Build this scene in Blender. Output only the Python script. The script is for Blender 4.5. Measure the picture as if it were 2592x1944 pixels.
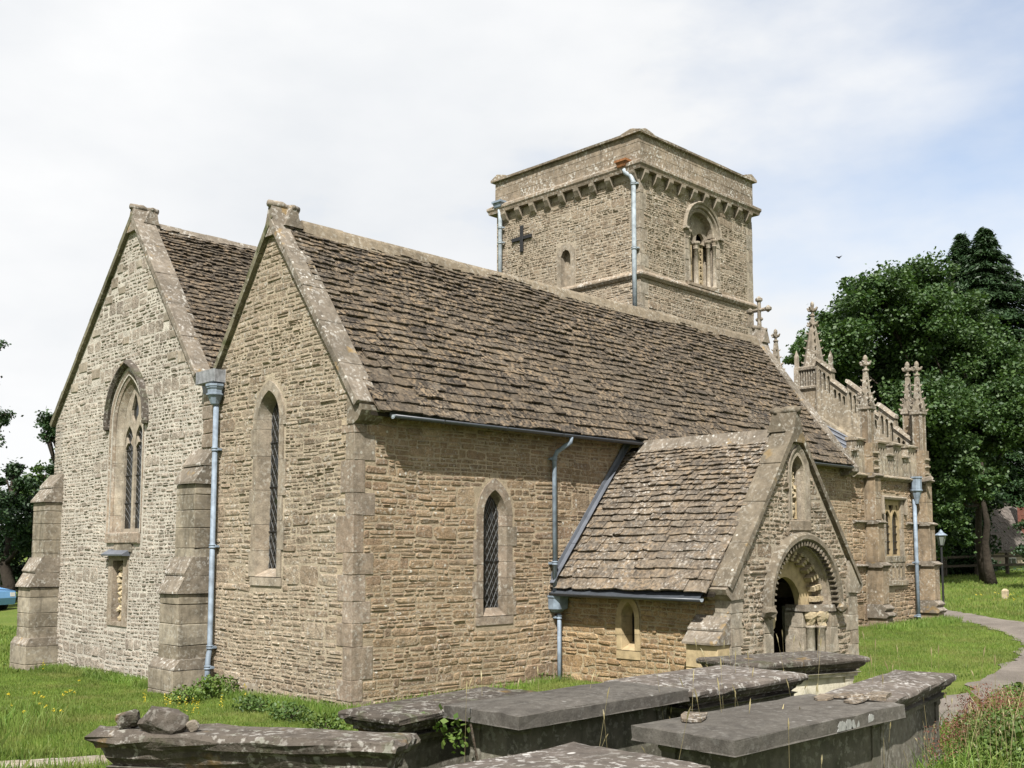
import bpy, bmesh, math, random
import numpy as np
from mathutils import Vector, Matrix

random.seed(7)
R = np.random.default_rng(11)
for o in list(bpy.data.objects):
    bpy.data.objects.remove(o)
SC = bpy.context.scene
COL = SC.collection

# ------------------------------------------------------------------ camera
CAM_P = np.array([-9.23, -12.52, 2.3])
YAW = math.radians(45.1)
PITCH = math.atan(250.0 / 2680.0)
FW = np.array([math.cos(YAW), math.sin(YAW), 0.0])
RT = np.array([math.sin(YAW), -math.cos(YAW), 0.0])
cd = bpy.data.cameras.new('camera')
cam = bpy.data.objects.new('camera', cd)
COL.objects.link(cam)
cd.sensor_width = 36.0
cd.lens = 36.0 * 2680.0 / 2592.0
cd.shift_y = 168.0 / 2592.0
cd.clip_end = 2000.0
cd.clip_start = 0.05
cam.location = CAM_P
fwd = Vector((FW[0] * math.cos(PITCH), FW[1] * math.cos(PITCH), math.sin(PITCH)))
cam.rotation_euler = fwd.to_track_quat('-Z', 'Y').to_euler()
SC.camera = cam
SC.render.resolution_x = 1024
SC.render.resolution_y = 768

# ------------------------------------------------------------------ light
SUN_AZ = np.array([-0.80, -0.60])
SUN_EL = math.radians(51)
ts = Vector((SUN_AZ[0] * math.cos(SUN_EL), SUN_AZ[1] * math.cos(SUN_EL), math.sin(SUN_EL)))
sd = bpy.data.lights.new('sun', 'SUN')
sd.energy = 5.0
sd.angle = math.radians(0.6)
sd.color = (1.0, 0.965, 0.915)
sun = bpy.data.objects.new('sun', sd)
sun.rotation_euler = (-ts).to_track_quat('-Z', 'Y').to_euler()
sun.location = (-20, -20, 40)
COL.objects.link(sun)

w = bpy.data.worlds.new('World')
SC.world = w
w.use_nodes = True
nt = w.node_tree
nt.nodes.clear()
out = nt.nodes.new('ShaderNodeOutputWorld')
bg = nt.nodes.new('ShaderNodeBackground')
sky = nt.nodes.new('ShaderNodeTexSky')
sky.sky_type = 'NISHITA'
sky.sun_disc = False
sky.sun_elevation = SUN_EL
sky.sun_rotation = math.atan2(ts.x, ts.y)
sky.air_density = 1.0
sky.dust_density = 0.6
bg.inputs['Strength'].default_value = 0.073
tc = nt.nodes.new('ShaderNodeTexCoord')
mp = nt.nodes.new('ShaderNodeMapping')
mp.inputs['Scale'].default_value = (1.0, 1.0, 2.2)
mp.inputs['Location'].default_value = (0.35, 0.1, 0.2)
mp.inputs['Rotation'].default_value = (0.0, 0.0, 0.75)
nz = nt.nodes.new('ShaderNodeTexNoise')
nz.inputs['Scale'].default_value = 1.7
nz.inputs['Detail'].default_value = 8.0
nz.inputs['Roughness'].default_value = 0.52
rp = nt.nodes.new('ShaderNodeValToRGB')
rp.color_ramp.elements[0].position = 0.27
rp.color_ramp.elements[0].color = (0.35, 0.35, 0.35, 1)
rp.color_ramp.elements[1].position = 0.46
rp.color_ramp.elements[1].color = (1, 1, 1, 1)
nz2 = nt.nodes.new('ShaderNodeTexNoise')
nz2.inputs['Scale'].default_value = 3.4
nz2.inputs['Detail'].default_value = 6.0
rp2 = nt.nodes.new('ShaderNodeValToRGB')
rp2.color_ramp.elements[0].position = 0.3
rp2.color_ramp.elements[0].color = (5.75, 5.95, 6.2, 1)
rp2.color_ramp.elements[1].position = 0.62
rp2.color_ramp.elements[1].color = (6.95, 7.0, 7.05, 1)
mx = nt.nodes.new('ShaderNodeMixRGB')
L = nt.links.new
L(tc.outputs['Generated'], mp.inputs['Vector'])
L(mp.outputs['Vector'], nz.inputs['Vector'])
L(mp.outputs['Vector'], nz2.inputs['Vector'])
L(nz.outputs['Fac'], rp.inputs['Fac'])
L(nz2.outputs['Fac'], rp2.inputs['Fac'])
sc_ = nt.nodes.new('ShaderNodeMixRGB')
sc_.blend_type = 'MULTIPLY'
sc_.inputs['Fac'].default_value = 1.0
sc_.inputs['Color2'].default_value = (1.45, 1.45, 1.45, 1)
L(sky.outputs['Color'], sc_.inputs['Color1'])
L(rp.outputs['Color'], mx.inputs['Fac'])
L(sc_.outputs['Color'], mx.inputs['Color1'])
L(rp2.outputs['Color'], mx.inputs['Color2'])
L(mx.outputs['Color'], bg.inputs['Color'])
L(bg.outputs['Background'], out.inputs['Surface'])

SC.view_settings.view_transform = 'Standard'
SC.view_settings.look = 'None'
SC.view_settings.gamma = 1.0
SC.view_settings.exposure = 0.96
SC.view_settings.use_curve_mapping = False

# ------------------------------------------------------------------ helpers
def A(*a):
    return np.array(a, float)

def ray_dir(px, py):
    a = (px - 1296.0) / 2680.0
    b = -(py - 1140.0) / 2680.0
    up = A(0, 0, 1)
    F = FW * math.cos(PITCH) + up * math.sin(PITCH)
    U = -FW * math.sin(PITCH) + up * math.cos(PITCH)
    return F + a * RT + b * U

def at_depth(px, py, d):
    r = ray_dir(px, py)
    return CAM_P + r * (d / np.dot(r, FW))

def ground_z(x, y):
    x = np.asarray(x, float); y = np.asarray(y, float)
    z = 0.024 * np.clip(x, 0, 60) - 0.022 * np.clip(y, 0, 24) * np.clip(1 - x / 14.0, 0, 1)
    d2 = (x + 9.2) ** 2 + (y + 12.5) ** 2
    z = z + 0.62 * np.exp(-d2 / 27.0)
    z = z + 0.03 * np.sin(x * 0.9 + 1.3) * np.cos(y * 0.7) * np.clip((np.hypot(x + 0, y + 0)) / 6, 0, 1)
    far = np.clip((np.hypot(x + 9.2, y + 12.5) - 60) / 200.0, 0, 1)
    return z * (1 - far) - far * 0.5

def on_ground(px, py):
    r = ray_dir(px, py)
    t = 5.0
    for _ in range(60):
        p = CAM_P + r * t
        e = p[2] - float(ground_z(p[0], p[1]))
        t += e / max(1e-4, -r[2]) * 0.7
    return CAM_P + r * t

class Frame:
    def __init__(s, O, U, V, N):
        s.O, s.U, s.V, s.N = [np.array(q, float) for q in (O, U, V, N)]
    def __call__(s, u, v, w=0.0):
        u = np.asarray(u, float)[..., None]; v = np.asarray(v, float)[..., None]; w = np.asarray(w, float)[..., None]
        return s.O + u * s.U + v * s.V + w * s.N

FX = A(1, 0, 0); FY = A(0, 1, 0); FZ = A(0, 0, 1)
WPOS = {}

def link(o, parent, cen):
    COL.objects.link(o)
    cen = np.array(cen, float)
    WPOS[o.name] = cen
    if parent is not None:
        o.parent = parent
        cen = cen - WPOS[parent.name]
    o.location = cen
    return o

def tag(o, label=None, cat=None, group=None, kind=None):
    if label: o['label'] = label
    if cat: o['category'] = cat
    if group: o['group'] = group
    if kind: o['kind'] = kind
    return o

def empty(name, loc, label, cat, group=None):
    o = bpy.data.objects.new(name, None)
    o.empty_display_size = 0.3
    link(o, None, loc)
    return tag(o, label, cat, group)

def mesh_np(name, V, loops, starts, mat, parent=None, rnd=None, smooth=False):
    """V (n,3) world; loops flat vertex ids; starts face loop starts"""
    V = np.asarray(V, float)
    cen = (V.min(0) + V.max(0)) / 2
    me = bpy.data.meshes.new(name)
    me.vertices.add(len(V)); me.vertices.foreach_set('co', (V - cen).astype(np.float32).ravel())
    loops = np.asarray(loops, np.int32); starts = np.asarray(starts, np.int32)
    me.loops.add(len(loops)); me.loops.foreach_set('vertex_index', loops)
    me.polygons.add(len(starts)); me.polygons.foreach_set('loop_start', starts)
    if rnd is not None:
        at = me.attributes.new('rnd', 'FLOAT', 'FACE')
        at.data.foreach_set('value', np.asarray(rnd, np.float32))
    me.update(calc_edges=True)
    me.validate()
    me.polygons.foreach_set('use_smooth', np.full(len(me.polygons), bool(smooth)))
    me.materials.append(mat)
    return link(bpy.data.objects.new(name, me), parent, cen)

class MB:
    """collects polygons into one mesh"""
    def __init__(s):
        s.V = []; s.F = []; s.r = []; s.n = 0
    def add(s, V, F, r=None):
        V = np.asarray(V, float).reshape(-1, 3)
        r = random.random() if r is None else r
        s.V.append(V)
        for f in F:
            s.F.append([i + s.n for i in f]); s.r.append(r)
        s.n += len(V)
        return s
    def build(s, name, mat, parent=None, smooth=False):
        V = np.vstack(s.V)
        loops = [i for f in s.F for i in f]
        starts = np.cumsum([0] + [len(f) for f in s.F])[:-1]
        return mesh_np(name, V, loops, starts, mat, parent, s.r, smooth)

def block(fr, u0, u1, v0, v1, w0, w1, ch=0.012, jit=0.004):
    """dressed block: chamfered front face, returns V,F"""
    def rect(i, w):
        return [(u0 + i, v0 + i, w), (u1 - i, v0 + i, w), (u1 - i, v1 - i, w), (u0 + i, v1 - i, w)]
    P = np.array(rect(0, w0) + rect(0, w1 - ch) + rect(ch, w1))
    P[4:] += R.normal(0, jit, (8, 3)) if jit > 0 else 0
    V = fr(P[:, 0], P[:, 1], P[:, 2])
    F = [[3, 2, 1, 0], [8, 9, 10, 11]]
    for a in (0, 4):
        for i in range(4):
            j = (i + 1) % 4
            F.append([a + i, a + j, a + 4 + j, a + 4 + i])
    return V, F

def prism(pts, d0, d1):
    """pts (n,3) polygon offset by vectors d0,d1"""
    P = np.asarray(pts, float); n = len(P)
    V = np.vstack([P + d0, P + d1])
    F = [list(range(n))[::-1], list(range(n, 2 * n))]
    for i in range(n):
        j = (i + 1) % n
        F.append([i, j, n + j, n + i])
    return V, F

def tube(path, r, n=10, caps=True):
    path = [np.array(p, float) for p in path]
    rr = r if hasattr(r, '__len__') else [r] * len(path)
    V = []; F = []
    prev = None
    for i, p in enumerate(path):
        a = path[max(0, i - 1)]; b = path[min(len(path) - 1, i + 1)]
        t = b - a; t = t / np.linalg.norm(t)
        if prev is None:
            h = A(1, 0, 0) if abs(t[0]) < 0.8 else A(0, 1, 0)
        else:
            h = prev
        e1 = h - t * np.dot(h, t); e1 /= np.linalg.norm(e1); e2 = np.cross(t, e1); prev = e1
        for k in range(n):
            an = 2 * math.pi * k / n
            V.append(p + rr[i] * (math.cos(an) * e1 + math.sin(an) * e2))
    for i in range(len(path) - 1):
        for k in range(n):
            m = (k + 1) % n
            F.append([i * n + k, i * n + m, (i + 1) * n + m, (i + 1) * n + k])
    if caps:
        F.append(list(range(n))[::-1]); F.append([(len(path) - 1) * n + k for k in range(n)])
    return V, F

def lathe(c, prof, n=12, rot=0.0):
    V = []; F = []
    m = len(prof)
    for (r, z) in prof:
        for k in range(n):
            an = rot + 2 * math.pi * k / n
            V.append((c[0] + r * math.cos(an), c[1] + r * math.sin(an), c[2] + z))
    for i in range(m - 1):
        for k in range(n):
            j = (k + 1) % n
            F.append([i * n + k, i * n + j, (i + 1) * n + j, (i + 1) * n + k])
    F.append(list(range(n))[::-1]); F.append([(m - 1) * n + k for k in range(n)])
    return V, F

def arch(uc, a, v0, vs, rise, n=9):
    """open path: left sill -> apex -> right sill"""
    Rr = (a * a + rise * rise) / (2 * a)
    c = uc - a + Rr
    th = math.acos(max(-1, min(1, (Rr - a) / Rr)))
    Lp = [(c - Rr * math.cos(t), vs + Rr * math.sin(t)) for t in np.linspace(0, th, n)]
    Rp = [(2 * uc - u, v) for (u, v) in Lp[::-1]][1:]
    P = [(uc - a, v0)] + Lp + Rp + [(uc + a, v0)]
    return P

def arch_half(v, a, vs, rise):
    """half width of the arch at height v"""
    if v <= vs: return a
    if v >= vs + rise: return 0.0
    Rr = (a * a + rise * rise) / (2 * a)
    return max(0.0, a - Rr + math.sqrt(max(0, Rr * Rr - (v - vs) ** 2)))

def offset_path(path, off, closed=False):
    P = np.array(path, float); n = len(P)
    out_ = []
    for i in range(n):
        a = P[(i - 1) % n] if (closed or i > 0) else P[i]
        b = P[(i + 1) % n] if (closed or i < n - 1) else P[i]
        t1 = P[i] - a; t2 = b - P[i]
        if np.linalg.norm(t1) < 1e-9: t1 = t2
        if np.linalg.norm(t2) < 1e-9: t2 = t1
        t1 = t1 / np.linalg.norm(t1); t2 = t2 / np.linalg.norm(t2)
        n1 = A(-t1[1], t1[0]); n2 = A(-t2[1], t2[0])
        m = n1 + n2; m = m / max(1e-6, np.linalg.norm(m))
        k = 1.0 / max(0.35, np.dot(m, n1))
        out_.append(P[i] + m * off * k)
    return np.array(out_)

def sweep(fr, path, profile, closed=False, capends=True):
    """profile [(offset outward, w)] swept along in-plane path"""
    rings = [offset_path(path, o, closed) for (o, _) in profile]
    n = len(path); m = len(profile)
    V = []
    for k, (o, wv) in enumerate(profile):
        V.append(fr(rings[k][:, 0], rings[k][:, 1], np.full(n, wv)))
    V = np.vstack(V)
    F = []
    for k in range(m - 1):
        for i in range(n if closed else n - 1):
            j = (i + 1) % n
            F.append([k * n + i, k * n + j, (k + 1) * n + j, (k + 1) * n + i])
    if capends and not closed:
        F.append([k * n for k in range(m)]); F.append([k * n + n - 1 for k in range(m)][::-1])
    return V, F

def plate(fr, outer, holes, w0, w1):
    """flat plate with holes, from w0 to w1 along the frame normal; V,F"""
    cu = bpy.data.curves.new('tmp', 'CURVE')
    cu.dimensions = '2D'; cu.fill_mode = 'BOTH'; cu.extrude = abs(w1 - w0) / 2
    for P in [outer] + list(holes):
        P = [tuple(p) for p in P]
        sp = cu.splines.new('POLY'); sp.points.add(len(P) - 1)
        for i, (a, b) in enumerate(P):
            sp.points[i].co = (a, b, 0, 1)
        sp.use_cyclic_u = True
    ob = bpy.data.objects.new('tmp', cu)
    me = bpy.data.meshes.new_from_object(ob)
    V = np.array([tuple(v.co) for v in me.vertices]); F = [list(p.vertices) for p in me.polygons]
    bpy.data.objects.remove(ob); bpy.data.curves.remove(cu); bpy.data.meshes.remove(me)
    return fr(V[:, 0], V[:, 1], V[:, 2] + (w0 + w1) / 2), F

def ring_mould(x0, x1, y0, y1, prof):
    """profile [(out, z)] round a rectangle"""
    V = []; F = []
    for (o, z) in prof:
        V += [(x0 - o, y0 - o, z), (x1 + o, y0 - o, z), (x1 + o, y1 + o, z), (x0 - o, y1 + o, z)]
    for k in range(len(prof) - 1):
        for i in range(4):
            j = (i + 1) % 4
            F.append([4 * k + i, 4 * k + j, 4 * k + 4 + j, 4 * k + 4 + i])
    return np.array(V), F

# ------------------------------------------------------------------ materials
ALB = 0.80        # overall reflectance of the place, balanced against the exposure
class NT:
    def __init__(s, name, rough=0.9, spec=0.25):
        s.m = bpy.data.materials.new(name); s.m.use_nodes = True
        s.t = s.m.node_tree
        s.b = s.t.nodes['Principled BSDF']
        s.b.inputs['Roughness'].default_value = rough
        s.b.inputs['Specular IOR Level'].default_value = spec
        s.pos = s.t.nodes.new('ShaderNodeNewGeometry').outputs['Position']
    def put(s, sock, v):
        if hasattr(v, 'links'): s.t.links.new(v, sock)
        else: sock.default_value = v
    def noise(s, scale, detail=3.0, rough=0.55, vec=None, stretch=None):
        vec = vec or s.pos
        if stretch:
            mpn = s.t.nodes.new('ShaderNodeMapping'); mpn.inputs['Scale'].default_value = stretch
            s.t.links.new(vec, mpn.inputs['Vector']); vec = mpn.outputs['Vector']
        n = s.t.nodes.new('ShaderNodeTexNoise')
        n.inputs['Scale'].default_value = scale; n.inputs['Detail'].default_value = detail; n.inputs['Roughness'].default_value = rough
        s.t.links.new(vec, n.inputs['Vector'])
        return n.outputs['Fac']
    def voro(s, scale, feature='F1'):
        n = s.t.nodes.new('ShaderNodeTexVoronoi'); n.feature = feature
        n.inputs['Scale'].default_value = scale
        s.t.links.new(s.pos, n.inputs['Vector'])
        return n
    def ramp(s, fac, stops):
        n = s.t.nodes.new('ShaderNodeValToRGB')
        cr = n.color_ramp
        while len(cr.elements) < len(stops): cr.elements.new(0.5)
        for e, (p, c) in zip(cr.elements, stops):
            e.position = p
            e.color = (c, c, c, 1) if not hasattr(c, '__len__') else (*c, 1)
        s.t.links.new(fac, n.inputs['Fac'])
        return n.outputs['Color']
    def mix(s, fac, a, b, mode='MIX'):
        n = s.t.nodes.new('ShaderNodeMixRGB'); n.blend_type = mode
        def cv(v): return v if hasattr(v, 'links') else ((*v, 1) if hasattr(v, '__len__') else (v, v, v, 1))
        s.put(n.inputs['Fac'], fac); s.put(n.inputs['Color1'], cv(a)); s.put(n.inputs['Color2'], cv(b))
        return n.outputs['Color']
    def math(s, op, a, b=0.0):
        n = s.t.nodes.new('ShaderNodeMath'); n.operation = op
        s.put(n.inputs[0], a); s.put(n.inputs[1], b)
        return n.outputs[0]
    def rnd(s):
        n = s.t.nodes.new('ShaderNodeAttribute'); n.attribute_name = 'rnd'
        return n.outputs['Fac']
    def bump(s, h, dist, strength=1.0, prev=None):
        n = s.t.nodes.new('ShaderNodeBump')
        n.inputs['Distance'].default_value = dist; n.inputs['Strength'].default_value = strength
        s.t.links.new(h, n.inputs['Height'])
        if prev: s.t.links.new(prev, n.inputs['Normal'])
        return n.outputs['Normal']
    def done(s, col, nrm=None):
        col = s.mix(1.0, col, ALB, 'MULTIPLY')
        s.put(s.b.inputs['Base Color'], col if hasattr(col, 'links') else (*col, 1))
        if nrm: s.t.links.new(nrm, s.b.inputs['Normal'])
        return s.m

def stone_mat(name, cols, lichen=0.3, lcol=(0.52, 0.50, 0.44), pits=0.5, stain=0.3, stainc=(0.07, 0.06, 0.045),
              bump=0.012, spots=0.0, fine=30.0, streak=0.0, yellow=0.0, moss=0.0, rough=0.0):
    n = NT(name, 0.93, 0.15)
    r = n.rnd()
    k = len(cols) - 1
    base = n.ramp(r, [(i / k, c) for i, c in enumerate(cols)])
    m1 = n.noise(7.0, 4.0, 0.6)
    base = n.mix(1.0, base, n.ramp(m1, [(0.28, 0.66), (0.5, 1.0), (0.75, 1.32)]), 'MULTIPLY')
    m2 = n.noise(fine, 4.0, 0.65)
    if pits > 0:
        base = n.mix(n.ramp(m2, [(0.30, pits), (0.43, 0.0)]), base, stainc)
    tone = n.noise(0.45, 3.0, 0.55)
    base = n.mix(1.0, base, n.ramp(tone, [(0.32, 0.80), (0.68, 1.18)]), 'MULTIPLY')
    if stain > 0:
        big = n.noise(1.1, 4.0, 0.6)
        base = n.mix(n.ramp(big, [(0.45, 0.0), (0.70, stain)]), base, stainc)
    if streak > 0:
        stn = n.noise(3.0, 3.0, 0.6, stretch=(2.2, 2.2, 0.3))
        base = n.mix(n.ramp(stn, [(0.5, 0.0), (0.68, streak)]), base, stainc)
    if yellow > 0:
        yl = n.noise(2.3, 3.0, 0.6)
        base = n.mix(n.ramp(yl, [(0.62, 0.0), (0.68, yellow)]), base, (0.40, 0.24, 0.05))
    if lichen > 0:
        l1 = n.noise(16.0, 5.0, 0.62)
        l2 = n.noise(2.0, 2.0, 0.5)
        lm = n.math('MULTIPLY', n.ramp(l1, [(0.53, 0.0), (0.60, 1.0)]), n.ramp(l2, [(0.36, 0.15), (0.62, 1.0)]))
        base = n.mix(n.math('MULTIPLY', lm, lichen), base, lcol)
    if spots > 0:
        v = n.voro(5.5)
        sp = n.math('MULTIPLY', n.ramp(v.outputs['Distance'], [(0.10, 1.0), (0.15, 0.0)]),
                    n.ramp(v.outputs['Color'], [(0.50, 0.0), (0.55, 1.0)]))
        base = n.mix(n.math('MULTIPLY', sp, spots), base, lcol)
    if moss > 0:
        mo = n.noise(4.0, 5.0, 0.65)
        base = n.mix(n.ramp(mo, [(0.54, 0.0), (0.64, moss)]), base, (0.045, 0.055, 0.015))
    if rough > 0:
        sp_ = n.noise(52.0, 3.0, 0.75)
        base = n.mix(1.0, base, n.ramp(sp_, [(0.30, 1 - rough), (0.5, 1.0), (0.70, 1 + rough)]), 'MULTIPLY')
    b1 = n.bump(m2, bump, 0.8)
    b2 = n.bump(m1, bump * 2.0, 0.6, b1)
    return n.done(base, b2)

HON = [(0.235, 0.165, 0.10), (0.295, 0.213, 0.133), (0.26, 0.187, 0.116), (0.33, 0.248, 0.162), (0.275, 0.19, 0.12), (0.218, 0.158, 0.107), (0.31, 0.233, 0.152)]
GRY = [(0.24, 0.183, 0.128), (0.298, 0.24, 0.173), (0.265, 0.208, 0.148), (0.332, 0.272, 0.20), (0.217, 0.167, 0.118), (0.283, 0.221, 0.156), (0.317, 0.262, 0.195)]
M = {}
M['rub_s'] = stone_mat('honey rubble stone', HON, 0.4, pits=0.4, stain=0.2, bump=0.02, spots=0.8, rough=0.38)
M['rub_w'] = stone_mat('grey buff rubble stone', GRY, 0.55, pits=0.5, stain=0.2, bump=0.024, spots=0.4, rough=0.42)
M['rub_n'] = stone_mat('pale grey rubble stone', [tuple(0.30 * 0.30 + c * 0.80 for c in q) for q in GRY], 0.65, pits=0.55, stain=0.2, bump=0.026, rough=0.42)
M['rub_t'] = stone_mat('tower rubble stone', [tuple(c * 1.0 for c in q) for q in GRY], 0.75, pits=0.4, stain=0.22, bump=0.022, rough=0.4)
M['rub_p'] = stone_mat('porch rubble stone', [tuple(c * 0.92 for c in q) for q in GRY], 0.6, pits=0.6, stain=0.3, bump=0.024, rough=0.5)
M['rub_pw'] = stone_mat('porch yellow rubble stone', [(q[0] * 1.08, q[1] * 1.03, q[2] * 0.90) for q in HON], 0.25, pits=0.55, stain=0.18, bump=0.022, rough=0.45)

def mortar_mat(name, c, var=0.5):
    n = NT(name, 0.95, 0.1)
    a = n.noise(5.0, 5.0, 0.65); b = n.noise(45.0, 4.0, 0.7)
    base = n.mix(1.0, c, n.ramp(a, [(0.3, 0.72), (0.7, 1.2)]), 'MULTIPLY')
    base = n.mix(n.ramp(b, [(0.36, var), (0.52, 0.0)]), base, tuple(x * 0.28 for x in c))
    d_ = n.noise(1.3, 4.0, 0.6)
    base = n.mix(n.ramp(d_, [(0.42, 0.0), (0.66, 0.45)]), base, tuple(x * 0.5 for x in c))
    return n.done(base, n.bump(a, 0.03, 0.7, n.bump(b, 0.014, 0.9)))
M['mor_s'] = mortar_mat('buff mortar', (0.41, 0.335, 0.235), 0.35)
M['mor_w'] = mortar_mat('cream mortar', (0.425, 0.36, 0.265), 0.4)
M['mor_n'] = mortar_mat('white lime mortar', (0.53, 0.49, 0.42), 0.45)
M['mor_t'] = mortar_mat('tower mortar', (0.425, 0.365, 0.28), 0.35)
M['mor_pw'] = mortar_mat('yellow mortar', (0.42, 0.345, 0.225), 0.4)

ASH = [(0.265, 0.22, 0.165), (0.305, 0.262, 0.203), (0.25, 0.203, 0.15), (0.325, 0.285, 0.225), (0.28, 0.225, 0.168)]
M['ash'] = stone_mat('dressed limestone', ASH, 0.35, pits=0.2, stain=0.35, bump=0.007, spots=0.5, fine=40, rough=0.22, streak=0.25)
M['ash_pink'] = stone_mat('pinkish dressed limestone', [(0.265, 0.205, 0.152), (0.29, 0.235, 0.182), (0.25, 0.195, 0.142), (0.27, 0.225, 0.17)], 0.45, pits=0.2, stain=0.35, bump=0.008, spots=0.6, fine=40, rough=0.25, streak=0.25)
M['ash_yel'] = stone_mat('ochre dressed limestone', [(0.36, 0.275, 0.155), (0.39, 0.305, 0.18), (0.335, 0.255, 0.145)], 0.05, pits=0.05, stain=0.05, bump=0.004, spots=0.2, fine=40)
M['butt'] = stone_mat('stained buttress stone', [(0.23, 0.195, 0.145), (0.285, 0.245, 0.185), (0.195, 0.165, 0.12), (0.32, 0.28, 0.215)], 0.35, pits=0.25, stain=0.65, bump=0.006, spots=0.5, streak=0.5)
M['cop'] = stone_mat('weathered coping stone', [(0.19, 0.16, 0.125), (0.225, 0.19, 0.15), (0.165, 0.14, 0.108)], 0.6, lcol=(0.52, 0.50, 0.455), pits=0.55, stain=0.6, bump=0.008, spots=0.9, yellow=0.35)
M['cop_d'] = stone_mat('dark mossy coping stone', [(0.15, 0.125, 0.09), (0.18, 0.15, 0.11)], 0.35, pits=0.5, stain=0.5, bump=0.008, spots=0.8, yellow=0.2)
M['cop_m'] = stone_mat('green mossy coping stone', [(0.13, 0.12, 0.075), (0.16, 0.145, 0.095)], 0.4, pits=0.4, stain=0.4, bump=0.008, spots=0.4, moss=0.8)
M['par'] = stone_mat('tower parapet stone', [(0.245, 0.195, 0.142), (0.275, 0.222, 0.165), (0.225, 0.18, 0.13)], 0.9, lcol=(0.56, 0.54, 0.49), pits=0.25, stain=0.25, bump=0.006, streak=0.35)
M['chap'] = stone_mat('chapel ashlar', [(0.28, 0.235, 0.17), (0.32, 0.27, 0.20), (0.255, 0.205, 0.145), (0.30, 0.245, 0.175)], 0.7, pits=0.35, stain=0.45, bump=0.007, spots=0.6, streak=0.6)
M['chap_br'] = stone_mat('brown stained chapel stone', [(0.245, 0.185, 0.12), (0.28, 0.215, 0.145), (0.22, 0.165, 0.11)], 0.5, pits=0.25, stain=0.45, bump=0.006, spots=0.6, streak=0.5)
M['pinn'] = stone_mat('grey lichened pinnacle stone', [(0.25, 0.21, 0.16), (0.30, 0.255, 0.20)], 0.8, pits=0.5, stain=0.55, bump=0.01, streak=0.4)
M['carve'] = stone_mat('eroded carved stone', [(0.40, 0.32, 0.20), (0.44, 0.36, 0.24)], 0.4, pits=0.3, stain=0.1, bump=0.012)
def slate_mat(name, cols, tan, lich, black, lcol):
    n = NT(name, 0.9, 0.2)
    r = n.rnd(); k = len(cols) - 1
    base = n.ramp(r, [(i / k, c) for i, c in enumerate(cols)])
    m1 = n.noise(5.0, 5.0, 0.65); m2 = n.noise(24.0, 4.0, 0.7)
    base = n.mix(1.0, base, n.ramp(m1, [(0.3, 0.6), (0.5, 1.0), (0.72, 1.35)]), 'MULTIPLY')
    big = n.noise(0.9, 4.0, 0.6)
    p1 = n.noise(9.0, 4.0, 0.62)
    base = n.mix(n.math('MULTIPLY', n.ramp(p1, [(0.50, 0.0), (0.58, 1.0)]), n.math('MULTIPLY', n.ramp(big, [(0.38, 0.25), (0.6, 1.0)]), tan)), base, (0.34, 0.245, 0.15))
    l1 = n.noise(19.0, 5.0, 0.62); l2 = n.noise(1.5, 3.0, 0.55)
    base = n.mix(n.math('MULTIPLY', n.math('MULTIPLY', n.ramp(l1, [(0.54, 0.0), (0.61, 1.0)]), n.ramp(l2, [(0.40, 0.1), (0.62, 1.0)])), lich), base, lcol)
    b1 = n.noise(17.0, 5.0, 0.66)
    b2 = n.noise(1.9, 3.0, 0.6)
    base = n.mix(n.math('MULTIPLY', n.math('MULTIPLY', n.ramp(b1, [(0.50, 0.0), (0.55, 1.0)]), n.ramp(b2, [(0.34, 0.25), (0.54, 1.0)])), black), base, (0.018, 0.015, 0.012))
    return n.done(base, n.bump(m2, 0.012, 0.9, n.bump(m1, 0.02, 0.6)))
M['slate'] = slate_mat('stone roof slate', [(0.078, 0.062, 0.045), (0.104, 0.082, 0.058), (0.088, 0.071, 0.052), (0.12, 0.094, 0.066), (0.068, 0.056, 0.044), (0.106, 0.084, 0.06), (0.135, 0.105, 0.072), (0.092, 0.077, 0.06)], 0.48, 0.3, 0.95, (0.42, 0.37, 0.30))
M['slate_p'] = slate_mat('porch roof slate', [(0.13, 0.106, 0.08), (0.165, 0.134, 0.10), (0.145, 0.12, 0.092), (0.185, 0.148, 0.107), (0.118, 0.10, 0.08), (0.17, 0.142, 0.109)], 0.45, 0.7, 0.5, (0.50, 0.47, 0.42))
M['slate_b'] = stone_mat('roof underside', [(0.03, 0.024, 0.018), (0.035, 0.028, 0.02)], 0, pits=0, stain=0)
M['ridge'] = stone_mat('stone ridge tile', [(0.195, 0.158, 0.112), (0.215, 0.175, 0.125)], 0.35, pits=0.4, stain=0.3, bump=0.006)
M['tomb'] = stone_mat('grey tomb slab stone', [(0.09, 0.082, 0.071), (0.102, 0.093, 0.08)], 0.12, lcol=(0.42, 0.41, 0.38), pits=0.25, stain=0.45, stainc=(0.055, 0.047, 0.04), bump=0.005, spots=0.35, fine=55, rough=0.18)
M['tomb_l'] = stone_mat('lichened tomb slab stone', [(0.10, 0.085, 0.072), (0.12, 0.102, 0.086)], 0.7, lcol=(0.52, 0.50, 0.47), pits=0.5, stain=0.55, stainc=(0.05, 0.042, 0.036), bump=0.008, spots=0.8, fine=45, moss=0.15)
M['tomb_d'] = stone_mat('dark mossy tomb stone', [(0.08, 0.068, 0.056), (0.105, 0.089, 0.073)], 0.5, lcol=(0.48, 0.46, 0.42), pits=0.6, stain=0.5, stainc=(0.03, 0.026, 0.02), bump=0.012, spots=0.6, fine=35, moss=0.5, yellow=0.25)
M['tomb_s'] = stone_mat('tomb chest stone', [(0.14, 0.127, 0.10), (0.165, 0.15, 0.12), (0.115, 0.104, 0.085)], 0.3, pits=0.3, stain=0.6, stainc=(0.055, 0.055, 0.04), bump=0.006, streak=0.6, moss=0.25)
M['tomb_c'] = stone_mat('cream tomb chest stone', [(0.50, 0.46, 0.36), (0.46, 0.42, 0.33)], 0.3, pits=0.2, stain=0.25, bump=0.006, streak=0.45)

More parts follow.
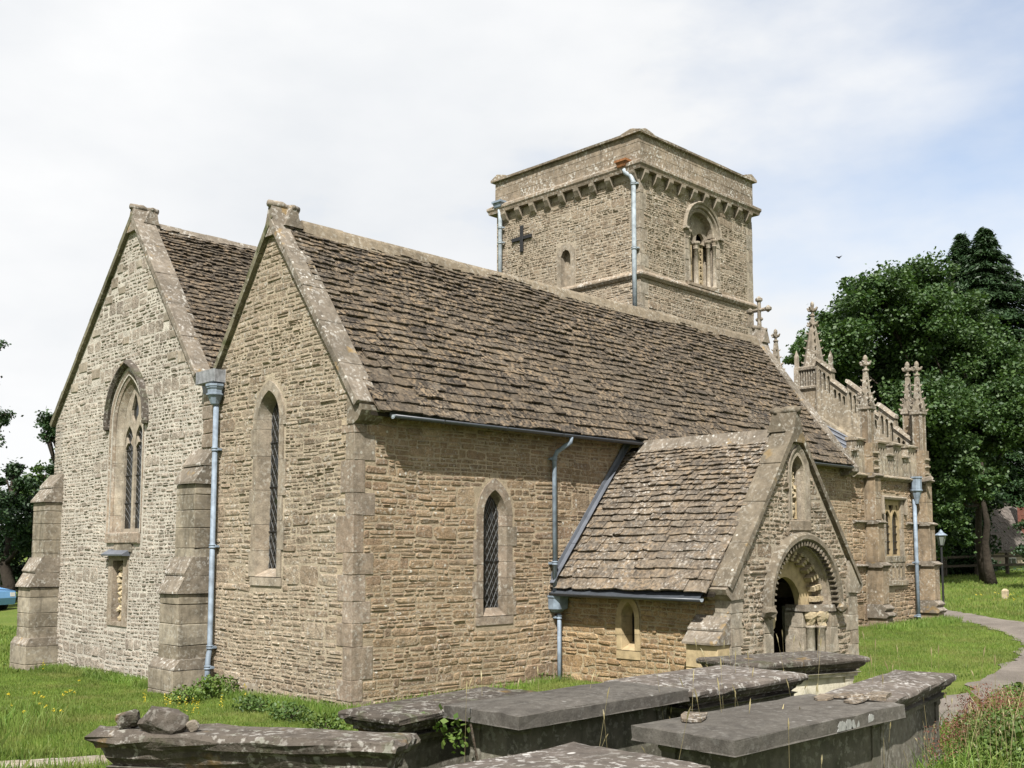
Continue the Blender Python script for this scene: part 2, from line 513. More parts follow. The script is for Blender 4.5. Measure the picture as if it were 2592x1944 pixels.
def plain(name, c, rough=0.6, spec=0.4, var=0.15, metal=0.0, scale=8.0, bump=0.0):
    n = NT(name, rough, spec)
    n.b.inputs['Metallic'].default_value = metal
    a = n.noise(scale, 4.0, 0.6)
    col = n.mix(1.0, c, n.ramp(a, [(0.3, 1 - var), (0.7, 1 + var)]), 'MULTIPLY')
    return n.done(col, n.bump(a, bump, 0.6) if bump else None)
M['pipe'] = plain('blue grey painted iron', (0.20, 0.245, 0.295), 0.6, 0.35, 0.35, scale=7.0)
M['pipe_pale'] = plain('pale grey painted iron', (0.33, 0.375, 0.41), 0.6, 0.35, 0.35, scale=7.0)
M['gutter'] = plain('dark grey gutter', (0.055, 0.062, 0.072), 0.4, 0.5, 0.2)
M['lead'] = plain('sheet lead', (0.115, 0.125, 0.145), 0.5, 0.5, 0.3, scale=4.0)
M['lead_l'] = plain('bright lead flashing', (0.42, 0.42, 0.42), 0.6, 0.4, 0.35, scale=9.0)
M['lead_g'] = plain('grey lead box', (0.22, 0.225, 0.235), 0.6, 0.4, 0.4, scale=11.0)
M['came'] = plain('lead came', (0.13, 0.13, 0.128), 0.6, 0.4, 0.1)
M['glass'] = plain('dark leaded glass', (0.012, 0.012, 0.010), 0.12, 0.5, 0.4)
M['iron'] = plain('black iron', (0.013, 0.013, 0.014), 0.6, 0.4, 0.2)
M['rust'] = plain('rusty hopper iron', (0.24, 0.105, 0.04), 0.8, 0.3, 0.45, scale=14)
M['wood_d'] = plain('dark oak', (0.045, 0.025, 0.014), 0.7, 0.3, 0.3)
M['paper'] = plain('notice paper', (0.62, 0.60, 0.55), 0.8, 0.2, 0.05)
M['ink'] = plain('notice print', (0.08, 0.08, 0.08), 0.8, 0.2, 0.05)
M['louv'] = stone_mat('belfry louvre stone', [(0.34, 0.27, 0.17), (0.38, 0.30, 0.19)], 0.2, pits=0.1, stain=0.1, bump=0.004)
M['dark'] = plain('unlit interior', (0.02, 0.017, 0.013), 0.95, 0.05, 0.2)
M['plaster'] = plain('limewashed plaster', (0.30, 0.25, 0.19), 0.95, 0.1, 0.2)
# ------------------------------------------------------------------ rubble and slate builders
WALLS = []      # (frame, rects, proud, material, part)
SLATES = []     # (V (N,12,3), part, material)

def rubble(part, fr, bounds, v0, v1, mat, excl=(), hmin=0.06, hmax=0.115, wmul=(1.5, 4.2), gap=0.008, proud=0.022, seed=1, wmin=0.09, wmax=0.5):
    """broken coursed rubble: bands, cut into stretches, each with its own courses"""
    rg = random.Random(seed)
    rects = []
    def fill(p, q, v, h):
        u = p
        while q - u > 0.03:
            k = rg.random()
            wd = min(wmax, max(wmin, h * rg.uniform(*wmul)))
            if k < 0.18: wd = max(wmin * 0.8, h * rg.uniform(0.8, 1.3))
            if q - u - wd < wmin: wd = q - u
            if h > 0.085 and rg.random() < 0.25:
                s = rg.uniform(0.35, 0.65)
                rects.append((u, u + wd, v, v + h * s)); rects.append((u, u + wd, v + h * s, v + h))
            else:
                rects.append((u, u + wd, v, v + h))
            u += wd
    def free(v, h):
        b = bounds(v, v + h)
        if not b: return []
        ivs = [b]
        for e in excl:
            for (a, c) in e(v, v + h):
                nv = []
                for (p, q) in ivs:
                    if c <= p or a >= q: nv.append((p, q)); continue
                    if a > p: nv.append((p, a))
                    if c < q: nv.append((c, q))
                ivs = nv
        return ivs
    v = v0
    while v < v1 - 0.02:
        H = rg.uniform(2.0, 4.0) * (hmin + hmax) / 2
        if v + H > v1 - 0.06: H = v1 - v
        cuts = [-50.0]
        u = rg.uniform(-1.5, 0.0)
        while u < 30: cuts.append(u); u += rg.uniform(0.6, 2.4)
        cuts.append(50.0)
        for a_, b_ in zip(cuts[:-1], cuts[1:]):
            n = max(1, int(round(H / rg.uniform(hmin, hmax))))
            if rg.random() < 0.14: n = max(1, n // 2)
            hs = np.array([rg.uniform(0.65, 1.45) for _ in range(n)]); hs = hs / hs.sum() * H
            z = v
            for h in hs:
                for (p, q) in free(z, h):
                    p2, q2 = max(p, a_), min(q, b_)
                    if q2 - p2 > 0.03: fill(p2, q2, z, h)
                z += h
        v += H
    WALLS.append((fr, np.array(rects), gap, proud, mat, part))

S8 = np.array([(-1, -.5), (-.84, -1), (.84, -1), (1, -.5), (1, .5), (.84, 1), (-.84, 1), (-1, .5)])
def stone_verts(fr, rects, gap, proud):
    N = len(rects)
    c = np.stack([(rects[:, 0] + rects[:, 1]) / 2, (rects[:, 2] + rects[:, 3]) / 2], 1)
    g = gap * R.uniform(0.35, 1.9, (N, 1))
    hw = np.stack([(rects[:, 1] - rects[:, 0]) / 2, (rects[:, 3] - rects[:, 2]) / 2], 1) - g
    hw = np.maximum(hw, 0.012)
    J = R.normal(0, 0.13, (N, 8, 2)); J[:, :, 0] *= np.clip(0.5 * hw[:, 1:2] / hw[:, 0:1], 0.3, 1.0)
    P1 = (S8[None] + J) * hw[:, None, :]
    ins = np.minimum(0.35, 0.014 / hw)[:, None, :] * R.uniform(0.6, 1.5, (N, 8, 2))
    P2 = P1 * (1 - ins)
    P0 = P1 * 1.03
    pr = proud * np.where(R.random((N, 1)) < 0.16, R.uniform(1.5, 2.2, (N, 1)), R.uniform(0.2, 1.5, (N, 1)))
    tl = R.normal(0, 0.20, (N, 1)) * pr
    tv = R.normal(0.10, 0.22, (N, 1)) * pr
    w0 = np.full((N, 8), -0.03)
    w1 = pr * R.uniform(-0.3, 0.5, (N, 8))
    w2 = pr * R.uniform(0.75, 1.15, (N, 8)) + tl * S8[None, :, 0] + tv * S8[None, :, 1]
    pc = R.uniform(-0.3, 0.3, (N, 1, 2)) * hw[:, None, :]
    wc = pr * R.uniform(0.9, 1.3, (N, 1))
    U = np.concatenate([P0, P1, P2, pc], 1) + c[:, None, :]
    W = np.concatenate([w0, w1, w2, wc], 1)
    und = 0.012 * np.sin(U[..., 0] * 1.3 + U[..., 1] * 0.9) + 0.008 * np.sin(U[..., 0] * 3.1 + 2.0 * U[..., 1])
    return fr(U[..., 0], U[..., 1] + und, W)
SF = []
for a_ in (0, 8):
    for i_ in range(8):
        j_ = (i_ + 1) % 8
        SF.append([a_ + i_, a_ + j_, a_ + 8 + j_, a_ + 8 + i_])
for i_ in range(8):
    SF.append([16 + i_, 16 + (i_ + 1) % 8, 24])
SF_L = np.array([i for f in SF for i in f]); SF_S = np.cumsum([0] + [len(f) for f in SF])[:-1]

def many(name, Vs, FL, FS, mat, part, rnd):
    """join equal-topology pieces into one stuff mesh"""
    N, k = Vs.shape[:2]
    loops = (np.arange(N)[:, None] * k + FL[None]).ravel()
    nl = len(FL)
    starts = (np.arange(N)[:, None] * nl + FS[None]).ravel()
    o = mesh_np(name, Vs.reshape(-1, 3), loops, starts, mat, part, np.repeat(rnd, len(FS)))
    return o

def finalize(items, FL, FS, piece, rest, limit, sharemax):
    sc = []
    for k, (Vs, mat, part, nrm) in enumerate(items):
        c = Vs.mean(1)
        ext = np.ptp(Vs, axis=1)
        area = np.sort(ext, axis=1)[:, 1] * np.sort(ext, axis=1)[:, 2]
        d = c - CAM_P
        dist = np.linalg.norm(d, axis=1)
        s = area * np.abs((d @ nrm) / dist) / dist ** 2
        # keep out pieces the camera cannot see
        sx = d @ RT / (d @ FW)
        s = np.where(np.abs(sx) < 0.5, s, 0)
        sc.append(s)
    allv = np.concatenate(sc)
    th = np.sort(allv)[-limit] if len(allv) > limit else -1
    for k, (Vs, mat, part, nrm) in enumerate(items):
        rnd = R.random(len(Vs))
        big = sc[k] >= th
        for i in np.nonzero(big)[0]:
            o = mesh_np(piece, Vs[i], FL, FS, mat, part, np.full(len(FS), rnd[i]))
        r = ~big
        if r.any():
            o = many(rest, Vs[r], FL, FS, mat, part, rnd[r])
            o['kind'] = 'stuff'

def slates(part, O, U, Vv, N, L, S, e0, e1, mat, prof=None, wr=(0.6, 2.0), th=0.026, seed=3, clip=None):
    """courses of stone slates on a roof plane. O eave corner, U along, Vv up slope, N out"""
    rg = random.Random(seed)
    O, U, Vv, N = [np.array(q, float) for q in (O, U, Vv, N)]
    out_ = []
    v = 0.0
    row = 0
    while v < S - 0.02:
        t = v / S
        e = e0 + (e1 - e0) * t ** 0.8
        e *= rg.uniform(0.93, 1.07)
        u = -rg.uniform(0.0, 0.2)
        while u < L:
            wd = e * rg.uniform(*wr) + 0.05
            a, b = max(0.0, u), min(L, u + wd)
            u += wd
            if b - a < 0.05: continue
            if clip and not clip((a + b) / 2, v): continue
            ln = min(e * 1.9, S - v + 0.03)
            g = 0.004
            dz = rg.uniform(0.7, 1.6) * th
            lift = rg.uniform(0.020, 0.044) + th * 0.9
            tilt = rg.uniform(-0.008, 0.008)
            drop = rg.uniform(-0.009, 0.009)
            us = [a + g, a + g + (b - a - 2 * g) * rg.uniform(0.2, 0.45), a + g + (b - a - 2 * g) * rg.uniform(0.55, 0.8), b - g]
            lo = [v + drop + rg.uniform(-0.009, 0.009) for _ in us]
            if rg.random() < 0.25: lo[0] += rg.uniform(0.01, 0.03)
            if rg.random() < 0.25: lo[3] += rg.uniform(0.01, 0.03)
            top = [(us[i], lo[i], lift + dz + tilt * (1 if i > 1 else -1) + rg.uniform(-.005, .005)) for i in range(4)]
            top += [(b - g, v + ln, 0.006 + dz), (a + g, v + ln, 0.006 + dz)]
            bot = [(p, q, r - dz) for (p, q, r) in top]
            P = np.array(top + bot)
            wv = 0.018 * math.sin(a * 0.9 + v * 1.7 + seed) + 0.012 * math.sin(a * 2.3 - v)
            if prof is not None:
                du = np.array([prof(q) for q in P[:, 1]])
            else:
                du = 0.0
            out_.append(O + P[:, :1] * U + P[:, 1:2] * Vv + (P[:, 2:] + wv) * N + (np.asarray(du)[..., None] * N if prof is not None else 0))
        v += e
        row += 1
    SLATES.append((np.array(out_), mat, part, N))
SLF = [[0, 1, 2, 3, 4, 5], [6 + k for k in (5, 4, 3, 2, 1, 0)]] + [[i, 6 + i, 6 + (i + 1) % 6, (i + 1) % 6] for i in range(6)]
SLF_L = np.array([i for f in SLF for i in f]); SLF_S = np.cumsum([0] + [len(f) for f in SLF])[:-1]

def one(name, VF, mat, parent, smooth=False, r=None):
    return MB().add(VF[0], VF[1], r).build(name, mat, parent, smooth)

def ex_arch(uc, a, v0, vs, rise):
    def f(p, q):
        if q <= v0 or p >= vs + rise: return []
        h = arch_half(max(p, v0), a, vs, rise)
        return [(uc - h, uc + h)]
    return f
def ex_rect(u0, u1, v0, v1):
    def f(p, q):
        return [] if q <= v0 + 0.01 or p >= v1 - 0.01 else [(u0, u1)]
    return f

def quoins(part, fr_list, z0, z1, lens, mat, name='quoin', proud=0.022, seed=5, hr=(0.24, 0.36)):
    """corner blocks seen on two faces. fr_list: two frames whose u=0 is the corner and u grows away from it.
    returns exclusion lists for the two faces"""
    rg = random.Random(seed)
    z = z0; k = 0
    ex = [[], []]
    while z < z1 - 0.05:
        h = rg.uniform(*hr)
        if z + h > z1 - 0.12: h = z1 - z
        la, lb = (lens[0], lens[1]) if k % 2 == 0 else (lens[1], lens[0])
        la *= rg.uniform(0.85, 1.15); lb *= rg.uniform(0.85, 1.15)
        # L-shaped pair of faces as one closed block: box from the corner
        f0, f1 = fr_list
        O = f0.O
        p = proud * rg.uniform(0.8, 1.1)
        Ua, Ub = f0.U, f1.U
        g = 0.002
        def pt(a, b, zz): return O + a * Ua + b * Ub + FZ * zz
        c = 0.006
        V = []
        for zz, s in ((z + g, c), (z + g + c, 0), (z + h - g - c, 0), (z + h - g, c)):
            V += [pt(-p + s + c, -p + s, zz), pt(la, -p + s, zz), pt(la, 0.08, zz), pt(0.08, 0.08, zz), pt(0.08, lb, zz), pt(-p + s, lb, zz), pt(-p + s, -p + s + c, zz)]
        F = [[0, 1, 2, 3, 4, 5, 6][::-1], [21 + i for i in range(7)]]
        for q in range(3):
            for i in range(7):
                j = (i + 1) % 7
                F.append([q * 7 + i, q * 7 + j, q * 7 + 7 + j, q * 7 + 7 + i])
        one(name, (np.array(V) + R.normal(0, 0.0035, (len(V), 3)), F), mat, part)
        ex[0].append((z, z + h, la)); ex[1].append((z, z + h, lb))
        z += h; k += 1
    def mk(lst):
        def f(p_, q_):
            m = [l for (a, b, l) in lst if b > p_ + 0.012 and a < q_ - 0.012]
            return [(-0.1, max(m) + 0.005)] if m else []
        return f
    return mk(ex[0]), mk(ex[1])

def dressing(win, fr, uc, a, v0, vs, rise, t, mat, splay=0.06, depth=0.22, proud=0.026, seed=1, blk=0.4, sill=True, long=1.55, name='jamb_stone', archn=4):
    """dressed surround of an arched opening, block by block; a = half width of the clear opening at the back"""
    rg = random.Random(seed)
    af = a + splay
    rs = rise + splay * rise / a * 0.9
    # jambs
    for sgn in (-1, 1):
        v = v0; k = 0
        while v < vs - 0.02:
            h = blk * rg.uniform(0.75, 1.2)
            if v + h > vs - 0.12: h = vs - v
            tt = t * (long if (k + (sgn > 0)) % 2 else 1.0) * rg.uniform(0.92, 1.08)
            g = 0.003
            P = []
            for (va) in (v + g, v + h - g):
                P += [(a, va, -depth), (af, va, proud - 0.006), (af + 0.008, va, proud), (af + tt, va, proud), (af + tt, va, -depth)]
            P = np.array(P); P[:, 0] = uc + sgn * P[:, 0]
            F = [[0, 1, 2, 3, 4][::-1], [5, 6, 7, 8, 9]] + [[i, (i + 1) % 5, 5 + (i + 1) % 5, 5 + i] for i in range(5)]
            one(name, (fr(P[:, 0], P[:, 1], P[:, 2]), F), mat, win)
            v += h; k += 1
    # arch stones: each half split
    outp = arch(uc, af + t, vs, vs, rs + t * 1.25, 13)[1:-1]
    inp = arch(uc, af, vs, vs, rs, 13)[1:-1]
    bk = arch(uc, a, vs, vs, rise, 13)[1:-1]
    n = len(inp)
    cuts = np.linspace(0, n - 1, archn + 1).round().astype(int)
    for q in range(archn):
        i0, i1 = cuts[q], cuts[q + 1]
        m = i1 - i0 + 1
        V = []
        for pth, w_ in ((bk, -depth), (inp, proud), (outp, proud), (outp, -depth)):
            V.append(fr([p[0] for p in pth[i0:i1 + 1]], [p[1] for p in pth[i0:i1 + 1]], np.full(m, w_)))
        V = np.vstack(V)
        F = []
        for k in range(4):
            k2 = (k + 1) % 4
            for i in range(m - 1):
                F.append([k * m + i, k * m + i + 1, k2 * m + i + 1, k2 * m + i])
        F.append([0, m, 2 * m, 3 * m]); F.append([m - 1, 2 * m - 1, 3 * m - 1, 4 * m - 1][::-1])
        one('arch_stone', (V, F), mat, win)
    if sill:
        sl = 0.14
        P = np.array([(uc - af - t * 1.1, v0 - sl, -depth), (uc + af + t * 1.1, v0 - sl, -depth), (uc + af + t * 1.1, v0 - sl, proud), (uc - af - t * 1.1, v0 - sl, proud),
                      (uc - af - t * 1.1, v0, -depth), (uc + af + t * 1.1, v0, -depth), (uc + af + t * 1.1, v0 - 0.01, proud), (uc - af - t * 1.1, v0 - 0.01, proud)])
        P2 = np.array([(uc - af, v0 + 0.001, -depth), (uc + af, v0 + 0.001, -depth), (uc + af, v0 + 0.001, proud), (uc - af, v0 + 0.001, proud),
                       (uc - a, v0 + 0.13, -depth), (uc + a, v0 + 0.13, -depth), (uc + af, v0 + 0.004, proud), (uc - af, v0 + 0.004, proud)])
        F = [[0, 1, 2, 3], [4, 5, 6, 7], [0, 1, 5, 4], [1, 2, 6, 5], [2, 3, 7, 6], [3, 0, 4, 7]]
        one('sill', (fr(P[:, 0], P[:, 1], P[:, 2]), F), mat, win)
        one('sill_slope', (fr(P2[:, 0], P2[:, 1], P2[:, 2]), F), mat, win)
    exo = af + t * (1 + long) / 2
    return ex_arch(uc, exo, v0 - 0.15, vs, rs + t * 1.25 + 0.02), arch(uc, af + 0.5 * t, v0 - 0.07, vs, rs + 0.6 * t, 9)

def leaded(win, fr, uc, a, v0, vs, rise, depth, dw=0.085, dh=0.15, seed=2, bars=(0.5,)):
    """diamond leaded glazing with separate panes, behind the surround"""
    rg = random.Random(seed)
    top = vs + rise
    def inside(u, v):
        return v0 <= v <= top and abs(u - uc) <= arch_half(v, a, vs, rise) + 0.001
    nr = int((top - v0) / (dh / 2)) + 2
    nc = int(2 * a / dw) + 3
    lead = MB()
    for i in range(-1, nr):
        for j in range(-1, nc):
            cu = uc - a + (j + (0.5 if i % 2 else 0.0)) * dw
            cv = v0 + i * dh / 2
            q = [(cu - dw / 2, cv), (cu, cv - dh / 2), (cu + dw / 2, cv), (cu, cv + dh / 2)]
            # clip to the opening roughly
            poly = []
            for (u, v) in q:
                v = min(max(v, v0), top)
                h = arch_half(v, a, vs, rise)
                u = min(max(u, uc - h), uc + h)
                poly.append((u, v))
            P = np.array(poly)
            ar = 0.5 * abs(np.dot(P[:, 0], np.roll(P[:, 1], 1)) - np.dot(P[:, 1], np.roll(P[:, 0], 1)))
            if ar < dw * dh * 0.08: continue
            c = P.mean(0)
            tx, ty = rg.gauss(0, 0.05), rg.gauss(0, 0.05)
            Q = c + (P - c) * 0.96
            wv = -depth + (Q[:, 0] - c[0]) * tx + (Q[:, 1] - c[1]) * ty
            one('pane', (np.vstack([fr(Q[:, 0], Q[:, 1], wv), fr(Q[:, 0], Q[:, 1], wv - 0.004)]), [[0, 1, 2, 3], [7, 6, 5, 4], [0, 1, 5, 4], [1, 2, 6, 5], [2, 3, 7, 6], [3, 0, 4, 7]]), M['glass'], win)
            for e in range(4):
                p, r_ = np.array(poly[e]), np.array(poly[(e + 1) % 4])
                d = r_ - p
                if np.linalg.norm(d) < 0.02 or e in (2, 3): continue
                d = d / np.linalg.norm(d); nn = A(-d[1], d[0]) * 0.0030
                B = np.array([p - nn, r_ - nn, r_ + nn, p + nn])
                lead.add(np.vstack([fr(B[:, 0], B[:, 1], np.full(4, -depth + 0.008)), fr(B[:, 0], B[:, 1], np.full(4, -depth - 0.003))]),
                         [[0, 1, 2, 3], [0, 1, 5, 4], [1, 2, 6, 5], [2, 3, 7, 6], [3, 0, 4, 7]])
    lead.build('lead_lattice', M['came'], win)
    for b in bars:
        vv = v0 + b * (top - v0)
        one('saddle_bar', tube([fr(uc - a, vv, -depth + 0.018), fr(uc + a, vv, -depth + 0.018)], 0.008, 6), M['iron'], win)

def coping(part, foot, apex, across, t, nblk, mat, seed=1, lift=0.0, depth=(0.1, 0.4), name='coping_stone'):
    """coping slabs from foot to apex (centre of top front edge); across = unit vector towards the back of the coping"""
    rg = random.Random(seed)
    foot = np.array(foot, float); apex = np.array(apex, float); across = np.array(across, float)
    d = apex - foot; L_ = np.linalg.norm(d); d /= L_
    n = np.cross(across, d); n /= np.linalg.norm(n)
    if n[2] < 0: n = -n
    cuts = np.linspace(0, L_, nblk + 1)
    for q in range(1, nblk): cuts[q] += rg.uniform(-0.12, 0.12) * L_ / nblk
    for i in range(nblk):
        a, b = cuts[i] + 0.003, cuts[i + 1] - 0.003
        dt = rg.uniform(-0.006, 0.006)
        V = []
        c = 0.012
        for (s, ins) in ((a, 1), (a + c, 0), (b - c, 0), (b, 1)):
            for (x, y) in ((-depth[0], -t), (-depth[0], -c), (-depth[0] + c, 0), (depth[1] - c, 0), (depth[1], -c), (depth[1], -t)):
                yy = y + (dt if y > -t else 0) - (c * 0.5 * ins if y > -t else 0)
                V.append(foot + d * s + across * x + n * yy)
        V = np.array(V) + R.normal(0, 0.0025, (24, 3))
        F = [[0, 1, 2, 3, 4, 5], [18 + k for k in (5, 4, 3, 2, 1, 0)]]
        for q in range(3):
            for k in range(6):
                j = (k + 1) % 6
                F.append([q * 6 + k, q * 6 + 6 + k, q * 6 + 6 + j, q * 6 + j])
        one(name, (V, F), mat, part)

def saddle(part, P, axis, side, length, h, mat, name='apex_stone'):
    """saddle stone: little cross gable with a roll along the top. P = front foot centre, axis = back dir, side = across dir"""
    P = np.array(P, float); axis = np.array(axis, float); side = np.array(side, float)
    mb = MB()
    pr = [(-0.20, -0.30), (0.20, -0.30), (0.10, 0.0), (0.035, h), (-0.035, h), (-0.10, 0.0)]
    V, F = prism([P + side * a + FZ * b for a, b in pr], axis * -0.10, axis * length)
    mb.add(V, F)
    # gablets on both flanks
    c = P + axis * (length * 0.58)
    for s in (-1, 1):
        tri = [c + axis * -0.17 + FZ * -0.12, c + axis * 0.17 + FZ * -0.12, c + axis * 0.03 + FZ * (h * 0.92), c + axis * -0.03 + FZ * (h * 0.92)]
        V, F = prism(tri, side * 0.0, side * (s * 0.19)); mb.add(V, F)
    o = mb.build(name, mat, part)
    rl = MB()
    for k, r in ((-0.12, 0.055), (0.10, 0.07), (0.30, 0.06)):
        pass
    V, F = tube([P + axis * (-0.13) + FZ * h, P + axis * (length * 0.3) + FZ * (h + 0.012), P + axis * (length * 0.5) + FZ * h, P + axis * (length * 0.8) + FZ * (h + 0.01), P + axis * (length + 0.03) + FZ * h], [0.06, 0.068, 0.05, 0.07, 0.06], 9)
    rl.add(V, F)
    for s in (-1, 1):
        V, F = tube([c + FZ * (h * 0.9), c + side * s * 0.20 + FZ * (h * 0.86)], 0.042, 8); rl.add(V, F)
    rl.build('apex_roll', mat, o, True)
    return o

def kneeler(part, poly_fn, x0, x1, mat, axis):
    V, F = prism(poly_fn, np.array(axis) * x0, np.array(axis) * x1)
    return one('kneeler', (V, F), mat, part)

def downpipe(parent, path, r, mat, collars=(), hopper=None, hmat=None, wallN=(0, -1, 0)):
    pp = one('downpipe', tube(path, r, 12), mat, parent, True)
    path = [np.array(p, float) for p in path]
    for c in collars:
        c = np.array(c, float)
        one('pipe_collar', lathe(c, [(r, -0.035), (r * 1.32, -0.03), (r * 1.32, -0.012), (r * 1.15, -0.008), (r * 1.15, 0.008), (r * 1.32, 0.012), (r * 1.32, 0.03), (r, 0.035)], 14), mat, pp, True)
        b = c - np.array(wallN, float) * 0.05
        s = np.cross(np.array(wallN, float), FZ)
        V, F = prism([b + s * -r * 1.9 + FZ * -.018, b + s * r * 1.9 + FZ * -.018, b + s * r * 1.9 + FZ * .018, b + s * -r * 1.9 + FZ * .018], np.array(wallN) * -0.03, np.array(wallN) * 0.035)
        one('pipe_bracket', (V, F), mat, pp)
    return pp

# ================================================================== CHURCH
CH = empty('church', (7, 4, 0), 'old stone church with steep stone-slate roofs, square tower and gabled porch', 'church')
Fw = Frame((0, 0, 0), FY, FZ, -FX)          # west fronts, u = y
Fs = Frame((0, 0, 0), FX, FZ, -FY)          # south wall, u = x

# ---- south aisle, west gable wall and south wall
GA = (2.3, 7.62)                               # wall gable apex under the coping
def aisle_top(u):
    return GA[1] - 1.42 * (GA[1] * 0 + (2.3 - u)) if u < 2.3 else GA[1] - 1.36 * (u - 2.3)
aw_poly = [(0.4, -0.6), (4.28, -0.6), (4.28, 4.92), (2.3, 7.62), (0.0, 4.51), (0.0, 4.305), (0.4, 4.305)]
lan_w = dict(uc=2.3, a=0.235, v0=1.86, vs=4.42, rise=0.34)
lan_s = dict(uc=2.84, a=0.20, v0=1.22, vs=2.86, rise=0.33)
def part_empty(name, loc, parent):
    o = bpy.data.objects.new(name, None); o.empty_display_size = 0.2
    return link(o, parent, loc)
lw = part_empty('lancet_window', (0, 2.3, 1.8), CH)
ex_lw, hole_lw = dressing(lw, Fw, lan_w['uc'], lan_w['a'], lan_w['v0'], lan_w['vs'], lan_w['rise'], 0.13, M['ash'], splay=0.08, depth=0.20, blk=0.5, seed=4)
leaded(lw, Fw, lan_w['uc'], lan_w['a'], lan_w['v0'], lan_w['vs'], lan_w['rise'], 0.195, 0.12, 0.22, bars=(0.25, 0.5, 0.75))
ls = part_empty('lancet_window', (2.84, 0, 1.2), CH)
ex_ls, hole_ls = dressing(ls, Fs, lan_s['uc'], lan_s['a'], lan_s['v0'], lan_s['vs'], lan_s['rise'], 0.15, M['ash_pink'], splay=0.055, depth=0.13, blk=0.34, seed=8, proud=0.016)
leaded(ls, Fs, lan_s['uc'], lan_s['a'], lan_s['v0'], lan_s['vs'], lan_s['rise'], 0.125, 0.10, 0.19, bars=(0.45,))

aw = one('aisle_gable_wall', plate(Fw, aw_poly, [hole_lw, [(2.54, -0.16), (2.78, -0.16), (2.78, 0.1), (2.54, 0.1)]], -0.4, 0.0), M['mor_w'], CH)
as_ = one('aisle_wall', plate(Fs, [(0.0, -0.6), (15.0, -0.6), (15.0, 4.3), (0.0, 4.3)], [hole_ls], -0.4, 0.0), M['mor_s'], CH)
# near-black sheets that paint the inner darkness behind the windows
one('interior_dark_sheet', plate(Frame((0.75, 0, 0), FY, FZ, -FX), [(0.5, 0), (4.2, 0), (4.2, 4.6), (2.3, 7.2), (0.5, 4.4)], [], -0.05, 0.0), M['dark'], CH)
one('interior_dark_sheet', plate(Frame((0, 0.75, 0), FX, FZ, -FY), [(0.8, 0), (14, 0), (14, 4.2), (0.8, 4.2)], [], -0.05, 0.0), M['dark'], CH)

q_w, q_s = quoins(aw, (Frame((0, 0, 0), FY, FZ, -FX), Frame((0, 0, 0), FX, FZ, -FY)), -0.3, 4.13, (0.20, 0.36), M['ash_pink'], seed=12, hr=(0.30, 0.55), proud=0.012)
def gb(poly_fn_lo, poly_fn_hi):
    def f(p, q):
        a, b = poly_fn_lo(q), poly_fn_hi(q)
        return (a, b) if b - a > 0.12 else None
    return f
aw_b = gb(lambda v: max(0.0, 2.3 - (7.62 - v) / 1.352 + 0.02), lambda v: min(4.3, 2.3 + (7.62 - v) / 1.36 - 0.02))
ex_vent = ex_rect(2.47, 2.85, -0.22, 0.16)
rubble(aw, Fw, aw_b, -0.45, 7.5, M['rub_w'], [ex_lw, q_w, ex_vent], 0.055, 0.115, gap=0.009, proud=0.010, seed=21)
rubble(as_, Fs, lambda p, q: (0.0, 15.0), -0.35, 4.3, M['rub_s'], [ex_ls, q_s, ex_rect(4.62, 8.2, -0.5, 1.2)], 0.06, 0.125, gap=0.008, proud=0.0085, seed=33)

# quatrefoil vent at the base of the gable
vt = part_empty('wall_vent', (0, 2.66, 0), CH)
cq = [(2.66, -0.03)]
lob = [[(2.66 + dx * 0.052 + 0.034 * math.cos(t), -0.03 + dz * 0.062 + 0.045 * math.sin(t)) for t in np.linspace(0, 2 * math.pi, 9)[:-1]] for dx, dz in ((-1, 1), (1, 1), (-1, -1), (1, -1))]
one('vent_grille', plate(Fw, [(2.47, -0.22), (2.85, -0.22), (2.85, 0.16), (2.47, 0.16)], lob, -0.10, 0.02), M['ash'], vt)
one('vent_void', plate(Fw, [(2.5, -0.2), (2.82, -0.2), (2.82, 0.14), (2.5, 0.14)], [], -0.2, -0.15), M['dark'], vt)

# ---- nave west gable wall
nave_apex = 7.4
nw_poly = [(4.28, -0.7), (10.95, -0.7), (10.95, 5.05), (7.4, 8.86), (4.28, 4.84)]
bw = part_empty('traceried_window', (0, 7.45, 2.6), CH)
bwc = 7.45
out_arch = arch(bwc, 0.72, 2.62, 4.72, 1.05, 11)
# outer order, inner order, then tracery plate
def order(parent, fr, uc, a0, a1, v0, vs, r0, r1, w0, w1, mat, name, nb=7):
    Pi = arch(uc, a0, v0, vs, r0, 11); Po = arch(uc, a1, v0, vs, r1, 11)
    n = len(Pi)
    # resample jambs into blocks
    segs = []
    zs = list(np.linspace(v0, vs, nb))
    for s in (0, 1):
        for k in range(nb - 1):
            za, zb = zs[k] + 0.002, zs[k + 1] - 0.002
            sg = -1 if s == 0 else 1
            segs.append(([(uc + sg * a0, za), (uc + sg * a0, zb)], [(uc + sg * a1, za), (uc + sg * a1, zb)]))
    cut = [1, 6, 11, 16, 21]
    for k in range(4):
        segs.append((Pi[cut[k]:cut[k + 1] + 1], Po[cut[k]:cut[k + 1] + 1]))
    for (pi_, po_) in segs:
        m = len(pi_)
        V = np.vstack([fr([p[0] for p in pi_], [p[1] for p in pi_], np.full(m, w0)), fr([p[0] for p in po_], [p[1] for p in po_], np.full(m, w1)),
                       fr([p[0] for p in po_], [p[1] for p in po_], np.full(m, w0 - 0.08)), fr([p[0] for p in pi_], [p[1] for p in pi_], np.full(m, w0 - 0.08))])
        F = []
        for q in range(4):
            q2 = (q + 1) % 4
            for i in range(m - 1): F.append([q * m + i, q * m + i + 1, q2 * m + i + 1, q2 * m + i])
        F += [[0, m, 2 * m, 3 * m], [m - 1, 2 * m - 1, 3 * m - 1, 4 * m - 1][::-1]]
        one(name, (V, F), mat, parent)
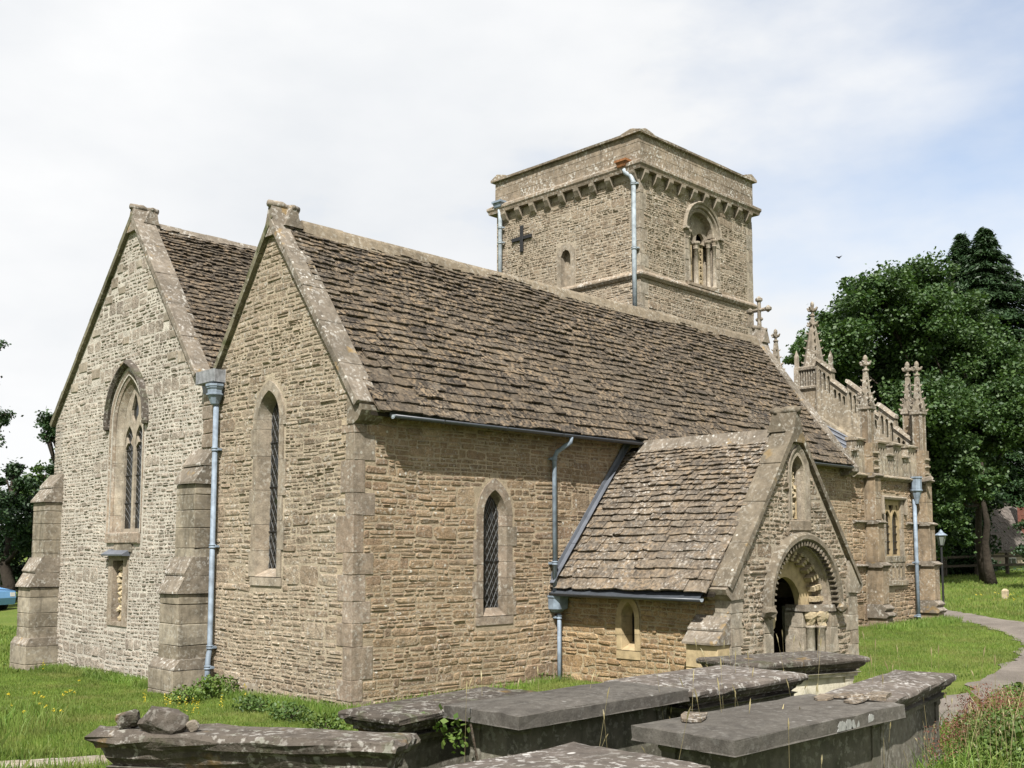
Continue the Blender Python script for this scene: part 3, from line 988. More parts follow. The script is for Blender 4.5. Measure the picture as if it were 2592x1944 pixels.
order(bw, Fw, bwc, 0.60, 0.74, 2.62, 4.70, 0.95, 1.10, -0.045, 0.024, M['ash_pink'], 'jamb_stone')
order(bw, Fw, bwc, 0.46, 0.60, 2.62, 4.70, 0.82, 0.95, -0.15, -0.06, M['ash'], 'inner_jamb_stone')
lightL = arch(bwc + 0.225, 0.18, 2.70, 4.38, 0.36, 7); lightR = arch(bwc - 0.225, 0.18, 2.70, 4.38, 0.36, 7)
ves = [(bwc, 4.74), (bwc + 0.15, 4.95), (bwc + 0.155, 5.05), (bwc + 0.05, 5.30), (bwc, 5.38), (bwc - 0.05, 5.30), (bwc - 0.155, 5.05), (bwc - 0.15, 4.95)]
one('tracery', plate(Fw, arch(bwc, 0.50, 2.60, 4.70, 0.86, 11), [lightL, lightR, ves], -0.25, -0.155), M['ash'], bw)
# cusps in the light heads
for sg in (-1, 1):
    c = bwc + sg * 0.225
    for k in (-1, 1):
        tri = [(c + k * 0.17, 4.30), (c + k * 0.06, 4.40), (c + k * 0.14, 4.52)]
        one('cusp', plate(Fw, tri, [], -0.24, -0.165), M['ash'], bw)
for c, pth in ((bwc + 0.225, lightL), (bwc - 0.225, lightR), (bwc, ves)):
    one('pane', plate(Fw, pth, [], -0.215, -0.205), M['glass'], bw)
ld = MB()
for c in (bwc + 0.225, bwc - 0.225):
    for k in range(14):
        v = 2.72 + k * 0.14
        for s in (-1, 1):
            V, F = tube([Fw(c - 0.16 * s, v, -0.202), Fw(c + 0.16 * s, v + 0.26, -0.202)], 0.004, 4); ld.add(V, F)
ld.build('lead_lattice', M['came'], bw)
for v in (3.2, 3.75, 4.25):
    one('saddle_bar', tube([Fw(bwc - 0.42, v, -0.19), Fw(bwc + 0.42, v, -0.19)], 0.008, 6), M['iron'], bw)
# hood mould with head stops, dark with moss
hp = arch(bwc, 0.78, 4.78, 4.80, 1.10, 11)
one('hood_mould', sweep(Fw, hp, [(0.0, 0.0), (0.0, 0.06), (0.05, 0.115), (0.10, 0.10), (0.12, 0.0)]), M['tomb_d'], bw)
for s in (-1, 1):
    one('hood_stop', lathe(Fw(bwc + s * 0.84, 4.74, 0.03), [(0.03, -0.07), (0.075, -0.05), (0.085, 0.0), (0.06, 0.06), (0.02, 0.08)], 8), M['tomb_d'], bw)
# sill and the blocking below it
V, F = block(Fw, bwc - 0.72, bwc + 0.72, 2.42, 2.62, -0.3, 0.05); one('sill', (V, F), M['ash_pink'], bw)
V, F = block(Fw, bwc - 0.42, bwc + 0.36, 2.24, 2.42, -0.2, 0.035); one('apron_stone', (V, F), M['butt'], bw)

# niche with worn carving below the big window
nc = part_empty('carved_niche', (0, 7.6, 0.9), CH)
nu = 7.6
one('niche_frame', plate(Fw, [(nu - 0.42, 0.82), (nu + 0.42, 0.82), (nu + 0.42, 2.2), (nu - 0.42, 2.2)], [[(nu - 0.22, 0.9), (nu + 0.22, 0.9), (nu + 0.22, 2.08), (nu - 0.22, 2.08)]], -0.2, 0.024), M['ash'], nc)
one('niche_back', plate(Fw, [(nu - 0.3, 0.85), (nu + 0.3, 0.85), (nu + 0.3, 2.15), (nu - 0.3, 2.15)], [], -0.24, -0.2), M['carve'], nc)
V, F = prism([Fw(nu - 0.46, 2.17, 0.0), Fw(nu - 0.46, 2.17, 0.16), Fw(nu - 0.46, 2.2, 0.17), Fw(nu - 0.46, 2.30, 0.0)], Fw.U * 0, Fw.U * 0.92)
one('niche_canopy', (V, F), M['lead'], nc)
rk = MB()
rg = random.Random(5)
for k in range(34):
    v = 0.95 + 1.0 * (k / 34.0)
    c = Fw(nu + rg.uniform(-0.12, 0.12), v, -0.13 + rg.uniform(-0.02, 0.05))
    V, F = lathe(c, [(0.02, -0.05), (rg.uniform(.05, .08), -0.03), (rg.uniform(.04, .08), 0.02), (0.02, 0.06)], 6, rg.random() * 3)
    rk.add(np.array(V) + R.normal(0, 0.010, (len(V), 3)), F)
rk.build('worn_carving', M['carve'], nc)

nw = one('nave_gable_wall', plate(Fw, nw_poly, [arch(bwc, 0.66, 2.56, 4.70, 1.02, 11), [(nu - 0.3, 0.88), (nu + 0.3, 0.88), (nu + 0.3, 2.14), (nu - 0.3, 2.14)]], -0.4, 0.0), M['mor_n'], CH)
ex_bw = ex_arch(bwc, 0.80, 2.40, 4.75, 1.22)
ex_nc = ex_rect(nu - 0.44, nu + 0.44, 0.8, 2.24)
nw_b = gb(lambda v: max(4.30, 7.4 - (8.86 - v) / 1.29 + 0.02), lambda v: min(10.95, 7.4 + (8.86 - v) / 1.07 - 0.02))
# larger ashlar blocks patched into the upper gable
ash_ex = []
rg = random.Random(44)
for k in range(34):
    v = rg.uniform(5.6, 8.3); b = nw_b(v, v + 0.2)
    if not b or b[1] - b[0] < 0.9: continue
    side = rg.random()
    wd = rg.uniform(0.22, 0.4); h = rg.uniform(0.15, 0.24)
    u = b[0] + 0.02 if side < 0.4 else (b[1] - wd - 0.02 if side < 0.8 else rg.uniform(b[0], b[1] - wd))
    if any(not (u > e[1] or u + wd < e[0] or v > e[3] or v + h < e[2]) for e in ash_ex): continue
    if abs(u + wd / 2 - bwc) < 1.0 and v < 6.1: continue
    ash_ex.append((u, u + wd, v, v + h))
    one('ashlar_block', block(Fw, u + .004, u + wd - .004, v + .004, v + h - .004, -0.03, 0.02), M['ash'], nw)
rubble(nw, Fw, nw_b, -0.5, 8.7, M['rub_n'], [ex_bw, ex_nc] + [ex_rect(*e) for e in ash_ex], 0.05, 0.11, wmul=(1.0, 3.0), gap=0.015, proud=0.010, seed=55, wmin=0.07, wmax=0.34)
# north return of the nave (hidden) and back walls so that the church is closed
one('nave_side_wall', plate(Frame((0, 10.95, 0), FX, FZ, FY), [(0.0, -0.7), (18, -0.7), (18, 5.0), (0.0, 5.0)], [], -0.4, 0.0), M['mor_n'], CH)
one('aisle_end_wall', plate(Frame((15.0, 0, 0), FY, FZ, FX), [(0.4, -0.4), (4.2, -0.4), (4.2, 4.9), (2.3, 7.5), (0.4, 4.4)], [], -0.4, 0.0), M['mor_s'], CH)

# ---- buttresses on the west front
def west_buttress(y0, y1, zs, name='buttress'):
    """zs: list of (z0,z1,projection); weathered slopes between; y0<y1"""
    b = part_empty(name, (-0.3, (y0 + y1) / 2, 0), CH)
    rg = random.Random(int(y0 * 10))
    for i, (z0, z1, p) in enumerate(zs):
        e = 0.10 if i == 0 else 0.0
        z = z0; k = 0
        while z < z1 - 0.02:
            h = rg.uniform(0.26, 0.36)
            if z + h > z1 - 0.15: h = z1 - z
            fr = Frame((0, 0, 0), FY, FZ, -FX)
            V = []
            c = 0.010; g = 0.003
            rows = ((z + g, c), (z + g + c, 0), (z + h - g - c, 0), (z + h - g, c))
            for zz, s in rows:
                V += [(0.05, y0 - e + s, zz), (-p - e + s + c, y0 - e + s, zz), (-p - e + s, y0 - e + s + c, zz), (-p - e + s, y1 + e - s - c, zz), (-p - e + s + c, y1 + e - s, zz), (0.05, y1 + e - s, zz)]
            V = np.array(V) + R.normal(0, 0.003, (24, 3))
            F = [[5, 4, 3, 2, 1, 0], [18 + q for q in range(6)]]
            for q in range(3):
                for j in range(6):
                    F.append([q * 6 + j, q * 6 + (j + 1) % 6, q * 6 + 6 + (j + 1) % 6, q * 6 + 6 + j])
            one('ashlar_block', (V, F), M['butt'], b)
            z += h; k += 1
        # weathering slope: two overlapping stones
        pn = zs[i + 1][2] if i + 1 < len(zs) else 0.0
        ht = 0.62 if i > 0 else 0.17
        nsl = 2 if i > 0 else 1
        for q in range(nsl):
            za = z1 + ht * q / nsl; zb = z1 + ht * (q + 1) / nsl
            pa = p + (0.05 if i else 0.10) - (p - pn) * q / nsl; pb = p + (0.02 if i else 0.1) - (p - pn) * (q + 1) / nsl
            if i == 0: pb = pn
            o_ = 0.03 if i else 0.1
            poly = [(0.04, za), (-pa, za), (-pa, za + 0.035), (-pb, zb), (0.04, zb)]
            V, F = prism([(x, 0, zz) for x, zz in poly], A(0, y0 - o_, 0), A(0, y1 + o_, 0))
            one('weathering_stone', (V + R.normal(0, 0.004, V.shape), F), M['cop'], b)
    return b
west_buttress(4.05, 4.72, [(-0.7, 0.30, 0.60), (0.40, 1.55, 0.58), (2.02, 3.42, 0.33)])
west_buttress(10.45, 11.1, [(-0.8, 0.28, 0.58), (0.38, 1.5, 0.60), (1.95, 3.3, 0.36)])
# dressed strip of the pier between nave and aisle above the buttress
z = 4.06
for k in range(4):
    one('quoin', block(Fw, 4.02 + 0.07 * (k % 2), 4.45 - 0.05 * (k % 2), z + .004, z + 0.24, -0.03, 0.03), M['ash_pink'], nw); z += 0.25

# ---- roofs
def roof_base(name, poly, parent, mat='slate_b'):
    V, F = prism(poly, A(0, 0, -0.05), A(0, 0, 0))
    return one(name, (V, F), M[mat], parent)
# aisle roof, south slope visible
ridgeA = (2.3, 7.60); eaveA = (-0.28, 4.22)
ar = roof_base('aisle_roof', [(0.15, eaveA[0] + .08, eaveA[1] + .08), (14.6, eaveA[0] + .08, eaveA[1] + .08), (14.6, ridgeA[0], ridgeA[1]), (0.15, ridgeA[0], ridgeA[1])], CH)
roof_base('aisle_roof_back', [(0.36, 4.35, 4.98), (14.6, 4.35, 4.98), (14.6, ridgeA[0], ridgeA[1]), (0.36, ridgeA[0], ridgeA[1])], CH)
dv = A(0, ridgeA[0] - eaveA[0], ridgeA[1] - eaveA[1]); SA = np.linalg.norm(dv); dv /= SA
nA = np.cross(FX, dv)
def profA(v):
    t = v / SA
    return -0.085 * math.sin(math.pi * min(1, t * 1.1)) * (1 if t < 0.91 else 0.2) * 0.6
slates(ar, (0.20, eaveA[0], eaveA[1] + 0.05), FX, dv, nA, 14.3, SA - 0.06, 0.225, 0.09, M['slate'], prof=profA, seed=9, wr=(0.8, 2.6), th=0.026)
# ridge tiles
x = 0.50
k = 0
while x < 14.4:
    L_ = min(random.uniform(0.8, 1.05), 14.5 - x)
    dz_ = random.uniform(-0.006, 0.006) - 0.015 * math.sin(x * 0.35)
    pr = [(-0.17, -0.13), (-0.10, 0.07), (-0.05, 0.135), (0.05, 0.135), (0.10, 0.07), (0.17, -0.13)]
    V, F = prism([(x, 2.3 + a, 7.66 + b + dz_) for a, b in pr], A(0.004, 0, 0), A(L_ - 0.004, 0, 0))
    one('ridge_tile', (V, F), M['ridge'], ar); x += L_
# nave roof, south slope seen between the gables
rn = (7.4, 8.72); en = (4.30, 4.95)
nr = roof_base('nave_roof', [(0.36, en[0], en[1]), (12.2, en[0], en[1]), (12.2, rn[0], rn[1]), (0.36, rn[0], rn[1])], CH)
roof_base('nave_roof_back', [(0.36, 11.2, 4.85), (12.2, 11.2, 4.85), (12.2, rn[0], rn[1]), (0.36, rn[0], rn[1])], CH)
dv = A(0, rn[0] - en[0], rn[1] - en[1]); SN = np.linalg.norm(dv); dv /= SN
slates(nr, (0.24, en[0], en[1] + 0.03), FX, dv, np.cross(FX, dv), 5.2, SN - 0.05, 0.185, 0.085, M['slate'], seed=17, wr=(0.7, 2.2), th=0.03)
x = 0.5
while x < 11.9:
    L_ = random.uniform(0.45, 0.7)
    pr = [(-0.18, -0.15), (-0.03, 0.06), (0.03, 0.06), (0.18, -0.15)]
    V, F = prism([(x, 7.4 + a, 8.80 + b + random.uniform(-.012, .012)) for a, b in pr], A(0.004, 0, 0), A(L_ - 0.004, 0, 0))
    one('ridge_tile', (V, F), M['cop'], nr); x += L_
# copings, aisle west gable
gc = part_empty('gable_coping', (0, 2.3, 7.6), CH)
coping(gc, (0, -0.18, 4.45), (0, 2.3, 7.78), FX, 0.11, 5, M['cop'], 3, depth=(0.09, 0.36))
coping(gc, (0, 4.10, 5.32), (0, 2.3, 7.78), FX, 0.11, 5, M['cop_m'], 4, depth=(0.09, 0.36))
saddle(gc, (0.02, 2.3, 7.72), FX, FY, 0.42, 0.24, M['cop'])
V, F = prism([(0, 0.16, 4.14), (0, 0.0, 4.13), (0, -0.10, 4.18), (0, -0.16, 4.25), (0, -0.20, 4.32), (0, -0.20, 4.40), (0, -0.16, 4.40), (0, 0.16, 4.78)], FX * -0.03, FX * 0.40)
one('kneeler', (V, F), M['cop_d'], gc)
# dressed stones under the coping foot
for k, (z0, z1, l) in enumerate(((4.03, 4.28, 0.34), (4.28, 4.62, 0.5))):
    pass
# nave west gable
gn = part_empty('gable_coping', (0, 7.4, 8.9), CH)
coping(gn, (0, 11.1, 5.05), (0, 7.4, 9.0), FX, 0.11, 6, M['cop_m'], 5, depth=(0.09, 0.36))
coping(gn, (0, 4.60, 5.42), (0, 7.4, 9.0), FX, 0.11, 5, M['cop'], 6, depth=(0.09, 0.36))
saddle(gn, (0.02, 7.4, 8.90), FX, FY, 0.42, 0.20, M['cop'])
# aisle east gable coping
ge = part_empty('gable_coping', (14.6, 2.3, 7.7), CH)
coping(ge, (14.45, -0.32, 4.28), (14.45, 2.3, 7.82), FX, 0.14, 6, M['cop'], 7, depth=(0.0, 0.34))
coping(ge, (14.45, 4.3, 5.1), (14.45, 2.3, 7.82), FX, 0.14, 4, M['cop'], 8, depth=(0.0, 0.34))
V, F = prism([(0, 0.2, 4.05), (0, -0.2, 4.08), (0, -0.33, 4.17), (0, -0.33, 4.28), (0, 0.2, 4.9)], FX * 14.48, FX * 14.80)
one('kneeler', (V, F), M['cop'], ge)
saddle(ge, (14.55, 2.3, 7.80), FX, FY, 0.34, 0.26, M['cop'])
# gable cross
def cross(parent, c, h, wd, r, mat, ax=FY):
    c = np.array(c, float)
    mb = MB()
    mb.add(*tube([c, c + FZ * h * 0.35, c + FZ * h * 0.4, c + FZ * h], [r * 1.25, r, r, r], 6))
    mb.add(*tube([c + FZ * h * 0.66 - ax * wd, c + FZ * h * 0.66 + ax * wd], r, 6))
    for e in (c + FZ * h, c + FZ * h * 0.66 - ax * wd, c + FZ * h * 0.66 + ax * wd):
        mb.add(*lathe(e, [(0.01, -r * 1.9), (r * 1.9, -r * .6), (r * 1.9, r * .6), (0.01, r * 1.9)], 6))
    for s in (-1, 1):
        mb.add(*lathe(c + FZ * h * 0.36 + ax * s * r * 1.4, [(0.01, -r), (r * 0.9, 0), (0.01, r)], 6))
    return mb.build('gable_cross', mat, parent)
cross(ge, (14.72, 2.3, 8.02), 0.82, 0.27, 0.05, M['pinn'])

# gutter and its brackets, aisle
gx0, gx1, gy, gz = 0.44, 6.45, -0.335, 4.27
th_ = np.linspace(math.pi, 2 * math.pi, 9)
prof = [(0.052 * math.cos(t), 0.052 * math.sin(t)) for t in th_] + [(0.044 * math.cos(t), 0.044 * math.sin(t)) for t in th_[::-1]]
V, F = prism([(gx0, gy + a, gz + b) for a, b in prof], A(0, 0, 0), FX * (gx1 - gx0))
gu = one('gutter', (V, F), M['gutter'], CH, True)
V, F = prism([(gx0, gy + 0.06 * math.cos(t), gz + 0.06 * math.sin(t)) for t in th_], A(0, 0, 0), FX * 0.006); one('gutter_end', (V, F), M['pipe_pale'], gu)
for x in np.arange(1.4, 6.4, 1.35):
    V, F = prism([(x, gy + a * 1.09, gz + b * 1.09) for a, b in prof], A(0, 0, 0), FX * 0.03); one('gutter_clip', (V, F), M['gutter'], gu)
V, F = prism([(8.7, gy + a, gz + b) for a, b in prof], A(0, 0, 0), FX * 5.75); one('gutter', (V, F), M['gutter'], CH, True)
for (xa, xb) in ((0.46, 6.6), (8.2, 14.4)):
    V, F = prism([(xa, -0.24, 4.25), (xa, -0.215, 4.25), (xa, -0.215, 4.33), (xa, -0.24, 4.33)], A(0, 0, 0), FX * (xb - xa)); one('fascia_board', (V, F), M['gutter'], CH)
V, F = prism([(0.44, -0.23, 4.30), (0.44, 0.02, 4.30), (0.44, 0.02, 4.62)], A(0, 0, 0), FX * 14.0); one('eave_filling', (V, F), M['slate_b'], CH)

# downpipes
dp = downpipe(CH, [(4.36, -0.335, 4.24), (4.35, -0.33, 4.14), (4.22, -0.13, 3.98), (4.20, -0.085, 3.88), (4.20, -0.085, 1.50)], 0.040, M['pipe'], [(4.2, -0.085, 3.86), (4.2, -0.085, 2.06)])
hb = MB()
hw_ = [(-0.17, 0.02), (-0.17, -0.10), (-0.10, -0.20), (0.12, -0.20), (0.20, -0.12), (0.20, 0.02)]
V = []
for (s, z) in ((0.45, 1.22), (0.75, 1.27), (0.90, 1.28), (0.98, 1.47), (1.06, 1.48), (1.06, 1.52)):
    V += [(4.28 + a * s, -0.02 + b * s if b < 0 else b - 0.02, z) for a, b in hw_]
n = 6
F = [[i for i in range(6)][::-1], [30 + i for i in range(6)]]
for q in range(5):
    for i in range(6): F.append([q * 6 + i, q * 6 + (i + 1) % 6, q * 6 + 6 + (i + 1) % 6, q * 6 + 6 + i])
hb.add(np.array(V), F); hb.build('rain_hopper', M['pipe'], dp)
downpipe(CH, [(4.29, -0.10, 1.20), (4.29, -0.10, -0.2)], 0.036, M['pipe'], [(4.29, -0.10, 1.14)])
# west pipe at the valley, with octagonal hopper and lead box
dpw = downpipe(CH, [(-0.10, 3.84, 4.86), (-0.10, 3.84, 0.62), (-0.12, 3.83, 0.55), (-0.15, 3.80, 0.45), (-0.16, 3.79, 0.38), (-0.16, 3.79, -0.25)], 0.046, M['pipe'], [(-0.10, 3.84, 4.0), (-0.10, 3.84, 2.35), (-0.10, 3.84, 0.66), (-0.16, 3.79, 0.33)], wallN=(-1, 0, 0))
one('rain_hopper', lathe((-0.12, 3.84, 4.76), [(0.05, 0.0), (0.075, 0.02), (0.13, 0.16), (0.155, 0.17), (0.155, 0.19), (0.13, 0.20), (0.13, 0.27), (0.15, 0.29), (0.15, 0.31), (0.165, 0.32), (0.165, 0.36), (0.13, 0.36)], 8, math.pi / 8), M['pipe'], dpw)
lb = MB()
for (a, b) in ((block(Fw, 3.72, 4.36, 5.15, 5.38, 0.0, 0.03)), (block(Fw, 3.72, 4.36, 5.15, 5.38, 0.20, 0.22)), (block(Fw, 3.72, 3.74, 5.152, 5.37, 0.03, 0.2)), (block(Fw, 4.34, 4.36, 5.152, 5.37, 0.03, 0.2)), (block(Fw, 3.74, 4.34, 5.15, 5.17, 0.03, 0.2))):
    lb.add(a, b)
lb.build('lead_rain_box', M['lead_g'], dpw)
one('lead_valley', prism([(0, 4.02, 5.34), (0, 4.56, 5.34), (0, 4.42, 5.02), (0, 4.2, 5.02)], FX * -0.03, FX * 3.0), M['lead'], CH)
# ---- tower
TX0, TX1, TY0, TY1 = 12.2, 17.55, 4.25, 9.62
TZ0, TZ1 = 4.0, 12.30
Ftw = Frame((TX0, TY0, 0), FY, FZ, -FX)      # west face, u from the near corner
Fts = Frame((TX0, TY0, 0), FX, FZ, -FY)      # south face
TW = TY1 - TY0; TL = TX1 - TX0
# belfry window
bf = part_empty('belfry_window', (14.98, 4.25, 9.6), CH)
bc, ba, bv0, bvs = 2.80, 0.60, 9.62, 11.12
tw_hole = [(2.42, 9.2), (2.78, 9.2), (2.78, 10.42), (2.70, 10.56), (2.60, 10.60), (2.50, 10.56), (2.42, 10.42)]
tw = one('tower_wall', plate(Ftw, [(0.5, TZ0), (TW - 0.5, TZ0), (TW - 0.5, TZ1), (0.5, TZ1)], [[(2.35, 9.15), (2.85, 9.15), (2.85, 10.62), (2.35, 10.62)]], -0.5, 0), M['mor_t'], CH)
tso = one('tower_wall', plate(Fts, [(0, TZ0), (TL, TZ0), (TL, TZ1), (0, TZ1)], [arch(bc, 0.72, bv0 - 0.05, bvs, 0.72, 9)], -0.5, 0), M['mor_t'], CH)
one('tower_wall', plate(Frame((TX1, TY0, 0), FY, FZ, FX), [(0.5, TZ0), (TW - 0.5, TZ0), (TW - 0.5, TZ1), (0.5, TZ1)], [], -0.5, 0), M['mor_t'], CH)
one('tower_wall', plate(Frame((TX0, TY1, 0), FX, FZ, FY), [(0, TZ0), (TL, TZ0), (TL, TZ1), (0, TZ1)], [], -0.5, 0), M['mor_t'], CH)
# slit window with dressed frame and blocking slab
sw = part_empty('slit_window', (12.2, 6.85, 9.6), CH)
one('slit_frame', plate(Ftw, [(2.27, 9.2), (2.93, 9.2), (2.93, 10.55), (2.76, 10.76), (2.44, 10.76), (2.27, 10.55)], [tw_hole], -0.3, 0.025), M['ash'], sw)
one('slit_blocking', plate(Ftw, [(2.4, 9.2), (2.8, 9.2), (2.8, 10.6), (2.4, 10.6)], [], -0.26, -0.16), M['ash'], sw)
# corner dressings
tq_w, tq_s = quoins(tw, (Ftw, Fts), 8.3, 12.0, (0.17, 0.30), M['ash'], seed=31, hr=(0.3, 0.5), proud=0.014)
_, tq_e = quoins(tso, (Frame((TX1, TY0, 0), FY, FZ, FX), Frame((TX1, TY0, 0), -FX, FZ, -FY)), 7.6, 12.0, (0.3, 0.2), M['ash'], seed=32, hr=(0.3, 0.5), proud=0.014)
ex_bf = ex_arch(bc, 0.86, 9.5, 11.15, 0.86)
rubble(tw, Ftw, lambda p, q: (0.0, TW), 8.0, 12.05, M['rub_t'], [tq_w, ex_rect(2.25, 2.95, 9.1, 10.78)], 0.05, 0.105, wmul=(1.3, 3.6), gap=0.008, proud=0.010, seed=61)
rubble(tso, Fts, lambda p, q: (0.0, TL), 7.4, 12.05, M['rub_t'], [tq_s, lambda p, q: [(TL - 0.3, TL + 0.1)], ex_bf], 0.05, 0.105, wmul=(1.3, 3.4), gap=0.008, proud=0.010, seed=62)
# string course, corbel table, cornice, parapet, coping
one('string_course', ring_mould(TX0, TX1, TY0, TY1, [(0.0, 9.33), (0.05, 9.35), (0.10, 9.42), (0.10, 9.46), (0.0, 9.56)]), M['par'], CH)
cn = part_empty('tower_cornice', (12.2, 4.25, 12.2), CH)
one('cornice_bed', ring_mould(TX0, TX1, TY0, TY1, [(0.005, 12.20), (0.17, 12.205), (0.19, 12.28), (0.22, 12.33), (0.22, 12.40), (0.04, 12.52)]), M['par'], cn)
def corbel(fr, u):
    V, F = prism([fr(u, 12.20, 0.02), fr(u, 12.20, 0.19), fr(u, 12.12, 0.185), fr(u, 11.97, 0.10), fr(u, 11.90, 0.02)], fr.U * -0.085, fr.U * 0.085)
    one('corbel', (V + R.normal(0, 0.004, V.shape), F), M['ash'], cn)
for k in range(8): corbel(Ftw, 0.95 + k * (TW - 1.15) / 7.4)
for k in range(9): corbel(Fts, 0.62 + k * (TL - 0.75) / 8.3)
corbel(Ftw, 0.12); corbel(Fts, 0.10)
for k in range(8): corbel(Frame((TX1, TY0, 0), FY, FZ, FX), 0.4 + k * 0.65)
pp = one('tower_parapet', ring_mould(TX0, TX1, TY0, TY1, [(0.035, 12.48), (0.03, 13.20), (-0.45, 13.2), (-0.45, 12.5)]), M['par'], CH)
rg = random.Random(77)
for fr, LL in ((Ftw, TW), (Fts, TL)):      # parapet blocks, close jointed
    z = 12.5
    for k in range(3):
        u = -0.03; h = 0.235
        while u < LL + 0.02:
            wd = min(rg.uniform(0.4, 0.75), LL + 0.03 - u)
            one('parapet_block', block(fr, u + .002, u + wd - .002, z + .002, z + h - .002, 0.0, 0.045 + rg.uniform(0, .004), 0.006, 0.001), M['par'], pp)
            u += wd
        z += h
cpn = part_empty('parapet_coping', (12.2, 4.25, 13.2), CH)
def cop_run(fr, LL):
    u = -0.14
    while u < LL + 0.1:
        wd = min(rg.uniform(0.8, 1.2), LL + 0.14 - u)
        V, F = prism([fr(u, 13.205, -0.5), fr(u, 13.205, 0.13), fr(u, 13.265, 0.14), fr(u, 13.31, -0.02), fr(u, 13.345, -0.10), fr(u, 13.345, -0.18), fr(u, 13.28, -0.5)], fr.U * 0.004, fr.U * (wd - 0.004))
        one('coping_stone', (V + R.normal(0, 0.003, V.shape), F), M['par'], cpn)
        u += wd
cop_run(Ftw, TW); cop_run(Fts, TL)
for fr in (Frame((TX1, TY0, 0), FY, FZ, FX), Frame((TX0, TY1, 0), FX, FZ, FY)):
    V, F = prism([fr(-0.14, 13.205, -0.5), fr(-0.14, 13.205, 0.13), fr(-0.14, 13.265, 0.14), fr(-0.14, 13.40, -0.14), fr(-0.14, 13.30, -0.5)], fr.U * 0, fr.U * (TW + 0.25))
    one('coping_stone', (V, F), M['par'], cpn)
one('tower_roof', prism([(TX0, TY0, 12.6), (TX1, TY0, 12.6), (TX1, TY1, 12.6), (TX0, TY1, 12.6)], FZ * -0.1, FZ * 0), M['lead'], CH)
# iron tie cross
ic = MB()
ic.add(*block(Ftw, 4.245, 4.355, 10.88, 11.66, 0.02, 0.065, 0.006, 0)); ic.add(*block(Ftw, 3.90, 4.247, 11.23, 11.34, 0.022, 0.063, 0.006, 0)); ic.add(*block(Ftw, 4.353, 4.70, 11.23, 11.34, 0.022, 0.063, 0.006, 0))
ic.build('iron_tie_cross', M['iron'], CH)
# belfry window: orders, shafts, twin arches, pierced panels
one('arch_order', sweep(Fts, arch(bc, 0.60, 11.12, 11.12, 0.60, 9)[1:-1], [(0.0, -0.3), (0.0, -0.05), (0.05, -0.02), (0.10, -0.04), (0.12, 0.03), (0.22, 0.035), (0.22, -0.1)]), M['ash'], bf)
one('hood_mould', sweep(Fts, arch(bc, 0.80, 11.12, 11.12, 0.80, 9)[1:-1], [(0.0, 0.0), (0.0, 0.07), (0.05, 0.10), (0.08, 0.07), (0.09, 0.0)]), M['ash'], bf)
for s in (-1, 1):
    for k in range(5):
        z = 9.60 + k * 0.304
        u0 = bc + s * 0.66; u1 = bc + s * 0.84
        one('jamb_stone', block(Fts, min(u0, u1), max(u0, u1), z + .003, z + .301, -0.3, 0.026), M['ash'], bf)
    one('label_stop', block(Fts, bc + s * 0.82 - 0.10, bc + s * 0.82 + 0.10, 11.06, 11.13, -0.05, 0.11), M['ash'], bf)
holes = [arch(bc - 0.27, 0.20, 10.9, 11.02, 0.20, 7), arch(bc + 0.27, 0.20, 10.9, 11.02, 0.20, 7)]
for P in holes: P[0] = (P[0][0], 10.92); P[-1] = (P[-1][0], 10.92)
one('tympanum', plate(Fts, arch(bc, 0.66, 10.90, 11.12, 0.66, 9), holes, -0.36, -0.26), M['ash'], bf)
def shaft(u, w_, z0, z1, r, cap=True):
    one('shaft', lathe(Fts(u, 0, w_), [(r * 1.5, z0), (r * 1.5, z0 + .05), (r * 1.2, z0 + .08), (r, z0 + .1), (r, z1 - .16), (r * 1.25, z1 - .15), (r, z1 - .13)], 10), M['ash'], bf, True)
    one('capital', lathe(Fts(u, 0, w_), [(r, z1 - .13), (r * 1.25, z1 - .06), (r * 1.7, z1 - .02), (r * 1.85, z1), (r * 1.85, z1 + .05), (r * 1.6, z1 + .055)], 8, math.pi / 8), M['ash'], bf)
shaft(bc, -0.22, 9.62, 10.86, 0.07)
for s in (-1, 1):
    shaft(bc + s * 0.52, -0.16, 9.62, 10.98, 0.06)
    shaft(bc + s * 0.62, -0.03, 9.62, 11.02, 0.06)
    # pierced stone panel: rows of triangles
    u0, u1 = (bc - 0.46, bc - 0.07) if s < 0 else (bc + 0.07, bc + 0.46)
    hs = []
    for k in range(5):
        z = 9.74 + k * 0.235
        for q in range(2):
            a = u0 + 0.03 + q * 0.17
            hs.append([(a, z), (a + 0.13, z), (a + 0.065, z + 0.10)])
            hs.append([(a + 0.02, z + 0.20), (a + 0.08, z + 0.12), (a + 0.15, z + 0.20)])
    one('pierced_panel', plate(Fts, [(u0, 9.62), (u1, 9.62), (u1, 10.95), (u0, 10.95)], hs, -0.36, -0.30), M['louv'], bf)
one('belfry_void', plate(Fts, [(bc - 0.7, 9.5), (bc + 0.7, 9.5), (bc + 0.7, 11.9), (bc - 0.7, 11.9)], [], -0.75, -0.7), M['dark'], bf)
one('sill', block(Fts, bc - 0.8, bc + 0.8, 9.50, 9.60, -0.4, 0.10), M['par'], bf)
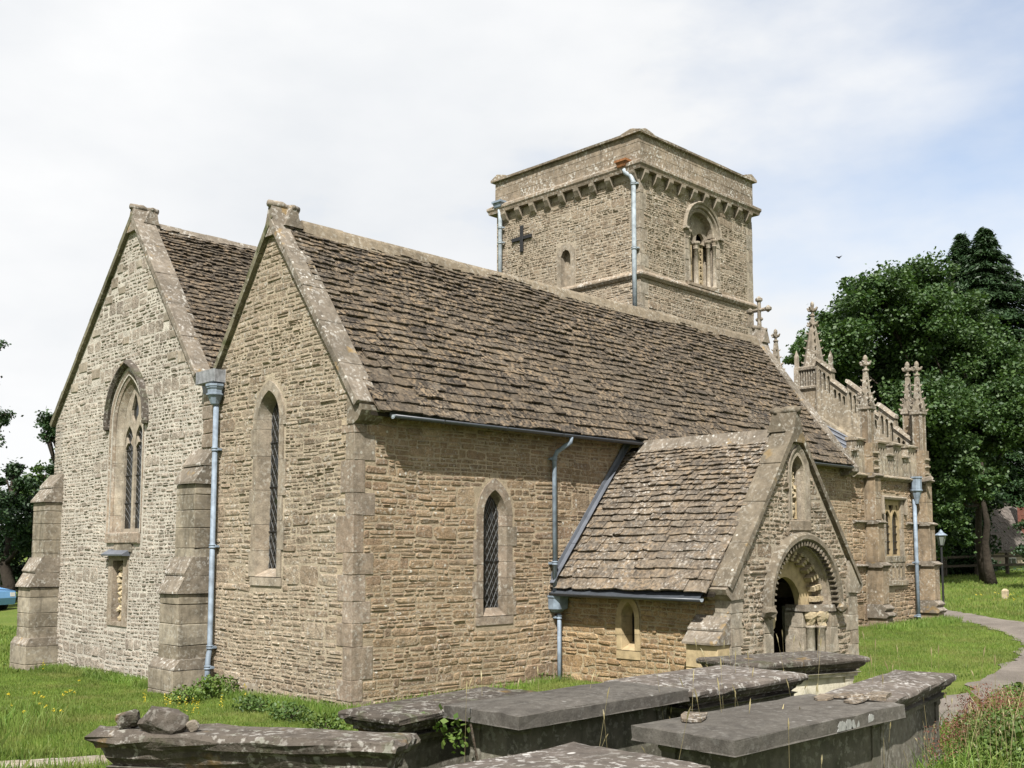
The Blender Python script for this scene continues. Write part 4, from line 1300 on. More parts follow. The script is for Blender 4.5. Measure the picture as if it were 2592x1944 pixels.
# tower pipes
tp = downpipe(CH, [(12.03, 4.62, 12.30), (12.06, 4.60, 12.20), (12.06, 4.42, 12.06), (12.09, 4.36, 11.9), (12.09, 4.36, 10.1), (12.09, 4.36, 8.2)], 0.062, M['pipe_pale'], [(12.09, 4.36, 11.85), (12.09, 4.36, 10.12)], wallN=(-1, 0, 0))
def tower_hopper(y, mat):
    fr = Frame((TX0, y, 0), FY, FZ, -FX)
    V = []
    for (hw2, z, d) in ((0.07, 12.26, 0.16), (0.14, 12.36, 0.24), (0.16, 12.46, 0.27), (0.19, 12.48, 0.30), (0.19, 12.54, 0.30)):
        V += [fr(-hw2, z, 0.04), fr(hw2, z, 0.04), fr(hw2, z, d), fr(-hw2, z, d)]
    F = [[3, 2, 1, 0], [16, 17, 18, 19]] + [[q * 4 + i, q * 4 + (i + 1) % 4, q * 4 + 4 + (i + 1) % 4, q * 4 + 4 + i] for q in range(4) for i in range(4)]
    return np.array(V), F
one('rain_hopper', tower_hopper(4.66, None), M['rust'], tp)
tp2 = downpipe(CH, [(12.06, 9.36, 12.3), (12.08, 9.36, 12.0), (12.08, 9.36, 8.6)], 0.062, M['pipe_pale'], [(12.08, 9.36, 11.75), (12.08, 9.36, 11.3)], wallN=(-1, 0, 0))
one('rain_hopper', tower_hopper(9.36, None), M['pipe'], tp2)

# ---- porch
PX0, PX1, PY = 4.45, 8.38, -3.45
Fpw = Frame((PX0, 0, 0), -FY, FZ, -FX)        # west wall, u from nave wall to the front
Fps = Frame((PX0, PY, 0), FX, FZ, -FY)        # gable front
PL = -PY; PWD = PX1 - PX0; pc = PWD / 2
pl = part_empty('porch_lancet', (4.45, -1.5, 0.6), CH)
ex_pl, hole_pl = dressing(pl, Fpw, 1.49, 0.075, 0.66, 1.20, 0.14, 0.10, M['ash_yel'], splay=0.06, depth=0.2, blk=0.3, seed=14, long=1.2)
one('pane', plate(Fpw, arch(1.49, 0.078, 0.66, 1.2, 0.142, 7), [], -0.2, -0.19), M['glass'], pl)
pw = one('porch_side_wall', plate(Fpw, [(0, -0.4), (PL - 0.35, -0.4), (PL - 0.35, 1.66), (0, 1.66)], [hole_pl], -0.35, 0), M['mor_pw'], CH)
rubble(pw, Fpw, lambda p, q: (0.0, PL), -0.3, 1.66, M['rub_pw'], [ex_pl, ex_rect(2.80, 3.6, -0.5, 1.18)], 0.06, 0.11, gap=0.008, proud=0.011, seed=71)
# gable front with doorway and niche
du, da, dv0, dvs = 2.06, 1.00, -0.3, 1.36          # outer order
front_poly = [(0, -0.3), (PWD, -0.3), (PWD, 1.75), (pc, 4.28), (0, 1.75)]
door_hole = arch(du, 0.97, -0.2, dvs, 1.0, 11)
nhu = 2.06
niche_hole = arch(nhu, 0.20, 2.78, 3.55, 0.30, 9)
pf = one('porch_gable_wall', plate(Fps, front_poly, [door_hole, niche_hole], -0.35, 0), M['mor_t'], CH)
pq_s, pq_w = quoins(pf, (Fps, Frame((PX0, PY, 0), FY, FZ, -FX)), -0.25, 1.72, (0.34, 0.24), M['ash'], seed=41, hr=(0.22, 0.3))
pq_e, _ = quoins(pf, (Frame((PX1, PY, 0), -FX, FZ, -FY), Frame((PX1, PY, 0), FY, FZ, FX)), -0.25, 1.80, (0.38, 0.26), M['ash'], seed=42, hr=(0.24, 0.34))
def flip(ex, W):
    return lambda p, q: [(W - b, W - a) for (a, b) in ex(p, q)]
pb = gb(lambda v: max(0.0, pc - (4.28 - v) / 1.29 + 0.03), lambda v: min(PWD, pc + (4.28 - v) / 1.29 - 0.03))
ex_door = ex_arch(du, 1.16, -0.5, dvs, 1.20)
ex_nic = ex_arch(nhu, 0.33, 2.60, 3.55, 0.44)
rubble(pf, Fps, pb, -0.25, 4.15, M['rub_p'], [ex_door, ex_nic, pq_s, flip(pq_e, PWD)], 0.065, 0.12, wmul=(1.2, 3.0), gap=0.009, proud=0.014, seed=81)
one('porch_side_wall', plate(Frame((PX1, 0, 0), -FY, FZ, FX), [(0, -0.4), (PL - 0.35, -0.4), (PL - 0.35, 1.66), (0, 1.66)], [], -0.35, 0), M['mor_t'], CH)
# porch interior: floor, plastered walls, inner door
one('porch_floor', prism([(4.6, -3.4, 0.12), (8.2, -3.4, 0.12), (8.2, -0.05, 0.12), (4.6, -0.05, 0.12)], FZ * -0.3, FZ * 0), M['ash'], CH)
one('porch_plaster', plate(Frame((4.82, 0, 0), -FY, FZ, FX), [(0.1, 0.1), (3.08, 0.1), (3.08, 1.7), (0.1, 1.7)], [], -0.02, 0.0), M['plaster'], CH)
one('porch_plaster', plate(Frame((8.0, 0, 0), -FY, FZ, -FX), [(0.1, 0.1), (3.08, 0.1), (3.08, 1.7), (0.1, 1.7)], [], -0.02, 0.0), M['plaster'], CH)
idr = part_empty('inner_door', (6.5, -0.06, 0.1), CH)
for k in range(6):
    one('door_board', block(Frame((5.85, -0.06, 0), FX, FZ, -FY), k * 0.21 + .003, k * 0.21 + .207, 0.12, 2.15, 0, 0.05, 0.006, 0), M['wood_d'], idr)
# notice board on the east inside wall of the porch
dl = part_empty('notice_board', (7.95, -2.5, 0.3), CH)
Fd = Frame((7.975, -2.85, 0), FY, FZ, -FX)
for k in range(5):
    one('board', block(Fd, k * 0.16 + .003, k * 0.16 + .157, 0.35, 1.42, 0, 0.03, 0.005, 0), M['wood_d'], dl)
one('notice', block(Fd, 0.14, 0.62, 0.62, 1.28, 0.032, 0.036, 0.001, 0), M['paper'], dl)
nl = MB()
for k in range(10): nl.add(*block(Fd, 0.19, 0.57 - 0.05 * (k % 3), 0.68 + k * 0.045, 0.693 + k * 0.045, 0.0362, 0.0372, 0.0003, 0))
nl.build('notice_print', M['ink'], dl)
# Norman doorway
dw = part_empty('porch_doorway', (6.5, -3.45, 0.1), CH)
hoodp = arch(du, 1.04, dvs, dvs, 1.07, 13)[1:-1]
one('hood_mould', sweep(Fps, hoodp, [(0.0, 0.0), (0.0, 0.10), (0.04, 0.15), (0.11, 0.15), (0.15, 0.11), (0.15, 0.0)]), M['cop_d'], dw)
# billet / pellet row beneath the hood
npel = 34
pth = np.array(arch(du, 1.01, dvs, dvs, 1.04, 25)[1:-1])
cum = np.r_[0, np.cumsum(np.linalg.norm(np.diff(pth, axis=0), axis=1))]
for k in range(npel):
    s = cum[-1] * (k + 0.5) / npel
    u = np.interp(s, cum, pth[:, 0]); v = np.interp(s, cum, pth[:, 1])
    dn = A(u - du, v - dvs); dn /= np.linalg.norm(dn); tn = A(-dn[1], dn[0])
    P = [(u + tn[0] * a + dn[0] * b, v + tn[1] * a + dn[1] * b) for a, b in ((-.022, 0.03), (.022, 0.03), (0.012, -0.04), (-0.012, -0.04))]
    V, F = prism([Fps(p[0], p[1], 0.02) for p in P], A(0, 0, 0), Fps.N * 0.105)
    one('hood_pellet', (V, F), M['cop_d'], dw)
# stepped orders
one('arch_order', sweep(Fps, arch(du, 0.86, dvs, dvs, 0.88, 13)[1:-1], [(0.0, -0.30), (0.0, -0.10), (0.16, -0.02), (0.18, 0.02), (0.18, -0.2)]), M['ash'], dw)
one('arch_order', sweep(Fps, arch(du, 0.52, dvs - 0.06, dvs - 0.06, 0.54, 13)[1:-1], [(0.0, -0.42), (0.0, -0.30), (0.36, -0.28), (0.36, -0.42)]), M['ash_yel'], dw)
# undercut chevron blocks along the outer order, three teeth each
nch = 13
pth = np.array(arch(du, 0.80, dvs, dvs, 0.82, 25)[1:-1])
cum = np.r_[0, np.cumsum(np.linalg.norm(np.diff(pth, axis=0), axis=1))]
for k in range(nch):
    s = cum[-1] * (k + 0.5) / nch
    u = np.interp(s, cum, pth[:, 0]); v = np.interp(s, cum, pth[:, 1])
    dn = A(u - du, v - dvs); dn /= np.linalg.norm(dn); tn = A(-dn[1], dn[0])
    mb = MB()
    for q, off in enumerate((-0.05, 0.0, 0.05)):
        P = [(-.042, off - 0.024), (.042, off - 0.024), (.042, off + 0.02), (0.0, off + 0.032), (-.042, off + 0.02)]
        pts = [Fps(u + tn[0] * a + dn[0] * b, v + tn[1] * a + dn[1] * b, -0.27) for a, b in P]
        V, F = prism(pts, A(0, 0, 0), Fps.N * (0.13 + 0.03 * q)); mb.add(V, F)
    mb.build('chevron_block', M['carve'], dw)
# inner jambs, shafts, capitals, abacus
for s in (-1, 1):
    u_in = du + s * 0.52
    for k, (z0, z1) in enumerate(((-0.25, 0.12), (0.12, 0.55), (0.55, 0.98), (0.98, 1.24))):
        a, b = sorted((u_in, u_in + s * 0.22)); one('jamb_stone', block(Fps, a, b, z0 + .003, z1 - .003, -0.62, -0.28), M['ash'], dw)
        a, b = sorted((du + s * 0.90, du + s * 1.16)); one('jamb_stone', block(Fps, a, b, z0 + .003, z1 - .003, -0.34, 0.026), M['ash'], dw)
    for q, (u, w_, r) in enumerate(((du + s * 0.70, -0.25, 0.085), (du + s * 0.83, -0.12, 0.075))):
        one('shaft', lathe(Fps(u, 0, w_), [(r * 1.4, -0.2), (r * 1.4, 0.1), (r, 0.16), (r, 0.96), (r * 1.2, 0.975), (r * 1.2, 1.0), (r, 1.01)], 12), M['ash'], dw, True)
        cpv, cpf = lathe(Fps(u, 0, w_), [(r, 1.01), (r * 1.15, 1.06), (r * 1.55, 1.12), (r * 1.75, 1.18), (r * 1.7, 1.24), (r * 1.5, 1.25)], 10)
        cpv = np.array(cpv) + R.normal(0, 0.010, (len(cpv), 3))
        one('capital', (cpv, cpf), M['carve'], dw)
    a, b = sorted((du + s * 0.50, du + s * 1.10))
    V, F = prism([Fps(a, 1.25, -0.60), Fps(b, 1.25, -0.60), Fps(b, 1.25, 0.06), Fps((a + b) / 2 + s * 0.12, 1.25, 0.06), Fps(a if s > 0 else b, 1.25, -0.22)] if s > 0 else
                 [Fps(b, 1.25, -0.60), Fps(a, 1.25, -0.60), Fps(a, 1.25, 0.06), Fps((a + b) / 2 + s * 0.12, 1.25, 0.06), Fps(b, 1.25, -0.22)], FZ * 0, FZ * 0.11)
    one('abacus', (V, F), M['cop'], dw)
    # worn beast-head stop of the hood
    hv, hf = lathe(Fps(du + s * 1.13, 1.32, 0.10), [(0.02, -0.10), (0.09, -0.07), (0.12, 0.0), (0.09, 0.08), (0.03, 0.12)], 8)
    one('hood_stop', (np.array(hv) + R.normal(0, 0.012, (len(hv), 3)), hf), M['cop_d'], dw)
# niche of the gable
pn = part_empty('carved_niche', (6.5, -3.45, 2.7), CH)
one('niche_frame', sweep(Fps, arch(nhu, 0.17, 2.78, 3.55, 0.28, 9), [(0.0, -0.22), (0.0, -0.12), (0.07, 0.0), (0.14, 0.03), (0.17, 0.03), (0.17, -0.1)]), M['ash'], pn)
one('niche_base', block(Fps, nhu - 0.34, nhu + 0.34, 2.60, 2.78, -0.2, 0.035), M['ash'], pn)
one('niche_back', plate(Fps, arch(nhu, 0.21, 2.72, 3.55, 0.31, 9), [], -0.26, -0.22), M['ash_yel'], pn)
rk = MB()
rg = random.Random(15)
for k in range(30):
    v = 2.82 + 0.75 * (k / 30.0)
    c = Fps(nhu + rg.uniform(-0.08, 0.07), v, -0.17 + rg.uniform(-0.02, 0.06))
    V, F = lathe(c, [(0.015, -0.045), (rg.uniform(.035, .06), -0.02), (rg.uniform(.03, .055), 0.02), (0.015, 0.05)], 6, rg.random() * 3)
    rk.add(np.array(V) + R.normal(0, 0.008, (len(V), 3)), F)
rk.build('worn_carving', M['carve'], pn)
one('niche_shaft', lathe(Fps(nhu + 0.10, 2.8, -0.12), [(0.03, 0), (0.022, 0.05), (0.022, 0.52), (0.03, 0.56)], 8), M['ash_yel'], pn)
# porch buttress at the corner
pbt = part_empty('porch_buttress', (4.3, -3.1, 0.2), CH)
y0_, y1_ = -3.43, -2.86
for z0, z1, p in ((-0.3, 0.15, 0.34), (0.15, 0.52, 0.34), (0.52, 0.88, 0.34)):
    one('ashlar_block', block(Frame((PX0, 0, 0), FY, FZ, -FX), y0_, y1_, z0 + .003, z1 - .003, -0.05, p), M['ash_yel'], pbt)
for (za, zb, pa, pb_) in ((0.88, 1.08, 0.40, 0.22), (1.08, 1.30, 0.24, 0.0)):
    V, F = prism([(PX0 + .02, 0, za), (PX0 - pa, 0, za), (PX0 - pa, 0, za + 0.03), (PX0 - pb_, 0, zb), (PX0 + .02, 0, zb)], FY * (y0_ - 0.03), FY * (y1_ + 0.03))
    one('weathering_stone', (V, F), M['cop'], pbt)
# porch roof
rgp = (PX0 + pc, 4.20); egp = (4.20, 1.58)
pr_ = roof_base('porch_roof', [(egp[0] + .05, -3.3, egp[1] + .05), (egp[0] + .05, -0.01, egp[1] + .05), (rgp[0], -0.01, rgp[1]), (rgp[0], -3.3, rgp[1])], CH)
roof_base('porch_roof_back', [(PX1 + 0.22, -3.3, egp[1]), (PX1 + 0.22, -0.01, egp[1]), (rgp[0], -0.01, rgp[1]), (rgp[0], -3.3, rgp[1])], CH)
dv = A(rgp[0] - egp[0], 0, rgp[1] - egp[1]); SP = np.linalg.norm(dv); dv /= SP
nP = np.cross(dv, FY); nP = nP if nP[2] > 0 else -nP
slates(pr_, (egp[0], -3.22, egp[1] + 0.03), FY, dv, nP, 3.20, SP - 0.20, 0.235, 0.075, M['slate_p'], seed=27, wr=(0.7, 2.1), th=0.024,
       clip=None)
# ridge: big lichened stones
y = -3.2
while y < -0.32:
    L_ = min(random.uniform(0.5, 0.75), -0.30 - y)
    pr = [(-0.22, -0.235), (-0.04, 0.03), (0.04, 0.03), (0.22, -0.235), (0.17, -0.235), (0.0, -0.03), (-0.17, -0.235)]
    V, F = prism([(rgp[0] + a, y, rgp[1] + 0.085 + b) for a, b in pr], FY * 0.003, FY * (L_ - 0.003))
    one('ridge_stone', (V, F), M['cop'], pr_); y += L_
# porch gable coping
gp = part_empty('gable_coping', (6.42, -3.45, 4.3), CH)
coping(gp, (PX0 - 0.14, PY, 1.74), (PX0 + pc, PY, 4.42), FY, 0.10, 4, M['cop_d'], 9, depth=(0.08, 0.33))
coping(gp, (PX1 + 0.14, PY, 1.74), (PX0 + pc, PY, 4.42), FY, 0.10, 4, M['cop_d'], 10, depth=(0.08, 0.33))
saddle(gp, (PX0 + pc, PY + 0.02, 4.36), FY, FX, 0.36, 0.24, M['cop_d'])
V, F = prism([(PX0 + 0.3, 0, 1.55), (PX0 - 0.04, 0, 1.53), (PX0 - 0.16, 0, 1.62), (PX0 - 0.20, 0, 1.70), (PX0 - 0.1, 0, 1.74), (PX0 + 0.3, 0, 2.1)], FY * (PY - 0.05), FY * (PY + 0.36)); one('kneeler', (V, F), M['ash'], gp)
V, F = prism([(PX1 - 0.3, 0, 1.55), (PX1 + 0.04, 0, 1.53), (PX1 + 0.16, 0, 1.62), (PX1 + 0.20, 0, 1.70), (PX1 + 0.1, 0, 1.74), (PX1 - 0.3, 0, 2.1)], FY * (PY - 0.05), FY * (PY + 0.36)); one('kneeler', (V, F), M['ash'], gp)
one('lead_flap', prism([(PX0 + pc - 0.05, PY + 0.5, 4.56), (PX0 + pc + 0.05, PY + 0.5, 4.56), (PX0 + pc + 0.10, PY + 0.80, 4.66), (PX0 + pc - 0.12, PY + 0.80, 4.70)], FZ * -0.012, FZ * 0), M['iron'], CH)
# porch gutter
V, F = prism([(egp[0] - 0.07 + a, -3.15, 1.555 + b) for a, b in prof], FY * 0, FY * 3.1); pg_ = one('gutter', (V, F), M['gutter'], CH, True)
V, F = prism([(egp[0] - 0.07 + 0.05 * math.cos(t), -3.15, 1.555 + 0.05 * math.sin(t)) for t in th_], FY * -0.006, FY * 0); one('gutter_end', (V, F), M['pipe_pale'], pg_)
V, F = prism([(egp[0] + 0.03, -3.1, 1.50), (egp[0] + 0.05, -3.1, 1.50), (egp[0] + 0.05, -3.1, 1.62), (egp[0] + 0.03, -3.1, 1.62)], FY * 0, FY * 3.08); one('fascia_board', (V, F), M['gutter'], CH)
one('eave_filling', prism([(4.215, -3.1, 1.585), (4.44, -3.1, 1.585), (4.44, -3.1, 1.86)], FY * 0, FY * 3.08), M['slate_b'], CH)  # added under the eave to keep a sun leak off the wall
one('eave_sun_block', prism([(4.145, -3.1, 1.545), (4.155, -3.1, 1.54), (4.245, -3.1, 1.63), (4.235, -3.1, 1.64)], FY * 0, FY * 3.08), M['gutter'], CH)  # added plate that shuts out sun leaking between gutter and slates
# lead flashing up the nave wall
fl = part_empty('lead_flashing', (5.4, 0, 3), CH)
a_, b_ = A(egp[0] - 0.02, -0.03, egp[1] + 0.10), A(rgp[0], -0.03, rgp[1] + 0.13)
for k in range(4):
    p, q = a_ + (b_ - a_) * (k / 4.0), a_ + (b_ - a_) * ((k + 1) / 4.0 + 0.005)
    V, F = prism([p, q, q + FZ * 0.20 + A(-.02, 0, 0), p + FZ * 0.20 + A(-.02, 0, 0)], FY * -0.008 - FY * 0.003 * k, FY * 0.0); one('lead_strip', (V, F), M['lead'], fl)
    V, F = prism([p + FY * -0.10 + nP * 0.07, p + nP * 0.07, q + nP * 0.07, q + FY * -0.10 + nP * 0.07], FZ * 0, FZ * 0.008); one('lead_strip', (V, F), M['lead'], fl)

# ---- chapel at the east end
CX0, CX1 = 15.0, 18.96
cwp = part_empty('chapel_window', (17.2, 0, 2.1), CH)
cu0, cu1 = 16.76, 17.66
ch_w = one('chapel_wall', plate(Fs, [(15.0, -0.4), (CX1, -0.4), (CX1, 4.18), (15.0, 4.18)], [[(cu0, 2.12), (cu1, 2.12), (cu1, 3.56), (cu0, 3.56)]], -0.4, 0.0), M['mor_s'], CH)
one('chapel_wall', plate(Frame((CX1, 0, 0), FY, FZ, FX), [(0.4, -0.4), (7.0, -0.4), (7.0, 4.5), (3.5, 6.6), (0.4, 4.5)], [], -0.4, 0.0), M['chap'], CH)
rubble(ch_w, Fs, lambda p, q: (15.0, 18.66), -0.2, 4.1, M['rub_s'], [ex_rect(cu0 - 0.14, cu1 + 0.14, 1.30, 3.72), ex_rect(15.64, 16.02, -0.5, 4.2)], 0.08, 0.15, wmul=(1.4, 3.0), gap=0.006, proud=0.014, seed=91)
# window: square head, two cusped lights
mw = (cu0 + cu1) / 2
hl = [arch(cu0 + 0.235, 0.17, 2.16, 3.0, 0.30, 7), arch(cu1 - 0.235, 0.17, 2.16, 3.0, 0.30, 7)]
tri_h = [[(mw - 0.14, 3.44), (mw + 0.14, 3.44), (mw, 3.14)], [(cu0 + 0.06, 3.44), (cu0 + 0.2, 3.44), (cu0 + 0.07, 3.2)], [(cu1 - 0.06, 3.44), (cu1 - 0.2, 3.44), (cu1 - 0.07, 3.2)]]
one('tracery', plate(Fs, [(cu0, 2.12), (cu1, 2.12), (cu1, 3.56), (cu0, 3.56)], hl + tri_h, -0.16, -0.05), M['ash_yel'], cwp)
for P in hl: one('pane', plate(Fs, P, [], -0.12, -0.11), M['glass'], cwp)
for P in tri_h: one('pane', plate(Fs, P, [], -0.12, -0.11), M['glass'], cwp)
for v in (2.3, 2.5, 2.7, 2.9):
    one('saddle_bar', tube([Fs(cu0 + 0.06, v, -0.09), Fs(cu1 - 0.06, v, -0.09)], 0.010, 6), M['iron'], cwp)
for u in (cu0, cu1):
    s = -1 if u == cu0 else 1
    for k in range(4):
        a, b = sorted((u, u + s * 0.13)); one('jamb_stone', block(Fs, a, b, 2.12 + k * 0.36 + .003, 2.48 + k * 0.36 - .003, -0.2, 0.02), M['ash'], cwp)
one('hood_mould', sweep(Fs, [(cu0 - 0.16, 3.2), (cu0 - 0.16, 3.58), (cu1 + 0.16, 3.58), (cu1 + 0.16, 3.2)], [(0.0, 0.0), (0.0, 0.08), (0.05, 0.10), (0.09, 0.06), (0.09, 0.0)]), M['ash'], cwp)
one('sill', block(Fs, cu0 - 0.13, cu1 + 0.13, 1.96, 2.12, -0.2, 0.05), M['chap'], cwp)
ph = [[(cu0 + 0.02 + k * 0.23, 1.56), (cu0 + 0.17 + k * 0.23, 1.56), (cu0 + 0.17 + k * 0.23, 1.86), (cu0 + 0.02 + k * 0.23, 1.86)] for k in range(4)]
one('panelled_apron', plate(Fs, [(cu0 - 0.1, 1.5), (cu1 + 0.1, 1.5), (cu1 + 0.1, 1.958), (cu0 - 0.1, 1.958)], ph, -0.03, 0.028), M['chap'], cwp)
one('apron_ledge', block(Fs, cu0 - 0.15, cu1 + 0.15, 1.36, 1.50, -0.1, 0.09), M['chap'], cwp)
def string(x0, x1, z, h=0.09, p=0.10, mat='cop', name='string_course'):
    V, F = prism([(x0, 0, z), (x0, -p * 0.4, z), (x0, -p, z + h * 0.4), (x0, -p, z + h * 0.55), (x0, 0, z + h)], FX * 0, FX * (x1 - x0))
    return one(name, (V, F), M[mat], CH)
string(15.02, 15.64, 2.93); string(16.04, cu0 - 0.22, 2.93); string(cu1 + 0.22, 18.6, 2.93)
string(15.02, 15.64, 1.85); string(16.04, cu0 - 0.17, 1.85); string(cu1 + 0.17, 18.6, 1.85)
string(15.02, 18.6, 4.06, 0.16, 0.16, 'chap')
def chapel_buttress(x0, x1, mat='chap_br'):
    b = part_empty('chapel_buttress', (x0, -0.3, 0), CH)
    for (z0, z1, p) in ((-0.3, 0.62, 0.50), (0.95, 1.85, 0.42), (1.98, 2.92, 0.34), (3.02, 3.55, 0.29), (3.55, 4.08, 0.29), (4.2, 4.6, 0.25), (4.6, 4.95, 0.25)):
        one('ashlar_block', block(Frame((0, 0, 0), FX, FZ, -FY), x0, x1, z0 + .002, z1 - .002, -0.05, p, 0.012), M[mat], b)
    for (z, p, h) in ((0.62, 0.57, 0.16), (0.78, 0.52, 0.17), (1.85, 0.49, 0.13), (2.92, 0.41, 0.10), (4.08, 0.36, 0.12)):
        V, F = prism([(0, -0.0, z), (0, -p + 0.06, z), (0, -p, z + h * 0.35), (0, -p, z + h * 0.5), (0, -p + 0.12, z + h), (0, 0, z + h)], FX * (x0 - 0.05), FX * (x1 + 0.05))
        one('set_off', (V, F), M['cop'], b)
    # sunk panel strips on the front above the string
    for k in range(3):
        one('panel_rib', block(Frame((0, -0.25, 0), FX, FZ, -FY), x0 + 0.04, x1 - 0.04, 4.28 + k * 0.2, 4.33 + k * 0.2, -0.01, 0.05), M['chap'], b)
    return b
b1 = chapel_buttress(15.66, 16.0); b2 = chapel_buttress(18.62, 18.96)
def crocket(mb, c, d, s):
    c = np.array(c, float); d = np.array(d, float)
    mb.add(*tube([c, c + d * s * 0.7 + FZ * s * 0.15, c + d * s + FZ * s * 0.55], [s * 0.32, s * 0.30, s * 0.16], 5))
def pinnacle(x, y, z0, z1, z2, z3, wd, mat='pinn', name='pinnacle'):
    p = part_empty(name, (x, y, z0), CH)
    a = wd / 2
    one('shaft', ring_box(x, y, [(a, z0), (a, z1)]), M['chap_br'], p)
    for s in (-1, 1):
        one('shaft_fillet', block(Frame((x - a, y + s * a * 0.8, 0), FY, FZ, -FX), -0.02, 0.02, z0, z1, -0.01, 0.022, 0.005, 0), M['pinn'], p)
        one('shaft_fillet', block(Frame((x + s * a * 0.8, y - a, 0), FX, FZ, -FY), -0.02, 0.02, z0, z1, -0.01, 0.022, 0.005, 0), M['pinn'], p)
    one('cap_moulding', ring_box(x, y, [(a, z1), (a * 1.35, z1 + 0.03), (a * 1.35, z1 + 0.09), (a * 1.0, z1 + 0.12)]), M['pinn'], p)
    g = MB()
    # gablets round the base of the spirelet
    for (dx, dy) in ((1, 0), (-1, 0), (0, 1), (0, -1)):
        d = A(dx, dy, 0); t = A(-dy, dx, 0)
        c = A(x, y, z1 + 0.1) + d * a * 1.02
        g.add(*prism([c - t * a * 0.95, c + t * a * 0.95, c + FZ * (z2 - z1 - 0.08)], d * -0.06, d * 0.04))
        crocket(g, c + FZ * (z2 - z1 - 0.1), d, 0.10)
    for (dx, dy) in ((1, 1), (-1, 1), (1, -1), (-1, -1)):
        crocket(g, A(x, y, z1 + 0.12) + A(dx, dy, 0) * a * 0.95, A(dx, dy, 0) * 0.7, 0.11)
        crocket(g, A(x, y, (z1 + z2) / 2 + 0.05) + A(dx, dy, 0) * a * 0.8, A(dx, dy, 0) * 0.7, 0.10)
    g.build('gablet', M['pinn'], p)
    sp = MB()
    sp.add(*ring_box(x, y, [(a * 0.85, z1 + 0.1), (a * 0.72, z2 - 0.1), (0.045, z3 - 0.30)]))
    n = 3
    for k in range(n):
        t = (k + 0.6) / n
        zz = z2 - 0.1 + (z3 - 0.4 - z2) * t; rr = a * 0.72 * (1 - t) + 0.045 * t
        for (dx, dy) in ((1, 1), (-1, 1), (1, -1), (-1, -1)):
            crocket(sp, A(x, y, zz) + A(dx, dy, 0) * rr * 0.85, A(dx, dy, 0) * 0.7, 0.075)
    sp.build('spirelet', M['pinn'], p)
    fn = MB()
    fn.add(*lathe((x, y, z3), [(0.045, -0.32), (0.085, -0.30), (0.085, -0.27), (0.04, -0.25), (0.045, -0.17), (0.05, -0.1), (0.055, -0.05), (0.065, 0.0), (0.05, 0.06), (0.015, 0.10)], 8))
    for (dx, dy) in ((1, 0), (-1, 0), (0, 1), (0, -1)):
        crocket(fn, A(x, y, z3 - 0.15), A(dx, dy, 0), 0.15)
    fn.build('finial', M['pinn'], p)
    return p
def ring_box(x, y, prof_):
    V = []; F = []
    for (a, z) in prof_: V += [(x - a, y - a, z), (x + a, y - a, z), (x + a, y + a, z), (x - a, y + a, z)]
    for k in range(len(prof_) - 1):
        for i in range(4): F.append([4 * k + i, 4 * k + (i + 1) % 4, 4 * k + 4 + (i + 1) % 4, 4 * k + 4 + i])
    F.append([3, 2, 1, 0]); m = 4 * (len(prof_) - 1); F.append([m, m + 1, m + 2, m + 3])
    return np.array(V), F
pinnacle(15.83, -0.06, 4.2, 5.78, 6.20, 7.10, 0.25)
pinnacle(18.80, -0.06, 4.2, 5.92, 6.35, 7.32, 0.25)
pinnacle(19.15, 0.36, 4.5, 6.0, 6.42, 7.40, 0.25)
pinnacle(19.6, 4.75, 5.5, 7.6, 8.0, 9.05, 0.30)
# crenellated south parapet
cp = part_empty('chapel_parapet', (17, 0, 4.2), CH)
def parapet_bay(x0, x1, n):
    st = (x1 - x0) / n
    pts = [(x0, 4.2)]
    top = []
    for k in range(n):
        a = x0 + k * st
        top += [(a, 4.70), (a + st * 0.42, 4.70), (a + st * 0.42, 5.0), (a + st * 0.96, 5.0), (a + st * 0.96, 4.70)]
    poly = [(x0, 4.2)] + top + [(x1, 4.70), (x1, 4.2)]
    hs = []
    for k in range(n):
        a = x0 + k * st
        for q in range(3):
            hs.append([(a + st * (0.46 + 0.15 * q), 4.62), (a + st * (0.56 + 0.15 * q), 4.62), (a + st * (0.56 + 0.15 * q), 4.88), (a + st * (0.46 + 0.15 * q), 4.88)])
            hs.append([(a + st * (0.04 + 0.12 * q), 4.36), (a + st * (0.12 + 0.12 * q), 4.36), (a + st * (0.12 + 0.12 * q), 4.60), (a + st * (0.04 + 0.12 * q), 4.60)])
    one('parapet_panel', plate(Fs, poly, hs, -0.10, 0.05), M['chap'], cp)
    one('parapet_backing', plate(Fs, [(x0 + .01, 4.2)] + [(u, v - 0.01) for u, v in top] + [(x1 - .01, 4.69), (x1 - .01, 4.2)], [], -0.22, -0.10), M['chap'], cp)
    for k in range(n):
        a = x0 + k * st
        for (p, q, z) in ((0.38, 1.0, 5.0), (-0.04, 0.42, 4.70)):
            pa, qa = max(x0, a + st * p), min(x1, a + st * q)
            V, F = prism([(pa, 0.24, z), (pa, -0.11, z), (pa, -0.12, z + 0.04), (pa, 0.0, z + 0.09), (pa, 0.24, z + 0.09)], FX * 0, FX * (qa - pa))
            one('merlon_cap', (V, F), M['chap'], cp)
parapet_bay(14.95, 15.66, 1); parapet_bay(16.0, 18.62, 3)
# gargoyle
gv, gf = tube([(18.55, -0.02, 4.1), (18.5, -0.3, 4.13), (18.48, -0.5, 4.2)], [0.10, 0.085, 0.05], 7)
one('gargoyle', (np.array(gv) + R.normal(0, 0.012, (len(gv), 3)), gf), M['cop'], CH)
